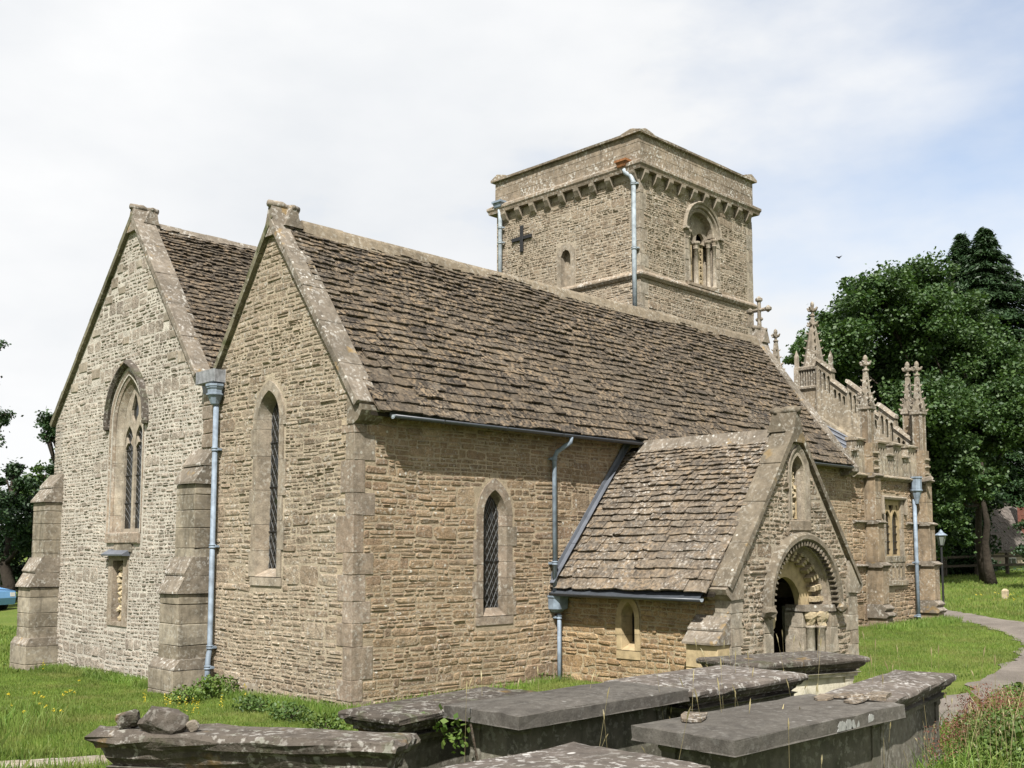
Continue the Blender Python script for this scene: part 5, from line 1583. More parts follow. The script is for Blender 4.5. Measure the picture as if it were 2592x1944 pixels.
# raking pierced parapet of the east gable
Fe = Frame((18.9, 0, 0), FY, FZ, -FX)
ap_y, ap_z = 3.0, 7.55; lo_z = 5.25; sl = (ap_z - lo_z) / (ap_y - 0.2)
def rz(y): return lo_z + sl * (y - 0.2)
top = []
ys = np.linspace(0.2, ap_y, 7)
for k in range(6):
    e = 0.30 if k % 2 else 0.0
    top += [(ys[k], rz(ys[k]) + e), (ys[k + 1] - 0.02, rz(ys[k + 1]) + e)]
poly = [(0.2, 4.3)] + top + [(ap_y, 5.9)]
hs = []
for k in range(6):
    e = 0.26 if k % 2 else 0.0
    for q in range(3):
        y = ys[k] + (ys[1] - ys[0]) * (0.2 + 0.29 * q)
        zb = rz(y) - 0.42
        hs.append([(y - 0.045, zb), (y + 0.045, zb), (y + 0.045, zb + 0.22 + e), (y, zb + 0.27 + e), (y - 0.045, zb + 0.22 + e)])
rk_ = part_empty('raking_parapet', (19, 2, 5.5), CH)
one('pierced_wall', plate(Fe, poly, hs, -0.2, 0.0), M['chap'], rk_)
for k in range(6):
    e = 0.30 if k % 2 else 0.0
    a = A(18.9, ys[k] - 0.03, rz(ys[k]) + e - 0.02); b = A(18.9, ys[k + 1] + 0.01, rz(ys[k + 1]) + e + 0.01)
    V, F = prism([a + A(-0.06, 0, 0), a + A(0.26, 0, 0), a + A(0.2, 0, 0.09), a + A(0.0, 0, 0.09)], A(0, 0, 0), b - a)
    one('coping_stone', (V, F), M['pinn'], rk_)
# turret of the apex with spire
tu = part_empty('spire_turret', (19.2, 3.75, 6), CH)
tx, ty, ta = 19.35, 3.33, 0.36
one('turret_base', ring_box(tx, ty, [(ta, 5.0), (ta, 7.02)]), M['chap'], tu)
for (s1, s2) in ((-1, -1), (-1, 1), (1, -1)):
    one('corner_buttress', ring_box(tx + s1 * ta, ty + s2 * ta, [(0.07, 5.6), (0.07, 7.65), (0.05, 7.75), (0.05, 8.05), (0.0, 8.25)]), M['pinn'], tu)
one('string_moulding', ring_box(tx, ty, [(ta, 7.02), (ta + 0.06, 7.05), (ta + 0.06, 7.10), (ta, 7.14)]), M['pinn'], tu)
one('turret_core', ring_box(tx, ty, [(ta - 0.07, 7.1), (ta - 0.07, 7.7)]), M['chap'], tu)
for fr in (Frame((tx - ta, ty - ta, 0), FY, FZ, -FX), Frame((tx - ta, ty - ta, 0), FX, FZ, -FY)):
    for k in range(8):
        one('baluster', block(fr, 0.06 + k * 0.083, 0.105 + k * 0.083, 7.14, 7.60, -0.07, -0.005, 0.006, 0), M['pinn'], tu)
one('top_moulding', ring_box(tx, ty, [(ta - 0.05, 7.60), (ta + 0.04, 7.62), (ta + 0.05, 7.70), (ta - 0.05, 7.74)]), M['pinn'], tu)
spm = MB(); spm.add(*lathe((tx, ty, 0), [(0.34, 7.72), (0.30, 7.85), (0.19, 8.45), (0.10, 8.95), (0.05, 9.30)], 8, math.pi / 8))
for k in range(6):
    for q in range(4):
        t = k / 6.0
        an = math.pi / 4 + q * math.pi / 2
        crocket(spm, A(tx, ty, 7.85 + 1.35 * t) + A(math.cos(an), math.sin(an), 0) * (0.29 * (1 - t) + 0.06 * t), A(math.cos(an), math.sin(an), 0), 0.085)
spm.build('spire', M['pinn'], tu)
fnl = MB()
fnl.add(*lathe((tx, ty, 9.62), [(0.05, -0.34), (0.09, -0.32), (0.04, -0.26), (0.04, -0.12), (0.06, 0.02), (0.05, 0.08), (0.012, 0.12)], 8))
for zz, s in ((9.02, 0.17), (9.46, 0.17)):
    for (dx, dy) in ((1, 0), (-1, 0), (0, 1), (0, -1)): crocket(fnl, A(tx, ty, zz), A(dx, dy, 0), s)
fnl.build('finial', M['pinn'], tu)
# lead roof of the chapel
cr = one('chapel_roof', prism([(14.8, 0.15, 4.45), (18.8, 0.15, 4.45), (18.8, 3.6, 6.45), (14.8, 3.6, 6.45)], FZ * -0.06, FZ * 0), M['lead'], CH)
for x in np.arange(15.2, 18.7, 0.62):
    one('lead_roll', tube([(x, 0.2, 4.52), (x, 3.6, 6.49)], 0.03, 6), M['lead'], cr)
# chapel pipe
cpp = downpipe(CH, [(18.25, -0.12, 3.62), (18.25, -0.12, 0.2)], 0.05, M['pipe'], [(18.25, -0.12, 1.95), (18.25, -0.12, 0.55)])
one('rain_hopper', lathe((18.25, -0.18, 3.5), [(0.05, 0.0), (0.07, 0.1), (0.13, 0.32), (0.16, 0.34), (0.16, 0.37), (0.14, 0.38), (0.14, 0.66), (0.16, 0.68), (0.16, 0.72), (0.13, 0.72)], 8, math.pi / 8), M['pipe'], cpp)

# ---- pieces: the largest become objects, the rest one mesh per wall or roof
items = [(stone_verts(fr, rc, gap, pr2), mat, part, -fr.N) for (fr, rc, gap, pr2, mat, part) in WALLS]
finalize(items, SF_L, SF_S, 'stone', 'wall_stones', 300, 0)
finalize(SLATES, SLF_L, SLF_S, 'slate', 'roof_slates', 300, 0)
# ================================================================== GROUND
def grid_mesh(name, xs, ys, fn, mat):
    X, Y = np.meshgrid(xs, ys)
    Z = fn(X, Y)
    V = np.stack([X, Y, Z], -1).reshape(-1, 3)
    nx, ny = len(xs), len(ys)
    i = np.arange(nx - 1)[None] + np.arange(ny - 1)[:, None] * nx
    Q = np.stack([i, i + 1, i + nx + 1, i + nx], -1).reshape(-1)
    return mesh_np(name, V, Q, np.arange(0, len(Q), 4), mat, None, None, True)
gm = NT('grass ground', 0.95, 0.1)
n1 = gm.noise(0.35, 5.0, 0.6); n2 = gm.noise(6.0, 4.0, 0.65); n3 = gm.noise(40.0, 3.0, 0.7)
c = gm.mix(gm.ramp(n1, [(0.35, 0.0), (0.65, 1.0)]), (0.10, 0.155, 0.026), (0.16, 0.20, 0.042))
c = gm.mix(gm.ramp(n2, [(0.5, 0.0), (0.72, 0.6)]), c, (0.17, 0.165, 0.06))
c = gm.mix(1.0, c, gm.ramp(n3, [(0.3, 0.55), (0.7, 1.3)]), 'MULTIPLY')
M['ground'] = gm.done(c, gm.bump(n3, 0.04, 0.9, gm.bump(n2, 0.05, 0.6)))
xs = np.concatenate([np.linspace(-700, -40, 12)[:-1], np.linspace(-40, 80, 140)[:-1], np.linspace(80, 900, 14)])
ys = np.concatenate([np.linspace(-700, -40, 12)[:-1], np.linspace(-40, 80, 140)[:-1], np.linspace(80, 900, 14)])
go = grid_mesh('ground', xs, ys, lambda x, y: ground_z(x, y), M['ground'])
tag(go, 'green churchyard lawn round the church', 'ground', kind='structure')

# path of fine gravel curving round to the porch
inner = [on_ground(*p) for p in ((2407, 1570), (2466, 1579), (2543, 1603), (2582, 1622), (2590, 1638), (2574, 1665), (2524, 1700), (2466, 1727), (2438, 1758))]
pm = NT('gravel path', 0.95, 0.15)
a1 = pm.noise(60.0, 3.0, 0.7); a2 = pm.noise(1.6, 4.0, 0.6)
c = pm.mix(pm.ramp(a2, [(0.3, 0.0), (0.7, 1.0)]), (0.15, 0.13, 0.11), (0.235, 0.205, 0.175))
c = pm.mix(1.0, c, pm.ramp(a1, [(0.3, 0.7), (0.7, 1.25)]), 'MULTIPLY')
M['path'] = pm.done(c, pm.bump(a1, 0.02, 0.8))
ci = np.array(inner)[:, :2]
ci = np.vstack([ci[0] + (ci[0] - ci[1]) * 3, ci, ci[-1] + A(-3.0, 0.4)])
t_ = np.r_[0, np.cumsum(np.linalg.norm(np.diff(ci, axis=0), axis=1))]
tt = np.linspace(0, t_[-1], 90)
cx_ = np.interp(tt, t_, ci[:, 0]); cy_ = np.interp(tt, t_, ci[:, 1])
for _ in range(6):
    cx_[1:-1] = (cx_[:-2] + 2 * cx_[1:-1] + cx_[2:]) / 4; cy_[1:-1] = (cy_[:-2] + 2 * cy_[1:-1] + cy_[2:]) / 4
tx_ = np.gradient(cx_); ty_ = np.gradient(cy_); ll = np.hypot(tx_, ty_)
nx_, ny_ = ty_ / ll, -tx_ / ll
sgn = 1.0 if (nx_[40] * (20 - 0) + ny_[40] * (-10)) > 0 else -1.0
nx_, ny_ = nx_ * sgn, ny_ * sgn
PATH_C = np.stack([cx_, cy_], 1); PATH_N = np.stack([nx_, ny_], 1)
V = []; Fq = []
K = 6
for k in range(K + 1):
    o = 1.2 * k / K
    jit = R.normal(0, 0.07, len(cx_)) if k in (0, K) else 0
    px = cx_ + nx_ * (o + jit); py = cy_ + ny_ * (o + jit)
    V.append(np.stack([px, py, ground_z(px, py) + 0.018], 1))
V = np.vstack(V); m_ = len(cx_)
i = np.arange(m_ - 1)[None] + np.arange(K)[:, None] * m_
Q = np.stack([i, i + 1, i + m_ + 1, i + m_], -1).reshape(-1)
po = mesh_np('path', V, Q, np.arange(0, len(Q), 4), M['path'], None, None, True)
tag(po, 'grey gravel path curving round the lawn to the porch', 'path', kind='structure')
def on_path(x, y):
    d = np.stack([np.asarray(x), np.asarray(y)], -1)[:, None, :] - PATH_C[None]
    k = np.argmin((d ** 2).sum(-1), 1)
    s = (d[np.arange(len(k)), k] * PATH_N[k]).sum(-1)
    dd = np.sqrt((d[np.arange(len(k)), k] ** 2).sum(-1))
    return (s > 0.04) & (s < 1.18) & (dd < 1.4)
# stone kerb path at the lower left corner
kb = part_empty('kerb_path', (-5.0, -1.0, 0), None)
tag(kb, 'pale strip of stone edging at the lower left corner of the lawn', 'kerb', kind='structure')
ka = on_ground(-150, 1942); kc = on_ground(430, 1905)
kd = (kc - ka); kl = np.linalg.norm(kd[:2]); kd = kd / kl
kn = A(kd[1], -kd[0], 0)
if np.dot(kn, CAM_P - ka) < 0: kn = -kn
u = 0.0
while u < kl:
    wd = random.uniform(0.3, 0.5)
    p = ka + kd * u; zz = float(ground_z(p[0], p[1]))
    V, F = prism([A(p[0], p[1], zz + 0.02), A(*(p + kd * (wd - 0.01))[:2], zz + 0.02), A(*(p + kd * (wd - 0.01) + kn * 0.45)[:2], zz + 0.02), A(*(p + kn * 0.45)[:2], zz + 0.02)], FZ * -0.08, FZ * random.uniform(0.0, 0.012))
    one('paving_stone', (V, F), M['ash'], kb); u += wd

# ================================================================== TOMBS
def loft(cx, cy, rot, rings, seg=7, jit=0.004, tilt=(0, 0), z0=0.0, hip=0.0):
    """rings [(hx, hy, z)] rectangles, with subdivided sides; last ring capped, optional hipped ridge"""
    V = []; F = []
    co, si = math.cos(rot), math.sin(rot)
    base = []
    for (hx, hy, z) in rings:
        r = []
        for s in range(4):
            c0 = [(-1, -1), (1, -1), (1, 1), (-1, 1)][s]; c1 = [(1, -1), (1, 1), (-1, 1), (-1, -1)][s]
            for k in range(seg):
                t = k / seg
                r.append(((c0[0] + (c1[0] - c0[0]) * t) * hx, (c0[1] + (c1[1] - c0[1]) * t) * hy, z))
        base.append(r)
    n = 4 * seg
    P = np.array(base).reshape(-1, 3)
    P[n:] += R.normal(0, jit, (len(P) - n, 3))
    hx, hy, z = rings[-1]
    rl = max(0.0, hx - hy)
    P = np.vstack([P, [(-rl, 0, z + hip), (rl, 0, z + hip)]])
    P[:, 2] += P[:, 0] * tilt[0] + P[:, 1] * tilt[1]
    W = np.stack([cx + P[:, 0] * co - P[:, 1] * si, cy + P[:, 0] * si + P[:, 1] * co, P[:, 2] + z0], 1)
    m = len(rings)
    for q in range(m - 1):
        for i in range(n):
            j = (i + 1) % n
            F.append([q * n + i, q * n + j, q * n + n + j, q * n + n + i])
    F.append(list(range(n))[::-1])
    tl, tr = m * n, m * n + 1
    b = (m - 1) * n
    ids = [b + i for i in range(n)]
    F.append(ids[0:seg + 1] + [tr, tl]); F.append(ids[seg:2 * seg + 1] + [tr])
    F.append(ids[2 * seg:3 * seg + 1] + [tl, tr]); F.append(ids[3 * seg:] + [ids[0], tl])
    return W, F
PLAIN = [(-0.005, 0.0), (0.0, 0.008), (0.0, 0.104), (0.006, 0.11)]
OGEE = [(0.13, 0.0), (0.12, 0.02), (0.09, 0.035), (0.085, 0.055), (0.05, 0.075), (0.035, 0.10), (0.035, 0.11), (0.0, 0.125), (-0.008, 0.15), (-0.004, 0.175), (0.02, 0.192)]
def chest_tomb(cx, cy, L_, W_, zt, rot, prof_, slabmat, chestmat, label, hip=0.02, over=0.14, tilt=(0, 0), plaster=None, jit=0.004, name='chest_tomb'):
    zg = float(ground_z(cx, cy))
    t = empty(name, (cx, cy, zg), label, 'tomb', 'chest tombs in front of the church')
    th = prof_[-1][1]
    rings = [(L_ / 2 - o, W_ / 2 - o, z) for (o, z) in prof_]
    sl_ = one('top_slab', loft(cx, cy, rot, rings, 9, jit, tilt, zt - th - hip, hip), M[slabmat], t)
    hb = zt - th - hip
    hx, hy = L_ / 2 - over - 0.02, W_ / 2 - over - 0.02
    if prof_ is not PLAIN:
        one('frieze', loft(cx, cy, rot, [(hx + 0.05, hy + 0.05, hb - 0.06), (hx + 0.055, hy + 0.055, hb - 0.03), (hx + 0.085, hy + 0.085, hb - 0.003)], 5, 0.003, tilt), M[chestmat], t)
        hb2 = hb - 0.06
    else:
        hb2 = hb
    # side panels and corner pilasters
    co, si = math.cos(rot), math.sin(rot)
    def wp(a, b, z): return A(cx + a * co - b * si, cy + a * si + b * co, z)
    for (a0, a1, b) in ((-hx, hx, -hy), (-hx, hx, hy)):
        V, F = prism([wp(a0 + 0.1, b * 0.97, zg - 0.2), wp(a1 - 0.1, b * 0.97, zg - 0.2), wp(a1 - 0.1, b * 0.97, hb2), wp(a0 + 0.1, b * 0.97, hb2)], (wp(0, 0, 0) - wp(0, b, 0)) * 0.12, (wp(0, 0, 0) - wp(0, b, 0)) * 0.0)
        one('side_panel', (V, F), M[chestmat], t)
    for a in (-hx, hx):
        V, F = prism([wp(a * 0.985, -hy + 0.1, zg - 0.2), wp(a * 0.985, hy - 0.1, zg - 0.2), wp(a * 0.985, hy - 0.1, hb2), wp(a * 0.985, -hy + 0.1, hb2)], (wp(0, 0, 0) - wp(a, 0, 0)) * 0.07, A(0, 0, 0))
        one('end_panel', (V, F), M[chestmat], t)
    for a in (-hx, hx):
        for b in (-hy, hy):
            sa, sb = np.sign(a), np.sign(b)
            pc_ = wp(a - sa * 0.06, b - sb * 0.06, 0)
            one('corner_pilaster', loft(pc_[0], pc_[1], rot, [(0.08, 0.08, zg - 0.2), (0.08, 0.08, zg + 0.12), (0.066, 0.066, zg + 0.14), (0.066, 0.066, hb2 - 0.08), (0.08, 0.08, hb2 - 0.05), (0.08, 0.08, hb2 - .002)], 1, 0.002), M[chestmat], t)
    one('plinth', loft(cx, cy, rot, [(hx + 0.07, hy + 0.07, zg - 0.25), (hx + 0.07, hy + 0.07, zg + 0.06), (hx + 0.03, hy + 0.03, zg + 0.09)], 4, 0.004), M[chestmat], t)
    return t
T2 = chest_tomb(-1.95, -5.99, 2.30, 0.91, 1.0, 0.0, PLAIN, 'tomb', 'tomb_s', 'large grey slab tomb in the middle, ivy hanging from its left end', hip=0.03)
T3 = chest_tomb(0.22, -5.97, 2.05, 1.14, 0.985, 0.0, OGEE, 'tomb_l', 'tomb_s', 'white-speckled moulded tomb just beyond the middle grey slab tomb', hip=0.02)
T4 = chest_tomb(-1.60, -7.88, 2.52, 0.92, 1.0, -0.02, PLAIN, 'tomb', 'tomb_s', 'plain grey slab tomb with broken slates on top and white patches on its edge', hip=0.02)
T5 = chest_tomb(1.12, -7.56, 2.40, 0.66, 0.99, 0.17, OGEE, 'tomb_l', 'tomb_s', 'speckled moulded tomb pointing right beside the red weeds', hip=0.03)
T6 = chest_tomb(3.25, -5.05, 2.10, 0.95, 0.90, -0.30, OGEE, 'tomb_d', 'tomb_c', 'mossy tomb with cream side standing before the porch door', hip=0.01)
T7 = chest_tomb(-2.58, -4.98, 2.05, 0.72, 0.92, 0.14, OGEE, 'tomb_d', 'tomb_s', 'low dark tomb half hidden behind the middle slab, nearest the church corner', hip=0.02)
TFr = chest_tomb(-5.62, -8.80, 2.16, 0.95, 1.2, 0.0, PLAIN, 'tomb_l', 'tomb_s', 'nearest tomb cut by the bottom edge, white lichen along its rim', hip=0.015, jit=0.007)
d1 = A(-4.53 + 5.88, -6.90 + 4.75); r1 = math.atan2(d1[1], d1[0])
nrm1 = A(-math.sin(r1), math.cos(r1))
back = 1 if np.dot(nrm1, A(FW[0], FW[1])) > 0 else -1
c1 = A(-5.205, -5.825) + nrm1 * back * 0.25 - d1 / np.linalg.norm(d1) * 0.07
T1 = chest_tomb(c1[0], c1[1], 2.38, 0.52, 0.99, r1, [(0.15, 0.0), (0.13, 0.03), (0.10, 0.06), (0.085, 0.10), (0.075, 0.14), (0.06, 0.15), (0.03, 0.165), (0.0, 0.20), (0.0, 0.225), (0.02, 0.25), (0.05, 0.26)], 'tomb_d', 'tomb_s', 'mossy moulded tomb at lower left carrying two rough stones', hip=0.012, over=0.17, tilt=(0.0, -0.02 * back), jit=0.008)

def patch_on_edge(t, pts):
    for (x, r, sd2) in pts:
        rg2 = random.Random(sd2)
        fr = Frame((x, -8.345, 0.925), FX, FZ, -FY)
        P = [(r * rg2.uniform(0.85, 1.1) * math.cos(a), -0.045 + 0.085 * rg2.uniform(0.85, 1.08) * math.sin(a)) for a in np.linspace(0, math.pi, 12)]
        V, F = prism([fr(u, v, 0.0) for u, v in P], -FY * 0.0, -FY * 0.006)
        one('lichen_patch', (V, F), M['lichen'], t)
M['lichen'] = plain('grey white lichen crust', (0.27, 0.27, 0.255), 0.95, 0.1, 0.25, scale=30)
patch_on_edge(T4, [(-1.42, 0.07, 1), (-1.31, 0.06, 2), (-1.20, 0.07, 3), (-0.93, 0.06, 4)])

def boulder(name, c, r3, seed, mat, label, cat, group=None, rot=0.0):
    bm = bmesh.new(); bmesh.ops.create_icosphere(bm, subdivisions=3, radius=1.0)
    rg2 = np.random.default_rng(seed)
    k = rg2.normal(0, 1, (9, 3)); k /= np.linalg.norm(k, axis=1)[:, None]; dd = rg2.uniform(0.55, 0.85, 9)
    P = np.array([tuple(v.co) for v in bm.verts])
    for n_, d_ in zip(k, dd):                   # facet it with cutting planes
        s = P @ n_; P = P - np.clip(s - d_, 0, None)[:, None] * n_
    P = P + rg2.normal(0, 0.02, P.shape)
    P = P * np.array(r3)
    co, si = math.cos(rot), math.sin(rot)
    P = np.stack([P[:, 0] * co - P[:, 1] * si, P[:, 0] * si + P[:, 1] * co, P[:, 2]], 1) + np.array(c)
    F = [[v.index for v in f.verts] for f in bm.faces]; bm.free()
    o = one(name, (P, F), M[mat], None)
    return tag(o, label, cat, group)
def on_z(px, py, z):
    r = ray_dir(px, py); return CAM_P + r * ((z - CAM_P[2]) / r[2])
def tomb_top(px, py, zz): return on_z(px, py, zz)
s1_ = tomb_top(325, 1842, 1.0); s2_ = tomb_top(412, 1848, 1.0); s3_ = tomb_top(487, 1848, 1.0)
boulder('loose_stone', s1_ + FZ * 0.055, (0.11, 0.09, 0.085), 3, 'tomb_d', 'brown rough stone lying left on the mossy lower left tomb', 'stone', 'stones lying on the lower left tomb', 0.3)
boulder('loose_stone', s2_ + FZ * 0.07, (0.20, 0.11, 0.13), 8, 'tomb_d', 'dark wedge-shaped stone with white lichen on the lower left tomb', 'stone', 'stones lying on the lower left tomb', -0.7)
boulder('loose_stone', s3_ + FZ * 0.03, (0.055, 0.045, 0.045), 12, 'cop', 'small pale stone right of the dark wedge-shaped stone', 'stone', 'stones lying on the lower left tomb', 0.0)
def shard(px, py, z, sx, sy, rot, seed, label, th=0.016):
    rg2 = random.Random(seed)
    c = on_z(px, py, z)
    n = 8
    pts = []
    for k in range(n):
        an = 2 * math.pi * k / n
        q = rg2.uniform(0.75, 1.1)
        a, b = max(-0.85, min(0.85, math.cos(an))) * sx * q, max(-0.8, min(0.8, math.sin(an))) * sy * q
        pts.append(A(c[0] + a * math.cos(rot) - b * math.sin(rot), c[1] + a * math.sin(rot) + b * math.cos(rot), z + 0.003 + a * 0.02))
    V, F = prism(pts, FZ * 0, FZ * th)
    tag(one('slate_fragment', (V + R.normal(0, 0.002, V.shape), F), M['slate_p'], None), label, 'slate', 'broken slates on the plain grey tomb')
shard(1755, 1818, 1.0, 0.26, 0.12, 0.5, 1, 'brown broken slate lying alone at the left end of the plain grey tomb')
shard(2085, 1768, 1.0, 0.18, 0.10, 0.2, 2, 'leftmost of the broken slates at the right end of the plain grey tomb')
shard(2140, 1763, 1.002, 0.20, 0.12, -0.3, 3, 'broad broken slate second from left in the right cluster on the tomb')
shard(2165, 1775, 1.0, 0.22, 0.09, 0.1, 4, 'thin broken slate nearest the front edge of the plain grey tomb')
shard(2225, 1766, 1.002, 0.22, 0.12, 0.25, 5, 'grey rightmost broken slate at the end of the plain grey tomb', 0.03)

# ================================================================== PLANTS
def leaf_mat(name, c1, c2, trans=0.25, dry=0.0):
    n = NT(name, 0.55, 0.35)
    r = n.rnd()
    col = n.mix(r, c1, c2)
    col = n.mix(1.0, col, n.ramp(n.noise(1.1, 4.0), [(0.3, 0.65), (0.7, 1.3)]), 'MULTIPLY')
    if dry > 0: col = n.mix(n.ramp(n.noise(0.8, 5.0, 0.65), [(0.5, 0.0), (0.68, dry)]), col, (0.26, 0.23, 0.09))
    tr = n.t.nodes.new('ShaderNodeBsdfTranslucent'); n.put(tr.inputs['Color'], n.mix(1.0, col, (0.95, 1.08, 0.52), 'MULTIPLY'))
    ms = n.t.nodes.new('ShaderNodeMixShader'); ms.inputs[0].default_value = trans
    outn = n.t.nodes['Material Output']
    col = n.mix(1.0, col, ALB, 'MULTIPLY')
    n.put(n.b.inputs['Base Color'], col)
    n.t.links.new(n.b.outputs[0], ms.inputs[1]); n.t.links.new(tr.outputs[0], ms.inputs[2]); n.t.links.new(ms.outputs[0], outn.inputs['Surface'])
    return n.m
M['leaf_a'] = leaf_mat('sycamore leaf', (0.030, 0.068, 0.020), (0.085, 0.140, 0.040))
M['leaf_b'] = leaf_mat('dark conifer needles', (0.016, 0.040, 0.014), (0.036, 0.072, 0.022), 0.12)
M['leaf_c'] = leaf_mat('pine needles', (0.016, 0.040, 0.014), (0.040, 0.075, 0.026), 0.12)
M['leaf_d'] = leaf_mat('pale hedge leaf', (0.05, 0.10, 0.02), (0.10, 0.16, 0.04))
M['leaf_w'] = leaf_mat('weed leaf', (0.06, 0.115, 0.018), (0.14, 0.20, 0.04))
M['leaf_r'] = leaf_mat('reddish seed heads', (0.15, 0.05, 0.035), (0.24, 0.11, 0.07))
M['leaf_y'] = leaf_mat('yellow flowers', (0.55, 0.42, 0.02), (0.62, 0.5, 0.05))
M['blade'] = leaf_mat('grass blade', (0.10, 0.175, 0.024), (0.20, 0.255, 0.055), 0.3, 0.6)
M['blade_l'] = leaf_mat('long pale grass', (0.10, 0.20, 0.022), (0.22, 0.29, 0.07), 0.3, 0.5)
M['stalk'] = leaf_mat('dry grass stalk', (0.28, 0.23, 0.11), (0.38, 0.33, 0.18), 0.2)
M['bark'] = stone_mat('bark', [(0.055, 0.042, 0.03), (0.075, 0.058, 0.042)], 0.1, pits=0.6, stain=0.3, bump=0.03, fine=18)
M['bark_d'] = stone_mat('dark bark', [(0.03, 0.024, 0.018), (0.04, 0.032, 0.024)], 0, pits=0.6, stain=0.3, bump=0.03, fine=18)

def leaves(P, size, flat=0.35, asp=0.7, droop=0.0):
    """P (n,3) -> quads (n,4,3): folded leaf-like rhombi"""
    n = len(P)
    nrm = R.normal(0, 1, (n, 3)); nrm[:, 2] = np.abs(nrm[:, 2]) + flat
    nrm /= np.linalg.norm(nrm, axis=1)[:, None]
    t = R.normal(0, 1, (n, 3)); t[:, 2] -= droop
    t -= nrm * (t * nrm).sum(1)[:, None]; t /= np.linalg.norm(t, axis=1)[:, None]
    b = np.cross(nrm, t)
    s = (size * R.uniform(0.6, 1.3, n))[:, None] if not hasattr(size, '__len__') else (size * R.uniform(0.7, 1.25, n))[:, None]
    return np.stack([P - t * s * 0.5, P + b * s * 0.5 * asp + t * s * 0.05, P + t * s * 0.5, P - b * s * 0.5 * asp + t * s * 0.05], 1)
def leaf_obj(name, Q, mat, parent, rnd=None):
    n = len(Q)
    return mesh_np(name, Q.reshape(-1, 3), np.arange(4 * n), np.arange(0, 4 * n, 4), mat, parent, R.random(n) if rnd is None else rnd)
def clump_pts(c, r, n, shell=0.35):
    v = R.normal(0, 1, (n, 3)); v /= np.linalg.norm(v, axis=1)[:, None]
    rad = (1 - shell * R.random(n) ** 1.4)
    return np.array(c) + v * rad[:, None] * np.array(r)

def tree(name, base, clumps, mat, bark, label, n_leaf, size, trunk_r, trunk_top, group=None, sub=9, asp=0.7, flat=0.35, branch=True, droop=0.0):
    """clumps: list of (centre, radii). each is broken up into sub clumps carrying leaves"""
    base = np.array(base, float)
    t = empty(name, base, label, 'tree', group)
    P = []
    vol = np.array([c[1][0] * c[1][1] * c[1][2] for c in clumps]) ** 0.67; vol /= vol.sum()
    tb = MB()
    rg2 = np.random.default_rng(int(abs(base[0] * 13 + base[1] * 7)) + n_leaf)
    tt_ = np.array(trunk_top, float)
    pts = [base + (tt_ - base) * k / 6.0 + A(*rg2.normal(0, trunk_r * 0.35, 2), 0) * (k > 0) for k in range(7)]
    tb.add(*tube(pts, [trunk_r * (1.35 if k == 0 else 1.0 - 0.75 * k / 6.0) for k in range(7)], 9))
    for (c, r), vf in zip(clumps, vol):
        c = np.array(c, float); r = np.array(r, float)
        ns = max(5, int(sub * (r.prod() ** (1 / 3.)) ** 1.3))
        sc_ = clump_pts(c, r * 0.86, ns, 0.65)
        m = max(30, int(n_leaf * vf / ns))
        for q in sc_:
            rr = max(r.min() * rg2.uniform(0.26, 0.50), 0.22)
            P.append(clump_pts(q, A(rr * 1.25, rr * 1.25, rr * 0.75), int(m * rg2.uniform(0.6, 1.4)), 0.6))
        if branch:
            k = rg2.integers(2, 5); s = pts[k]
            mid = (s + c) / 2 + A(0, 0, -0.12 * np.linalg.norm(c - s))
            tb.add(*tube([s, mid, c], [trunk_r * 0.45, trunk_r * 0.30, trunk_r * 0.10], 6))
            for q in sc_[:4]:
                tb.add(*tube([mid * 0.4 + c * 0.6, (c + q) / 2, q], [trunk_r * 0.2, trunk_r * 0.12, trunk_r * 0.04], 5))
    tb.build('trunk', M[bark], t, True)
    P = np.vstack(P)
    fr_ = R.random(len(P)) < 0.10
    P[fr_] += R.normal(0, 0.16, (fr_.sum(), 3))
    leaf_obj('crown', leaves(P, size, flat, asp, droop), M[mat], t)
    return t
def D(px, py, d): return at_depth(px, py, d)
def Gd(px, d):
    p = at_depth(px, 1390, d); return A(p[0], p[1], float(ground_z(p[0], p[1])))
def PX(n, d): return n * d / 2680.0
# right: sycamore
d = 46.0
cl = []
for (px, py, r) in ((2120, 880, 100), (2230, 760, 115), (2340, 720, 100), (2420, 800, 90), (2180, 960, 130), (2300, 880, 150), (2420, 910, 150), (2530, 930, 110), (2240, 1060, 130), (2350, 1050, 140), (2460, 1050, 130), (2570, 1030, 110), (2050, 900, 66), (2330, 800, 100), (2620, 990, 110), (2170, 790, 75), (2110, 820, 66), (2085, 970, 80), (2160, 1060, 90), (2410, 1150, 90), (2280, 960, 120), (2380, 1180, 90), (2440, 1200, 72), (2350, 1120, 95), (2550, 1090, 70), (2600, 1090, 70), (2310, 1010, 110), (2500, 1120, 70), (2420, 1260, 60)):
    cl.append((D(px, py, d + random.uniform(-2.5, 2.5)), (PX(r, d), PX(r, d) * 0.95, PX(r, d) * 0.8)))
tree('sycamore_tree', Gd(2490, d), cl, 'leaf_a', 'bark_d', 'big broad leafy green tree rising behind the pinnacles at right', 230000, 0.17, 0.17, D(2440, 900, d), 'trees beyond the church', sub=17)
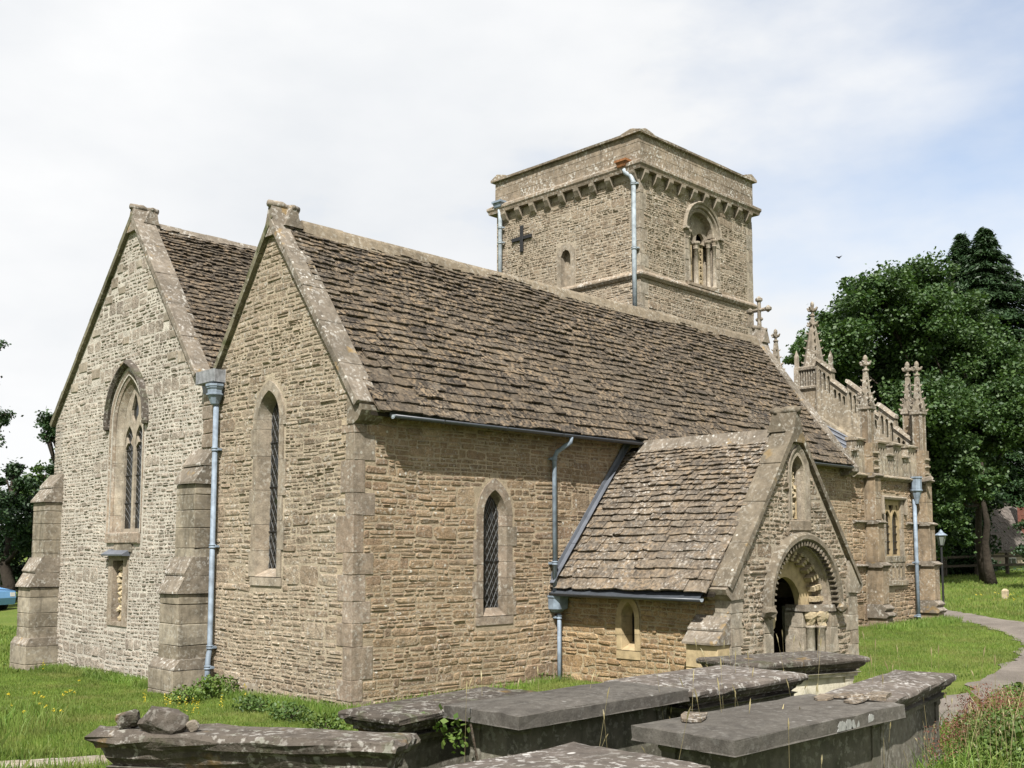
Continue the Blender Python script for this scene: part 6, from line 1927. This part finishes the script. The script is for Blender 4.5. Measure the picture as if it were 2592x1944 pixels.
# low skirts of foliage and yews behind the chapel
d = 52.0
cl = [(D(px, py, d + random.uniform(-1, 2)), (PX(r, d), PX(r, d), PX(r * 0.9, d))) for (px, py, r) in ((2390, 1180, 100), (2360, 1280, 95), (2410, 1370, 85), (2450, 1290, 80), (2350, 1420, 90), (2430, 1440, 70), (2300, 1200, 90), (2330, 1100, 90), (2450, 1180, 70))]
tree('yew_tree', Gd(2400, d), cl, 'leaf_b', 'bark_d', 'dark yew standing behind the chapel corner under the big tree', 50000, 0.2, 0.3, D(2400, 1200, d), 'trees beyond the church', sub=14, branch=False)
d = 44.0
cl = [(D(px, py, d + random.uniform(-1, 1)), (PX(r, d), PX(r, d), PX(r * 0.6, d))) for (px, py, r) in ((2470, 1190, 60), (2500, 1215, 50), (2440, 1170, 55), (2455, 1225, 45), (2520, 1180, 42), (2430, 1250, 50), (2480, 1250, 40), (2400, 1300, 55), (2380, 1230, 60), (2370, 1380, 50), (2420, 1360, 40))]
tree('young_sycamore', Gd(2505, d), cl, 'leaf_a', 'bark_d', 'slim tree trunk with low leafy branches against the sky gap at right', 26000, 0.16, 0.2, D(2490, 1170, d), 'trees beyond the church', sub=11, branch=False)
# tall conifers behind: whorls of drooping branches
def conifer(px, top_y, d, slope, rmax, label, nlev, size=0.34):
    base = Gd(px, d); top = D(px, top_y, d)
    t = empty('tall_conifer', base, label, 'tree', 'trees beyond the church')
    H = top[2] - base[2]
    tb = MB(); tb.add(*tube([base, base + (top - base) * 0.5, top], [0.35, 0.2, 0.02], 8))
    P = []; T = []
    for k in range(nlev):
        f = (k + R.random()) / nlev
        z = top[2] - 0.15 - f ** 1.1 * H * 0.8
        rad = min(rmax, 0.25 + slope * (top[2] - z)) * R.uniform(0.8, 1.12)
        nb = int(6 + 5 * min(1, rad / 2))
        for q in range(nb):
            an = R.uniform(0, 2 * math.pi); L_ = rad * R.uniform(0.7, 1.1)
            dirv = A(math.cos(an), math.sin(an), 0)
            o = A(top[0], top[1], z)
            m = int(26 + 46 * L_)
            u = R.random(m) ** 0.7
            sp = (0.10 + 0.22 * (1 - u)) * L_ * 0.55 + 0.06
            side = A(-dirv[1], dirv[0], 0)
            pts = o + dirv * (u * L_)[:, None] + side * (R.normal(0, 1, m) * sp)[:, None] + FZ * (0.22 * L_ * u - 0.42 * L_ * u ** 2 + R.normal(0, 0.07, m))[:, None]
            P.append(pts)
            T.append(np.tile(dirv * 0.8 + FZ * -0.35, (m, 1)) + side * R.normal(0, 0.5, (m, 1)))
            if rad > 1.0 and q % 3 == 0:
                tb.add(*tube([o, o + dirv * L_ * 0.6 + FZ * 0.02 * L_, o + dirv * L_ + FZ * -0.2 * L_], [0.04, 0.025, 0.008], 4))
    tb.build('trunk', M['bark_d'], t, True)
    P = np.vstack(P); T = np.vstack(T) + R.normal(0, 0.25, (len(P), 3))
    T /= np.linalg.norm(T, axis=1)[:, None]
    Bv = np.cross(T, R.normal(0, 1, T.shape) * 0.5 + FZ); Bv /= np.linalg.norm(Bv, axis=1)[:, None]
    s_ = (size * R.uniform(0.6, 1.3, len(P)))[:, None]
    Q = np.stack([P - T * s_ * 0.5, P + Bv * s_ * 0.13, P + T * s_ * 0.5, P - Bv * s_ * 0.13], 1)
    leaf_obj('crown', Q, M['leaf_b'], t)
conifer(2490, 574, 60.0, 0.62, 3.6, 'tall pointed dark conifer behind the big leafy tree', 80)
conifer(2433, 590, 61.0, 0.55, 3.0, 'second pointed conifer top just left of the tall dark conifer', 60)
# spruce branches at the right edge
d = 40.0
cl = [(D(px, py, d), (PX(r, d), PX(r, d), PX(r * 0.28, d))) for (px, py, r) in ((2600, 1225, 26), (2605, 1330, 40), (2615, 1360, 46), (2620, 1300, 40), (2630, 1270, 40), (2610, 1395, 40))]
tree('spruce_tree', Gd(2660, d), cl, 'leaf_b', 'bark_d', 'spruce whose branch tips enter at the right edge', 3500, 0.12, 0.18, D(2660, 1150, d), 'trees beyond the church', sub=14)
# left side trees
d = 46.0
cl = [(D(px, py, d + random.uniform(-2, 2)), (PX(r, d), PX(r, d), PX(r * 0.85, d))) for (px, py, r) in ((25, 1260, 75), (70, 1330, 80), (10, 1400, 90), (90, 1420, 80), (-60, 1300, 100), (30, 1210, 45), (120, 1300, 45), (60, 1460, 60))]
tree('pine_tree', Gd(20, d), cl, 'leaf_c', 'bark_d', 'dense dark pine at the left edge beside the buttress', 26000, 0.17, 0.3, D(20, 1240, d), 'trees left of the church', sub=13)
d = 40.0
cl = [(D(px, py, d), (PX(r, d), PX(r, d), PX(r * 0.45, d))) for (px, py, r) in ((-20, 875, 26), (5, 870, 14), (-40, 1050, 60), (-5, 1065, 34), (15, 1050, 18), (-15, 1120, 34), (-90, 950, 90), (-110, 1100, 110))]
tree('cedar_tree', Gd(-150, d), cl, 'leaf_c', 'bark_d', 'conifer mostly outside the frame with branch tips at the left edge', 7000, 0.12, 0.35, D(-140, 800, d), 'trees left of the church', sub=14)
d = 34.0
cl = [(D(px, py, d), (PX(r, d), PX(r, d), PX(r * 0.6, d))) for (px, py, r) in ((112, 1062, 20), (132, 1075, 20), (122, 1105, 15), (130, 1055, 14), (160, 1100, 55), (200, 1200, 80))]
tree('pine_tree', Gd(230, d), cl, 'leaf_c', 'bark_d', 'pine peeping out behind the left eaves of the nave', 6500, 0.12, 0.25, D(215, 1080, d), 'trees left of the church', sub=13)
d = 60.0
cl = [(D(px, py, d), (PX(r, d), PX(r, d), PX(r * 0.8, d))) for (px, py, r) in ((105, 1200, 42), (135, 1190, 38), (90, 1250, 60), (150, 1250, 60))]
tree('birch_tree', Gd(115, d), cl, 'leaf_d', 'bark', 'lighter green tree between the pine and the nave wall', 7000, 0.2, 0.2, D(115, 1200, d), 'trees left of the church', sub=12)
d = 70.0
for k, (px, lab) in enumerate(((-60, 'hedge bush left of the parked car'), (60, 'hedge bush behind the parked car at the left edge'))):
    tree('hedge_bush', Gd(px, d), [(D(px + q, 1480, d), (PX(75, d), PX(60, d), PX(62, d))) for q in (-60, 0, 60)], 'leaf_c', 'bark_d', lab, 9000, 0.2, 0.08, D(px, 1470, d), 'hedge bushes at left', sub=8, branch=False)
d = 56.0
for k, (px, lab) in enumerate(((2380, 'dark hedge bush behind the fence nearest the chapel'), (2470, 'dark hedge bush behind the fence beside the tree trunk'), (2560, 'dark hedge bush behind the fence below the house'), (2650, 'dark hedge bush at the right end of the fence'))):
    tree('hedge_bush', Gd(px, d), [(D(px + q, 1475 - 12 * (k == 1), d), (PX(42, d), PX(40, d), PX(46, d))) for q in (-32, 0, 32)], 'leaf_b', 'bark_d', lab, 5500, 0.2, 0.08, D(px, 1470, d), 'hedge bushes behind the fence', sub=10, branch=False)

# shrubs at the foot of the west front
def shrub(px, py, r3, n, mat, size, label, name='shrub', wood=True):
    c = on_ground(px, py)
    t = empty(name, c, label, 'shrub')
    P = clump_pts(c + FZ * r3[2] * 0.7, r3, n, 0.75); P[:, 2] = np.maximum(P[:, 2], c[2] + 0.02)
    leaf_obj('foliage', leaves(P, size), M[mat], t)
    st = MB()
    for k in range(7):
        e = c + A(R.uniform(-.7, .7) * r3[0], R.uniform(-.7, .7) * r3[1], r3[2] * R.uniform(0.8, 1.5))
        st.add(*tube([c + A(*R.normal(0, 0.04, 2), 0), (c + e) / 2 + A(*R.normal(0, 0.05, 2), 0), e], [0.008, 0.006, 0.003], 4))
    st.build('stems', M['bark'], t)
shrub(115, 1690, (0.42, 0.42, 0.42), 900, 'leaf_d', 0.07, 'yellowish green bush at the foot of the far left buttress')
shrub(545, 1765, (0.38, 0.42, 0.22), 900, 'leaf_w', 0.06, 'low green bush under the pale blue downpipe at the middle buttress')
shrub(470, 1780, (0.30, 0.35, 0.16), 500, 'leaf_w', 0.05, 'low weeds in front of the middle buttress foot')
shrub(640, 1800, (0.25, 0.45, 0.13), 500, 'leaf_d', 0.05, 'dark weeds below the small quatrefoil vent')
shrub(730, 1822, (0.25, 0.5, 0.14), 600, 'leaf_d', 0.05, 'green weeds along the wall left of the church corner')
shrub(830, 1848, (0.25, 0.4, 0.13), 500, 'leaf_w', 0.05, 'green weeds right at the church corner beside the low dark tomb')
shrub(1370, 1722, (0.55, 0.14, 0.16), 700, 'leaf_w', 0.045, 'bright creeper at the wall foot beside the porch downpipe')
shrub(1540, 1708, (0.12, 0.45, 0.12), 400, 'leaf_w', 0.04, 'bright creeper along the foot of the porch side wall')
# ivy on the middle tomb
iv = empty('ivy', (-3.1, -5.9, 0.8), 'glossy ivy hanging off the left end of the middle grey tomb', 'ivy')
P = np.array([-3.12, -5.72, 0.74]) + R.normal(0, 1, (60, 3)) * A(0.05, 0.14, 0.10)
leaf_obj('foliage', leaves(P, 0.062, 0.1, 0.9), M['leaf_w'], iv)
st = MB(); st.add(*tube([(-3.0, -6.0, 0.2), (-3.1, -5.95, 0.6), (-3.12, -5.9, 0.85)], 0.01, 5)); st.build('stem', M['bark'], iv)

# grass: blades over the visible lawns
def blades(n, pts, h, wd, lean=0.5):
    P = np.stack([pts[:, 0], pts[:, 1], ground_z(pts[:, 0], pts[:, 1])], 1)
    an = R.uniform(0, 2 * math.pi, n)
    d = np.stack([np.cos(an), np.sin(an), np.zeros(n)], 1)
    hh = h * R.uniform(0.45, 1.25, n); ww = wd * R.uniform(0.7, 1.3, n)
    a2_ = R.uniform(0, 2 * math.pi, n); ln = np.stack([np.cos(a2_), np.sin(a2_), np.zeros(n)], 1) * (hh * lean * R.random(n))[:, None]
    b0 = P - d * ww[:, None] / 2; b1 = P + d * ww[:, None] / 2
    m0 = P + FZ * (hh * 0.6)[:, None] + ln * 0.35
    tp_ = P + FZ * hh[:, None] * 0.95 + ln
    return np.stack([b0, b1, m0 + d * ww[:, None] * 0.35, tp_, m0 - d * ww[:, None] * 0.35], 1)
def grass_obj(name, Q, mat, label):
    n = len(Q)
    o = mesh_np(name, Q.reshape(-1, 3), np.arange(5 * n), np.arange(0, 5 * n, 5), mat, None, R.random(n))
    return tag(o, label, 'grass', kind='stuff')
def on_kerb(x, y):
    a = (x - ka[0]) * kn[0] + (y - ka[1]) * kn[1]
    return (a > -0.03) & (a < 0.5)
def in_church(x, y):
    return ((x > -0.02) & (x < 19.4) & (y > -0.02) & (y < 11)) | ((x > 4.4) & (x < 8.4) & (y > -3.5) & (y < 0.1))
def sample(n, x0, x1, y0, y1, dens=None):
    x = R.uniform(x0, x1, n); y = R.uniform(y0, y1, n)
    k = ~in_church(x, y) & ~on_path(x, y) & ~on_kerb(x, y)
    # only where the camera looks
    dx, dy = x - CAM_P[0], y - CAM_P[1]
    f = dx * FW[0] + dy * FW[1]; r = dx * RT[0] + dy * RT[1]
    k &= (f > 3) & (np.abs(r / np.maximum(f, .1)) < 0.54)
    if dens is not None: k &= R.random(n) < dens(x, y)
    return np.stack([x[k], y[k]], 1)
def patch(x, y):
    return 0.5 + 0.5 * np.sin(x * 0.8 + 1.1 * np.sin(y * 0.6)) * np.cos(y * 0.9 + 0.7 * np.sin(x))
p1 = sample(150000, -6.5, 0.2, -5.5, 13)
p2 = sample(110000, 3, 22, -8, 3)
p3 = sample(60000, 18, 48, -8, 16)
p4 = sample(50000, -8, 4, 10, 34)
hA = 0.045 + 0.11 * np.clip((-p1[:, 0] - 2.2) / 3.0, 0, 1) * patch(p1[:, 0] * 1.3, p1[:, 1])
g1 = blades(len(p1), p1, hA, 0.010)
g2 = blades(len(p2), p2, 0.05, 0.014)
g3 = blades(len(p3), p3, 0.11, 0.03)
g4 = blades(len(p4), p4, 0.10, 0.03)
grass_obj('lawn_grass', np.vstack([g1, g2, g3, g4]), M['blade'], 'short green grass of the churchyard lawns')
# long grass at left foreground, along walls and between the tombs
q1 = sample(26000, -6.8, -2.2, -4.2, 6.0, lambda x, y: np.clip(patch(x * 1.4 + 2, y * 1.4) * 1.6 - 0.9, 0, 1) * np.clip((-x - 2.4) / 1.5, 0, 1))
q2 = sample(9000, -0.5, -0.02, -0.6, 11, None)
q3 = sample(14000, -5.5, 5.0, -9.2, -3.6, lambda x, y: 0.55 + 0 * x)
q4 = sample(3000, 0, 15, -0.35, -0.02, None)
q5 = sample(3000, 15, 19.6, -1.2, -0.3, None)
grass_obj('long_grass', np.vstack([blades(len(q1), q1, 0.24, 0.009, 0.7), blades(len(q2), q2, 0.14, 0.009, 0.7), blades(len(q3), q3, 0.26, 0.010, 0.7), blades(len(q4), q4, 0.12, 0.01), blades(len(q5), q5, 0.16, 0.014)]), M['blade_l'], 'longer tufts of grass beside walls and tombs')
# dry stalks with seed heads
def stalks(n, region, h):
    st = MB()
    for k in range(n):
        x, y = region()
        z = float(ground_z(x, y)); l = A(*R.normal(0, 0.12, 2), 0) * h
        hh = h * R.uniform(0.6, 1.2)
        p0, p1_, p2_ = A(x, y, z), A(x, y, z + hh * 0.6) + l * 0.4, A(x, y, z + hh) + l
        st.add(*tube([p0, p1_, p2_], [0.0025, 0.002, 0.0015], 3)); st.add(*tube([p2_, p2_ + (p2_ - p1_) * 0.12, p2_ + (p2_ - p1_) * 0.24 + l * 0.05], [0.003, 0.008, 0.002], 4))
    return st
o = stalks(90, lambda: (R.uniform(-3.2, 3.8), R.uniform(-8.6, -4.5)), 0.95).build('dry_grass_stalks', M['stalk'], None); tag(o, 'dry seeding grass stalks between the tombs', 'grass', kind='stuff')
# yellow flower spikes and dandelions on the left lawn
fl_ = []
for (px, py) in ((365, 1790), (418, 1800), (430, 1805), (452, 1808), (470, 1815), (488, 1818), (500, 1822), (560, 1805), (620, 1775), (440, 1725), (108, 1700)):
    c = on_ground(px, py + 18)
    P = c + np.stack([R.normal(0, 0.012, 26), R.normal(0, 0.012, 26), R.uniform(0.16, 0.36, 26)], 1); fl_.append(leaves(P, 0.022))
for k in range(16):
    c = on_ground(random.uniform(10, 260), random.uniform(1740, 1830)); fl_.append(leaves(c + np.stack([R.normal(0, 0.012, 8), R.normal(0, 0.012, 8), R.uniform(0.12, 0.15, 8)], 1), 0.03))
for k in range(22):
    c = on_ground(random.uniform(2450, 2592), random.uniform(1512, 1535)); fl_.append(leaves(c + np.stack([R.normal(0, 0.02, 4), R.normal(0, 0.02, 4), R.uniform(0.12, 0.2, 4)], 1), 0.035))
o = leaf_obj('yellow_wildflowers', np.vstack(fl_), M['leaf_y'], None); tag(o, 'yellow wildflowers dotted in the grass', 'flowers', kind='stuff')
# weed bed at lower right: leafy growth, reddish seed heads
def weed_zone(n):
    x = R.uniform(0.2, 6.5, n); y = R.uniform(-9.6, -6.6, n)
    k = ~on_path(x, y) & ~((np.abs((x - 1.1) * math.cos(.17) + (y + 7.42) * math.sin(.17)) < 1.25) & (np.abs(-(x - 1.1) * math.sin(.17) + (y + 7.42) * math.cos(.17)) < 0.5))
    k &= (y < -7.5 + 0.22 * (x - 2.4)) & (y < -6.75)
    return x[k], y[k]
x, y = weed_zone(60000)
hz = 0.12 + 0.40 * patch(x * 1.7, y * 2.1) ** 1.5
P = np.stack([x, y, ground_z(x, y) + R.random(len(x)) ** 0.7 * hz], 1)
sz = 0.03 + 0.06 * np.clip(patch(x * 2.6 + 1, y * 2.9), 0, 1) ** 2
o = leaf_obj('weed_bed', leaves(P, sz, 0.5, 0.6), M['leaf_w'], None); tag(o, 'leafy green weeds in the lower right corner', 'weeds', kind='stuff')
x, y = weed_zone(60000)
k = (patch(x * 0.9 + 0.5, y * 1.3 + 1.0) > 0.5) & (x < 4.4) & (R.random(len(x)) < 0.95)
x, y = x[k], y[k]
P = np.stack([x, y, ground_z(x, y) + 0.20 + R.random(len(x)) * 0.36], 1)
o = leaf_obj('red_seed_weeds', leaves(P, 0.030, 0.1, 0.4), M['leaf_r'], None); tag(o, 'reddish seeding weeds beside the right hand tomb', 'weeds', kind='stuff')
x, y = weed_zone(3500)
grass_obj('weedy_grass', blades(len(x), np.stack([x, y], 1), 0.42, 0.010, 0.8), M['blade_l'], 'tall grass standing among the lower right weeds')
o = stalks(160, lambda: (R.uniform(1.0, 5.0), R.uniform(-9.3, -7.7)), 0.62).build('weed_stalks', M['stalk'], None); tag(o, 'thin dry stalks standing over the weed bed', 'weeds', kind='stuff')

# ================================================================== FAR THINGS
# post and rail fence
f0, f1 = Gd(2310, 50.0), Gd(2700, 52.0)
fe = empty('rail_fence', (f0 + f1) / 2, 'dark wooden post and rail fence below the trees at right', 'fence')
M['fence'] = plain('weathered fence wood', (0.085, 0.07, 0.052), 0.9, 0.2, 0.3)
nf = 6
for k in range(nf):
    p = f0 + (f1 - f0) * k / (nf - 1); p[2] = float(ground_z(p[0], p[1]))
    one('post', ring_box(p[0], p[1], [(0.07, p[2] - 0.2), (0.07, p[2] + 1.05), (0.02, p[2] + 1.1)]), M['fence'], fe)
for k in range(nf - 1):
    a = f0 + (f1 - f0) * k / (nf - 1); b = f0 + (f1 - f0) * (k + 1) / (nf - 1)
    a[2] = float(ground_z(a[0], a[1])); b[2] = float(ground_z(b[0], b[1]))
    for h in (0.92, 0.50):
        V, F = prism([a + FZ * (h - .06), b + FZ * (h - .06), b + FZ * (h + .05), a + FZ * (h + .05)], FW * -0.13, FW * -0.08); one('rail', (V, F), M['fence'], fe)
mp_ = on_ground(2545, 1515)
mo = one('marker_stone', ring_box(mp_[0], mp_[1], [(0.085, mp_[2] - 0.1), (0.085, mp_[2] + 0.26), (0.04, mp_[2] + 0.32)]), M['carve'], None)
tag(mo, 'short pale marker stone in the grass before the fence', 'marker')
# lamp
lp = Gd(2383, 33.0)
la = empty('lamp_post', lp, 'old street lantern on a black post right of the chapel', 'lamp')
zl = float(D(2383, 1380, 33.0)[2])
one('post', tube([(lp[0], lp[1], lp[2] - 0.2), (lp[0], lp[1], zl - 0.02)], 0.035, 8), M['iron'], la)
lv, lf = lathe((lp[0], lp[1], zl), [(0.07, 0.0), (0.16, 0.30)], 6); M['lampg'] = plain('milky lantern glass', (0.20, 0.22, 0.20), 0.3, 0.5, 0.1)
ln_ = one('lantern', (lv, lf), M['lampg'], la)
one('lantern_cap', lathe((lp[0], lp[1], zl), [(0.19, 0.30), (0.19, 0.315), (0.07, 0.40), (0.06, 0.43), (0.02, 0.46), (0.02, 0.49)], 6), M['pipe'], la)
one('lantern_base', lathe((lp[0], lp[1], zl), [(0.03, -0.06), (0.08, -0.01), (0.08, 0.005)], 6), M['iron'], la)
for k in range(6):
    an = 2 * math.pi * k / 6
    one('lantern_bar', tube([(lp[0] + .072 * math.cos(an), lp[1] + .072 * math.sin(an), zl), (lp[0] + .163 * math.cos(an), lp[1] + .163 * math.sin(an), zl + 0.30)], 0.007, 4), M['iron'], la)
# house at right behind the trees
dh = 64.0
h0, h1 = D(2440, 1390, dh), D(2760, 1390, dh + 6)
hd = (h1 - h0); hd[2] = 0; hl_ = np.linalg.norm(hd); hd /= hl_
hn = A(hd[1], -hd[0], 0)
if np.dot(hn, FW) > 0: hn = -hn
zg = float(ground_z(h0[0], h0[1]))
hs_ = empty('stone_house', (h0[0], h0[1], zg), 'stone house with long grey-brown roof and red chimney beyond the trees', 'house')
M['hwall'] = plain('house wall stone', (0.34, 0.29, 0.21), 0.95, 0.1, 0.25, bump=0.02)
M['hroof'] = stone_mat('house roof tiles', [(0.10, 0.086, 0.076), (0.125, 0.105, 0.092), (0.112, 0.096, 0.083)], 0.3, pits=0.4, stain=0.3, bump=0.01)
M['brick'] = plain('red chimney brick', (0.18, 0.075, 0.055), 0.9, 0.2, 0.2)
Fh = Frame((h0[0], h0[1], 0), hd, FZ, hn)
ez = float(D(2500, 1395, dh)[2]); rzh = float(D(2500, 1256, dh + 3)[2])
one('wall', plate(Fh, [(0, zg - 1), (hl_, zg - 1), (hl_, ez), (0, ez)], [], -0.3, 0), M['hwall'], hs_)
one('wall', prism([Fh(0, zg - 1, 0), Fh(0, zg - 1, -6), Fh(0, ez, -6), Fh(0, rzh, -3), Fh(0, ez, 0)], hd * 0, hd * 0.3), M['hwall'], hs_)
rf = one('roof', prism([Fh(-0.2, ez - 0.1, 0.3), Fh(hl_, ez - 0.1, 0.3), Fh(hl_, rzh, -3), Fh(-0.2, rzh, -3)], FZ * 0, FZ * 0.1), M['hroof'], hs_)
sl_ = A(0, 0, 0)
dvh = Fh(0, rzh, -3) - Fh(0, ez - 0.1, 0.3); lh = np.linalg.norm(dvh); dvh /= lh
tl_ = MB()
nrow = 16
nh = np.cross(hd, dvh); nh = nh if nh[2] > 0 else -nh
for r in range(nrow):
    a = Fh(-0.2, ez - 0.1, 0.3) + dvh * (lh * r / nrow) + FZ * 0.12
    u = 0.0
    while u < hl_:
        wd = random.uniform(0.25, 0.45)
        V, F = prism([a + hd * u, a + hd * (u + wd - 0.01), a + hd * (u + wd - 0.01) + dvh * (lh / nrow * 1.05), a + hd * u + dvh * (lh / nrow * 1.05)], nh * 0.0, nh * random.uniform(0.02, 0.05)); tl_.add(V, F); u += wd
o = tl_.build('roof_tiles', M['hroof'], hs_); o['kind'] = 'stuff'
one('roof', prism([Fh(-0.2, ez - 0.1, -6.3), Fh(hl_, ez - 0.1, -6.3), Fh(hl_, rzh, -3), Fh(-0.2, rzh, -3)], FZ * 0, FZ * 0.1), M['hroof'], hs_)
one('ridge', tube([Fh(-0.2, rzh + 0.1, -3), Fh(hl_, rzh + 0.1, -3)], 0.12, 6), M['hroof'], hs_)
cpos = D(2588, 1230, dh + 4)
one('chimney', ring_box(cpos[0], cpos[1], [(0.28, ez), (0.28, float(D(2588, 1222, dh + 4)[2])), (0.33, float(D(2588, 1220, dh + 4)[2])), (0.33, float(D(2588, 1213, dh + 4)[2]))]), M['brick'], hs_)
for k in range(3):
    u = 1.6 + k * 2.2
    wo = one('window', block(Fh, u, u + 1.0, ez - 1.5, ez - 0.4, -0.05, 0.03), M['paper'], hs_)
    for q in range(2): one('pane', block(Fh, u + 0.06 + q * 0.46, u + 0.48 + q * 0.46, ez - 1.44, ez - 0.46, 0.028, 0.034, 0.001, 0), M['glass'], wo)
wire_ = tube([D(2470, 1205, 58), D(2540, 1203, 58), D(2660, 1206, 58)], 0.012, 4)
tag(one('overhead_wire', wire_, M['iron'], None), 'thin overhead wire crossing the sky gap at right', 'wire')

# parked car, left edge
M['carb'] = plain('light blue car paint', (0.17, 0.36, 0.62), 0.25, 0.5, 0.03)
M['carp'] = plain('black plastic', (0.015, 0.015, 0.016), 0.5, 0.4, 0.1)
M['rubber'] = plain('tyre rubber', (0.02, 0.02, 0.02), 0.9, 0.2, 0.1)
M['alloy'] = plain('wheel rim', (0.4, 0.4, 0.4), 0.35, 0.5, 0.1)
M['tail'] = plain('red tail lamp', (0.35, 0.015, 0.01), 0.3, 0.5, 0.05)
M['plate'] = plain('number plate', (0.65, 0.62, 0.45), 0.5, 0.3, 0.05)
def make_car(px, py, d, mat, label, group):
    c = at_depth(px, 1390, d); zg = float(ground_z(c[0], c[1]))
    t = empty('parked_car', (c[0], c[1], zg), label, 'car', group)
    ax = -RT * 0.93 + FW * 0.36; ax /= np.linalg.norm(ax); sd_ = np.cross(FZ, ax)
    def P(l, s, z): return A(c[0], c[1], zg) + ax * l + sd_ * s + FZ * z
    body = [(-1.85, .28), (-1.9, .55), (-1.86, .82), (-1.2, .92), (-0.6, .98), (1.6, .96), (1.85, .85), (1.9, .5), (1.86, .28)]
    V, F = prism([P(l, 0, z) for l, z in body], sd_ * -0.78, sd_ * 0.78); b = one('body', (V, F), mat, t)
    top = [(-1.1, .93, .76), (-0.35, 1.38, .60), (0.9, 1.42, .60), (1.72, .96, .74)]
    V = [];
    for s in (-1, 1): V += [P(l, s * w_, z) for l, z, w_ in top]
    one('cabin', (np.array(V), [[0, 1, 2, 3], [7, 6, 5, 4], [0, 4, 5, 1], [1, 5, 6, 2], [2, 6, 7, 3]]), mat, t)
    for s in (-1, 1):
        w_ = [(-0.92, .98, .765), (-0.32, 1.32, .635), (0.2, 1.34, .635), (0.2, .98, .765)]
        one('side_window', prism([P(l, s * q, z) for l, z, q in w_], sd_ * s * 0.0, sd_ * s * 0.008), M['glass'], t)
        w_ = [(0.28, .98, .765), (0.28, 1.34, .635), (0.85, 1.35, .635), (1.4, .99, .765)]
        one('side_window', prism([P(l, s * q, z) for l, z, q in w_], sd_ * s * 0.0, sd_ * s * 0.008), M['glass'], t)
        for l in (-1.2, 1.2):
            wv_, wf_ = tube([P(l, s * 0.62, 0.30), P(l, s * 0.80, 0.30)], 0.30, 16); wh = one('wheel', (wv_, wf_), M['rubber'], t)
            wv_, wf_ = tube([P(l, s * 0.79, 0.30), P(l, s * 0.812, 0.30)], 0.19, 12); one('rim', (wv_, wf_), M['alloy'], wh)
        one('tail_light', prism([P(1.84, s * 0.62, .62), P(1.84, s * 0.76, .62), P(1.80, s * 0.76, .84), P(1.80, s * 0.62, .84)], ax * 0, ax * 0.05), M['tail'], t)
        one('headlight', prism([P(-1.86, s * 0.50, .60), P(-1.86, s * 0.74, .60), P(-1.84, s * 0.74, .76), P(-1.84, s * 0.50, .76)], ax * -0.04, ax * 0), M['paper'], t)
    one('rear_window', prism([P(0.98, -.56, 1.38), P(0.98, .56, 1.38), P(1.70, .68, 1.0), P(1.70, -.68, 1.0)], FZ * 0.0 + ax * 0.01, FZ * 0.0 + ax * 0.02), M['glass'], t)
    one('windscreen', prism([P(-0.40, -.56, 1.35), P(-0.40, .56, 1.35), P(-1.05, .7, .97), P(-1.05, -.7, .97)], ax * -0.02, ax * -0.01), M['glass'], t)
    one('bumper', prism([P(1.88, -.7, .30), P(1.88, .7, .30), P(1.88, .7, .5), P(1.88, -.7, .5)], ax * 0, ax * 0.08), M['carp'], t)
    one('number_plate', prism([P(1.90, -.26, .56), P(1.90, .26, .56), P(1.90, .26, .67), P(1.90, -.26, .67)], ax * 0, ax * 0.012), M['plate'], t)
    return t
make_car(-84, 1530, 43.0, M['carb'], 'light blue hatchback parked at the left edge beyond the lawn', 'cars parked at left')
M['card'] = plain('dark maroon car paint', (0.03, 0.012, 0.016), 0.3, 0.5, 0.03)
make_car(108, 1530, 49.0, M['card'], 'dark car behind the light blue hatchback and the buttress', 'cars parked at left')
# bird
bp = D(2124, 652, 45)
bv = [bp + RT * -0.16 + FZ * 0.06, bp + RT * -0.03 + FW * 0.03, bp + FZ * -0.05 + FW * -0.12, bp + FZ * 0.02 + FW * 0.12, bp + RT * 0.03 + FW * 0.03, bp + RT * 0.15 + FZ * 0.10, bp + FZ * -0.06, bp + FZ * 0.04]
one_b = one('bird', (np.array(bv), [[0, 1, 7], [1, 3, 7], [3, 4, 7], [4, 5, 7], [0, 6, 1], [4, 6, 5], [1, 2, 6], [2, 4, 6], [1, 3, 6], [3, 4, 6], [1, 7, 2], [2, 7, 4]]), M['iron'], None)
tag(one_b, 'small dark bird flying between tower and trees', 'bird')
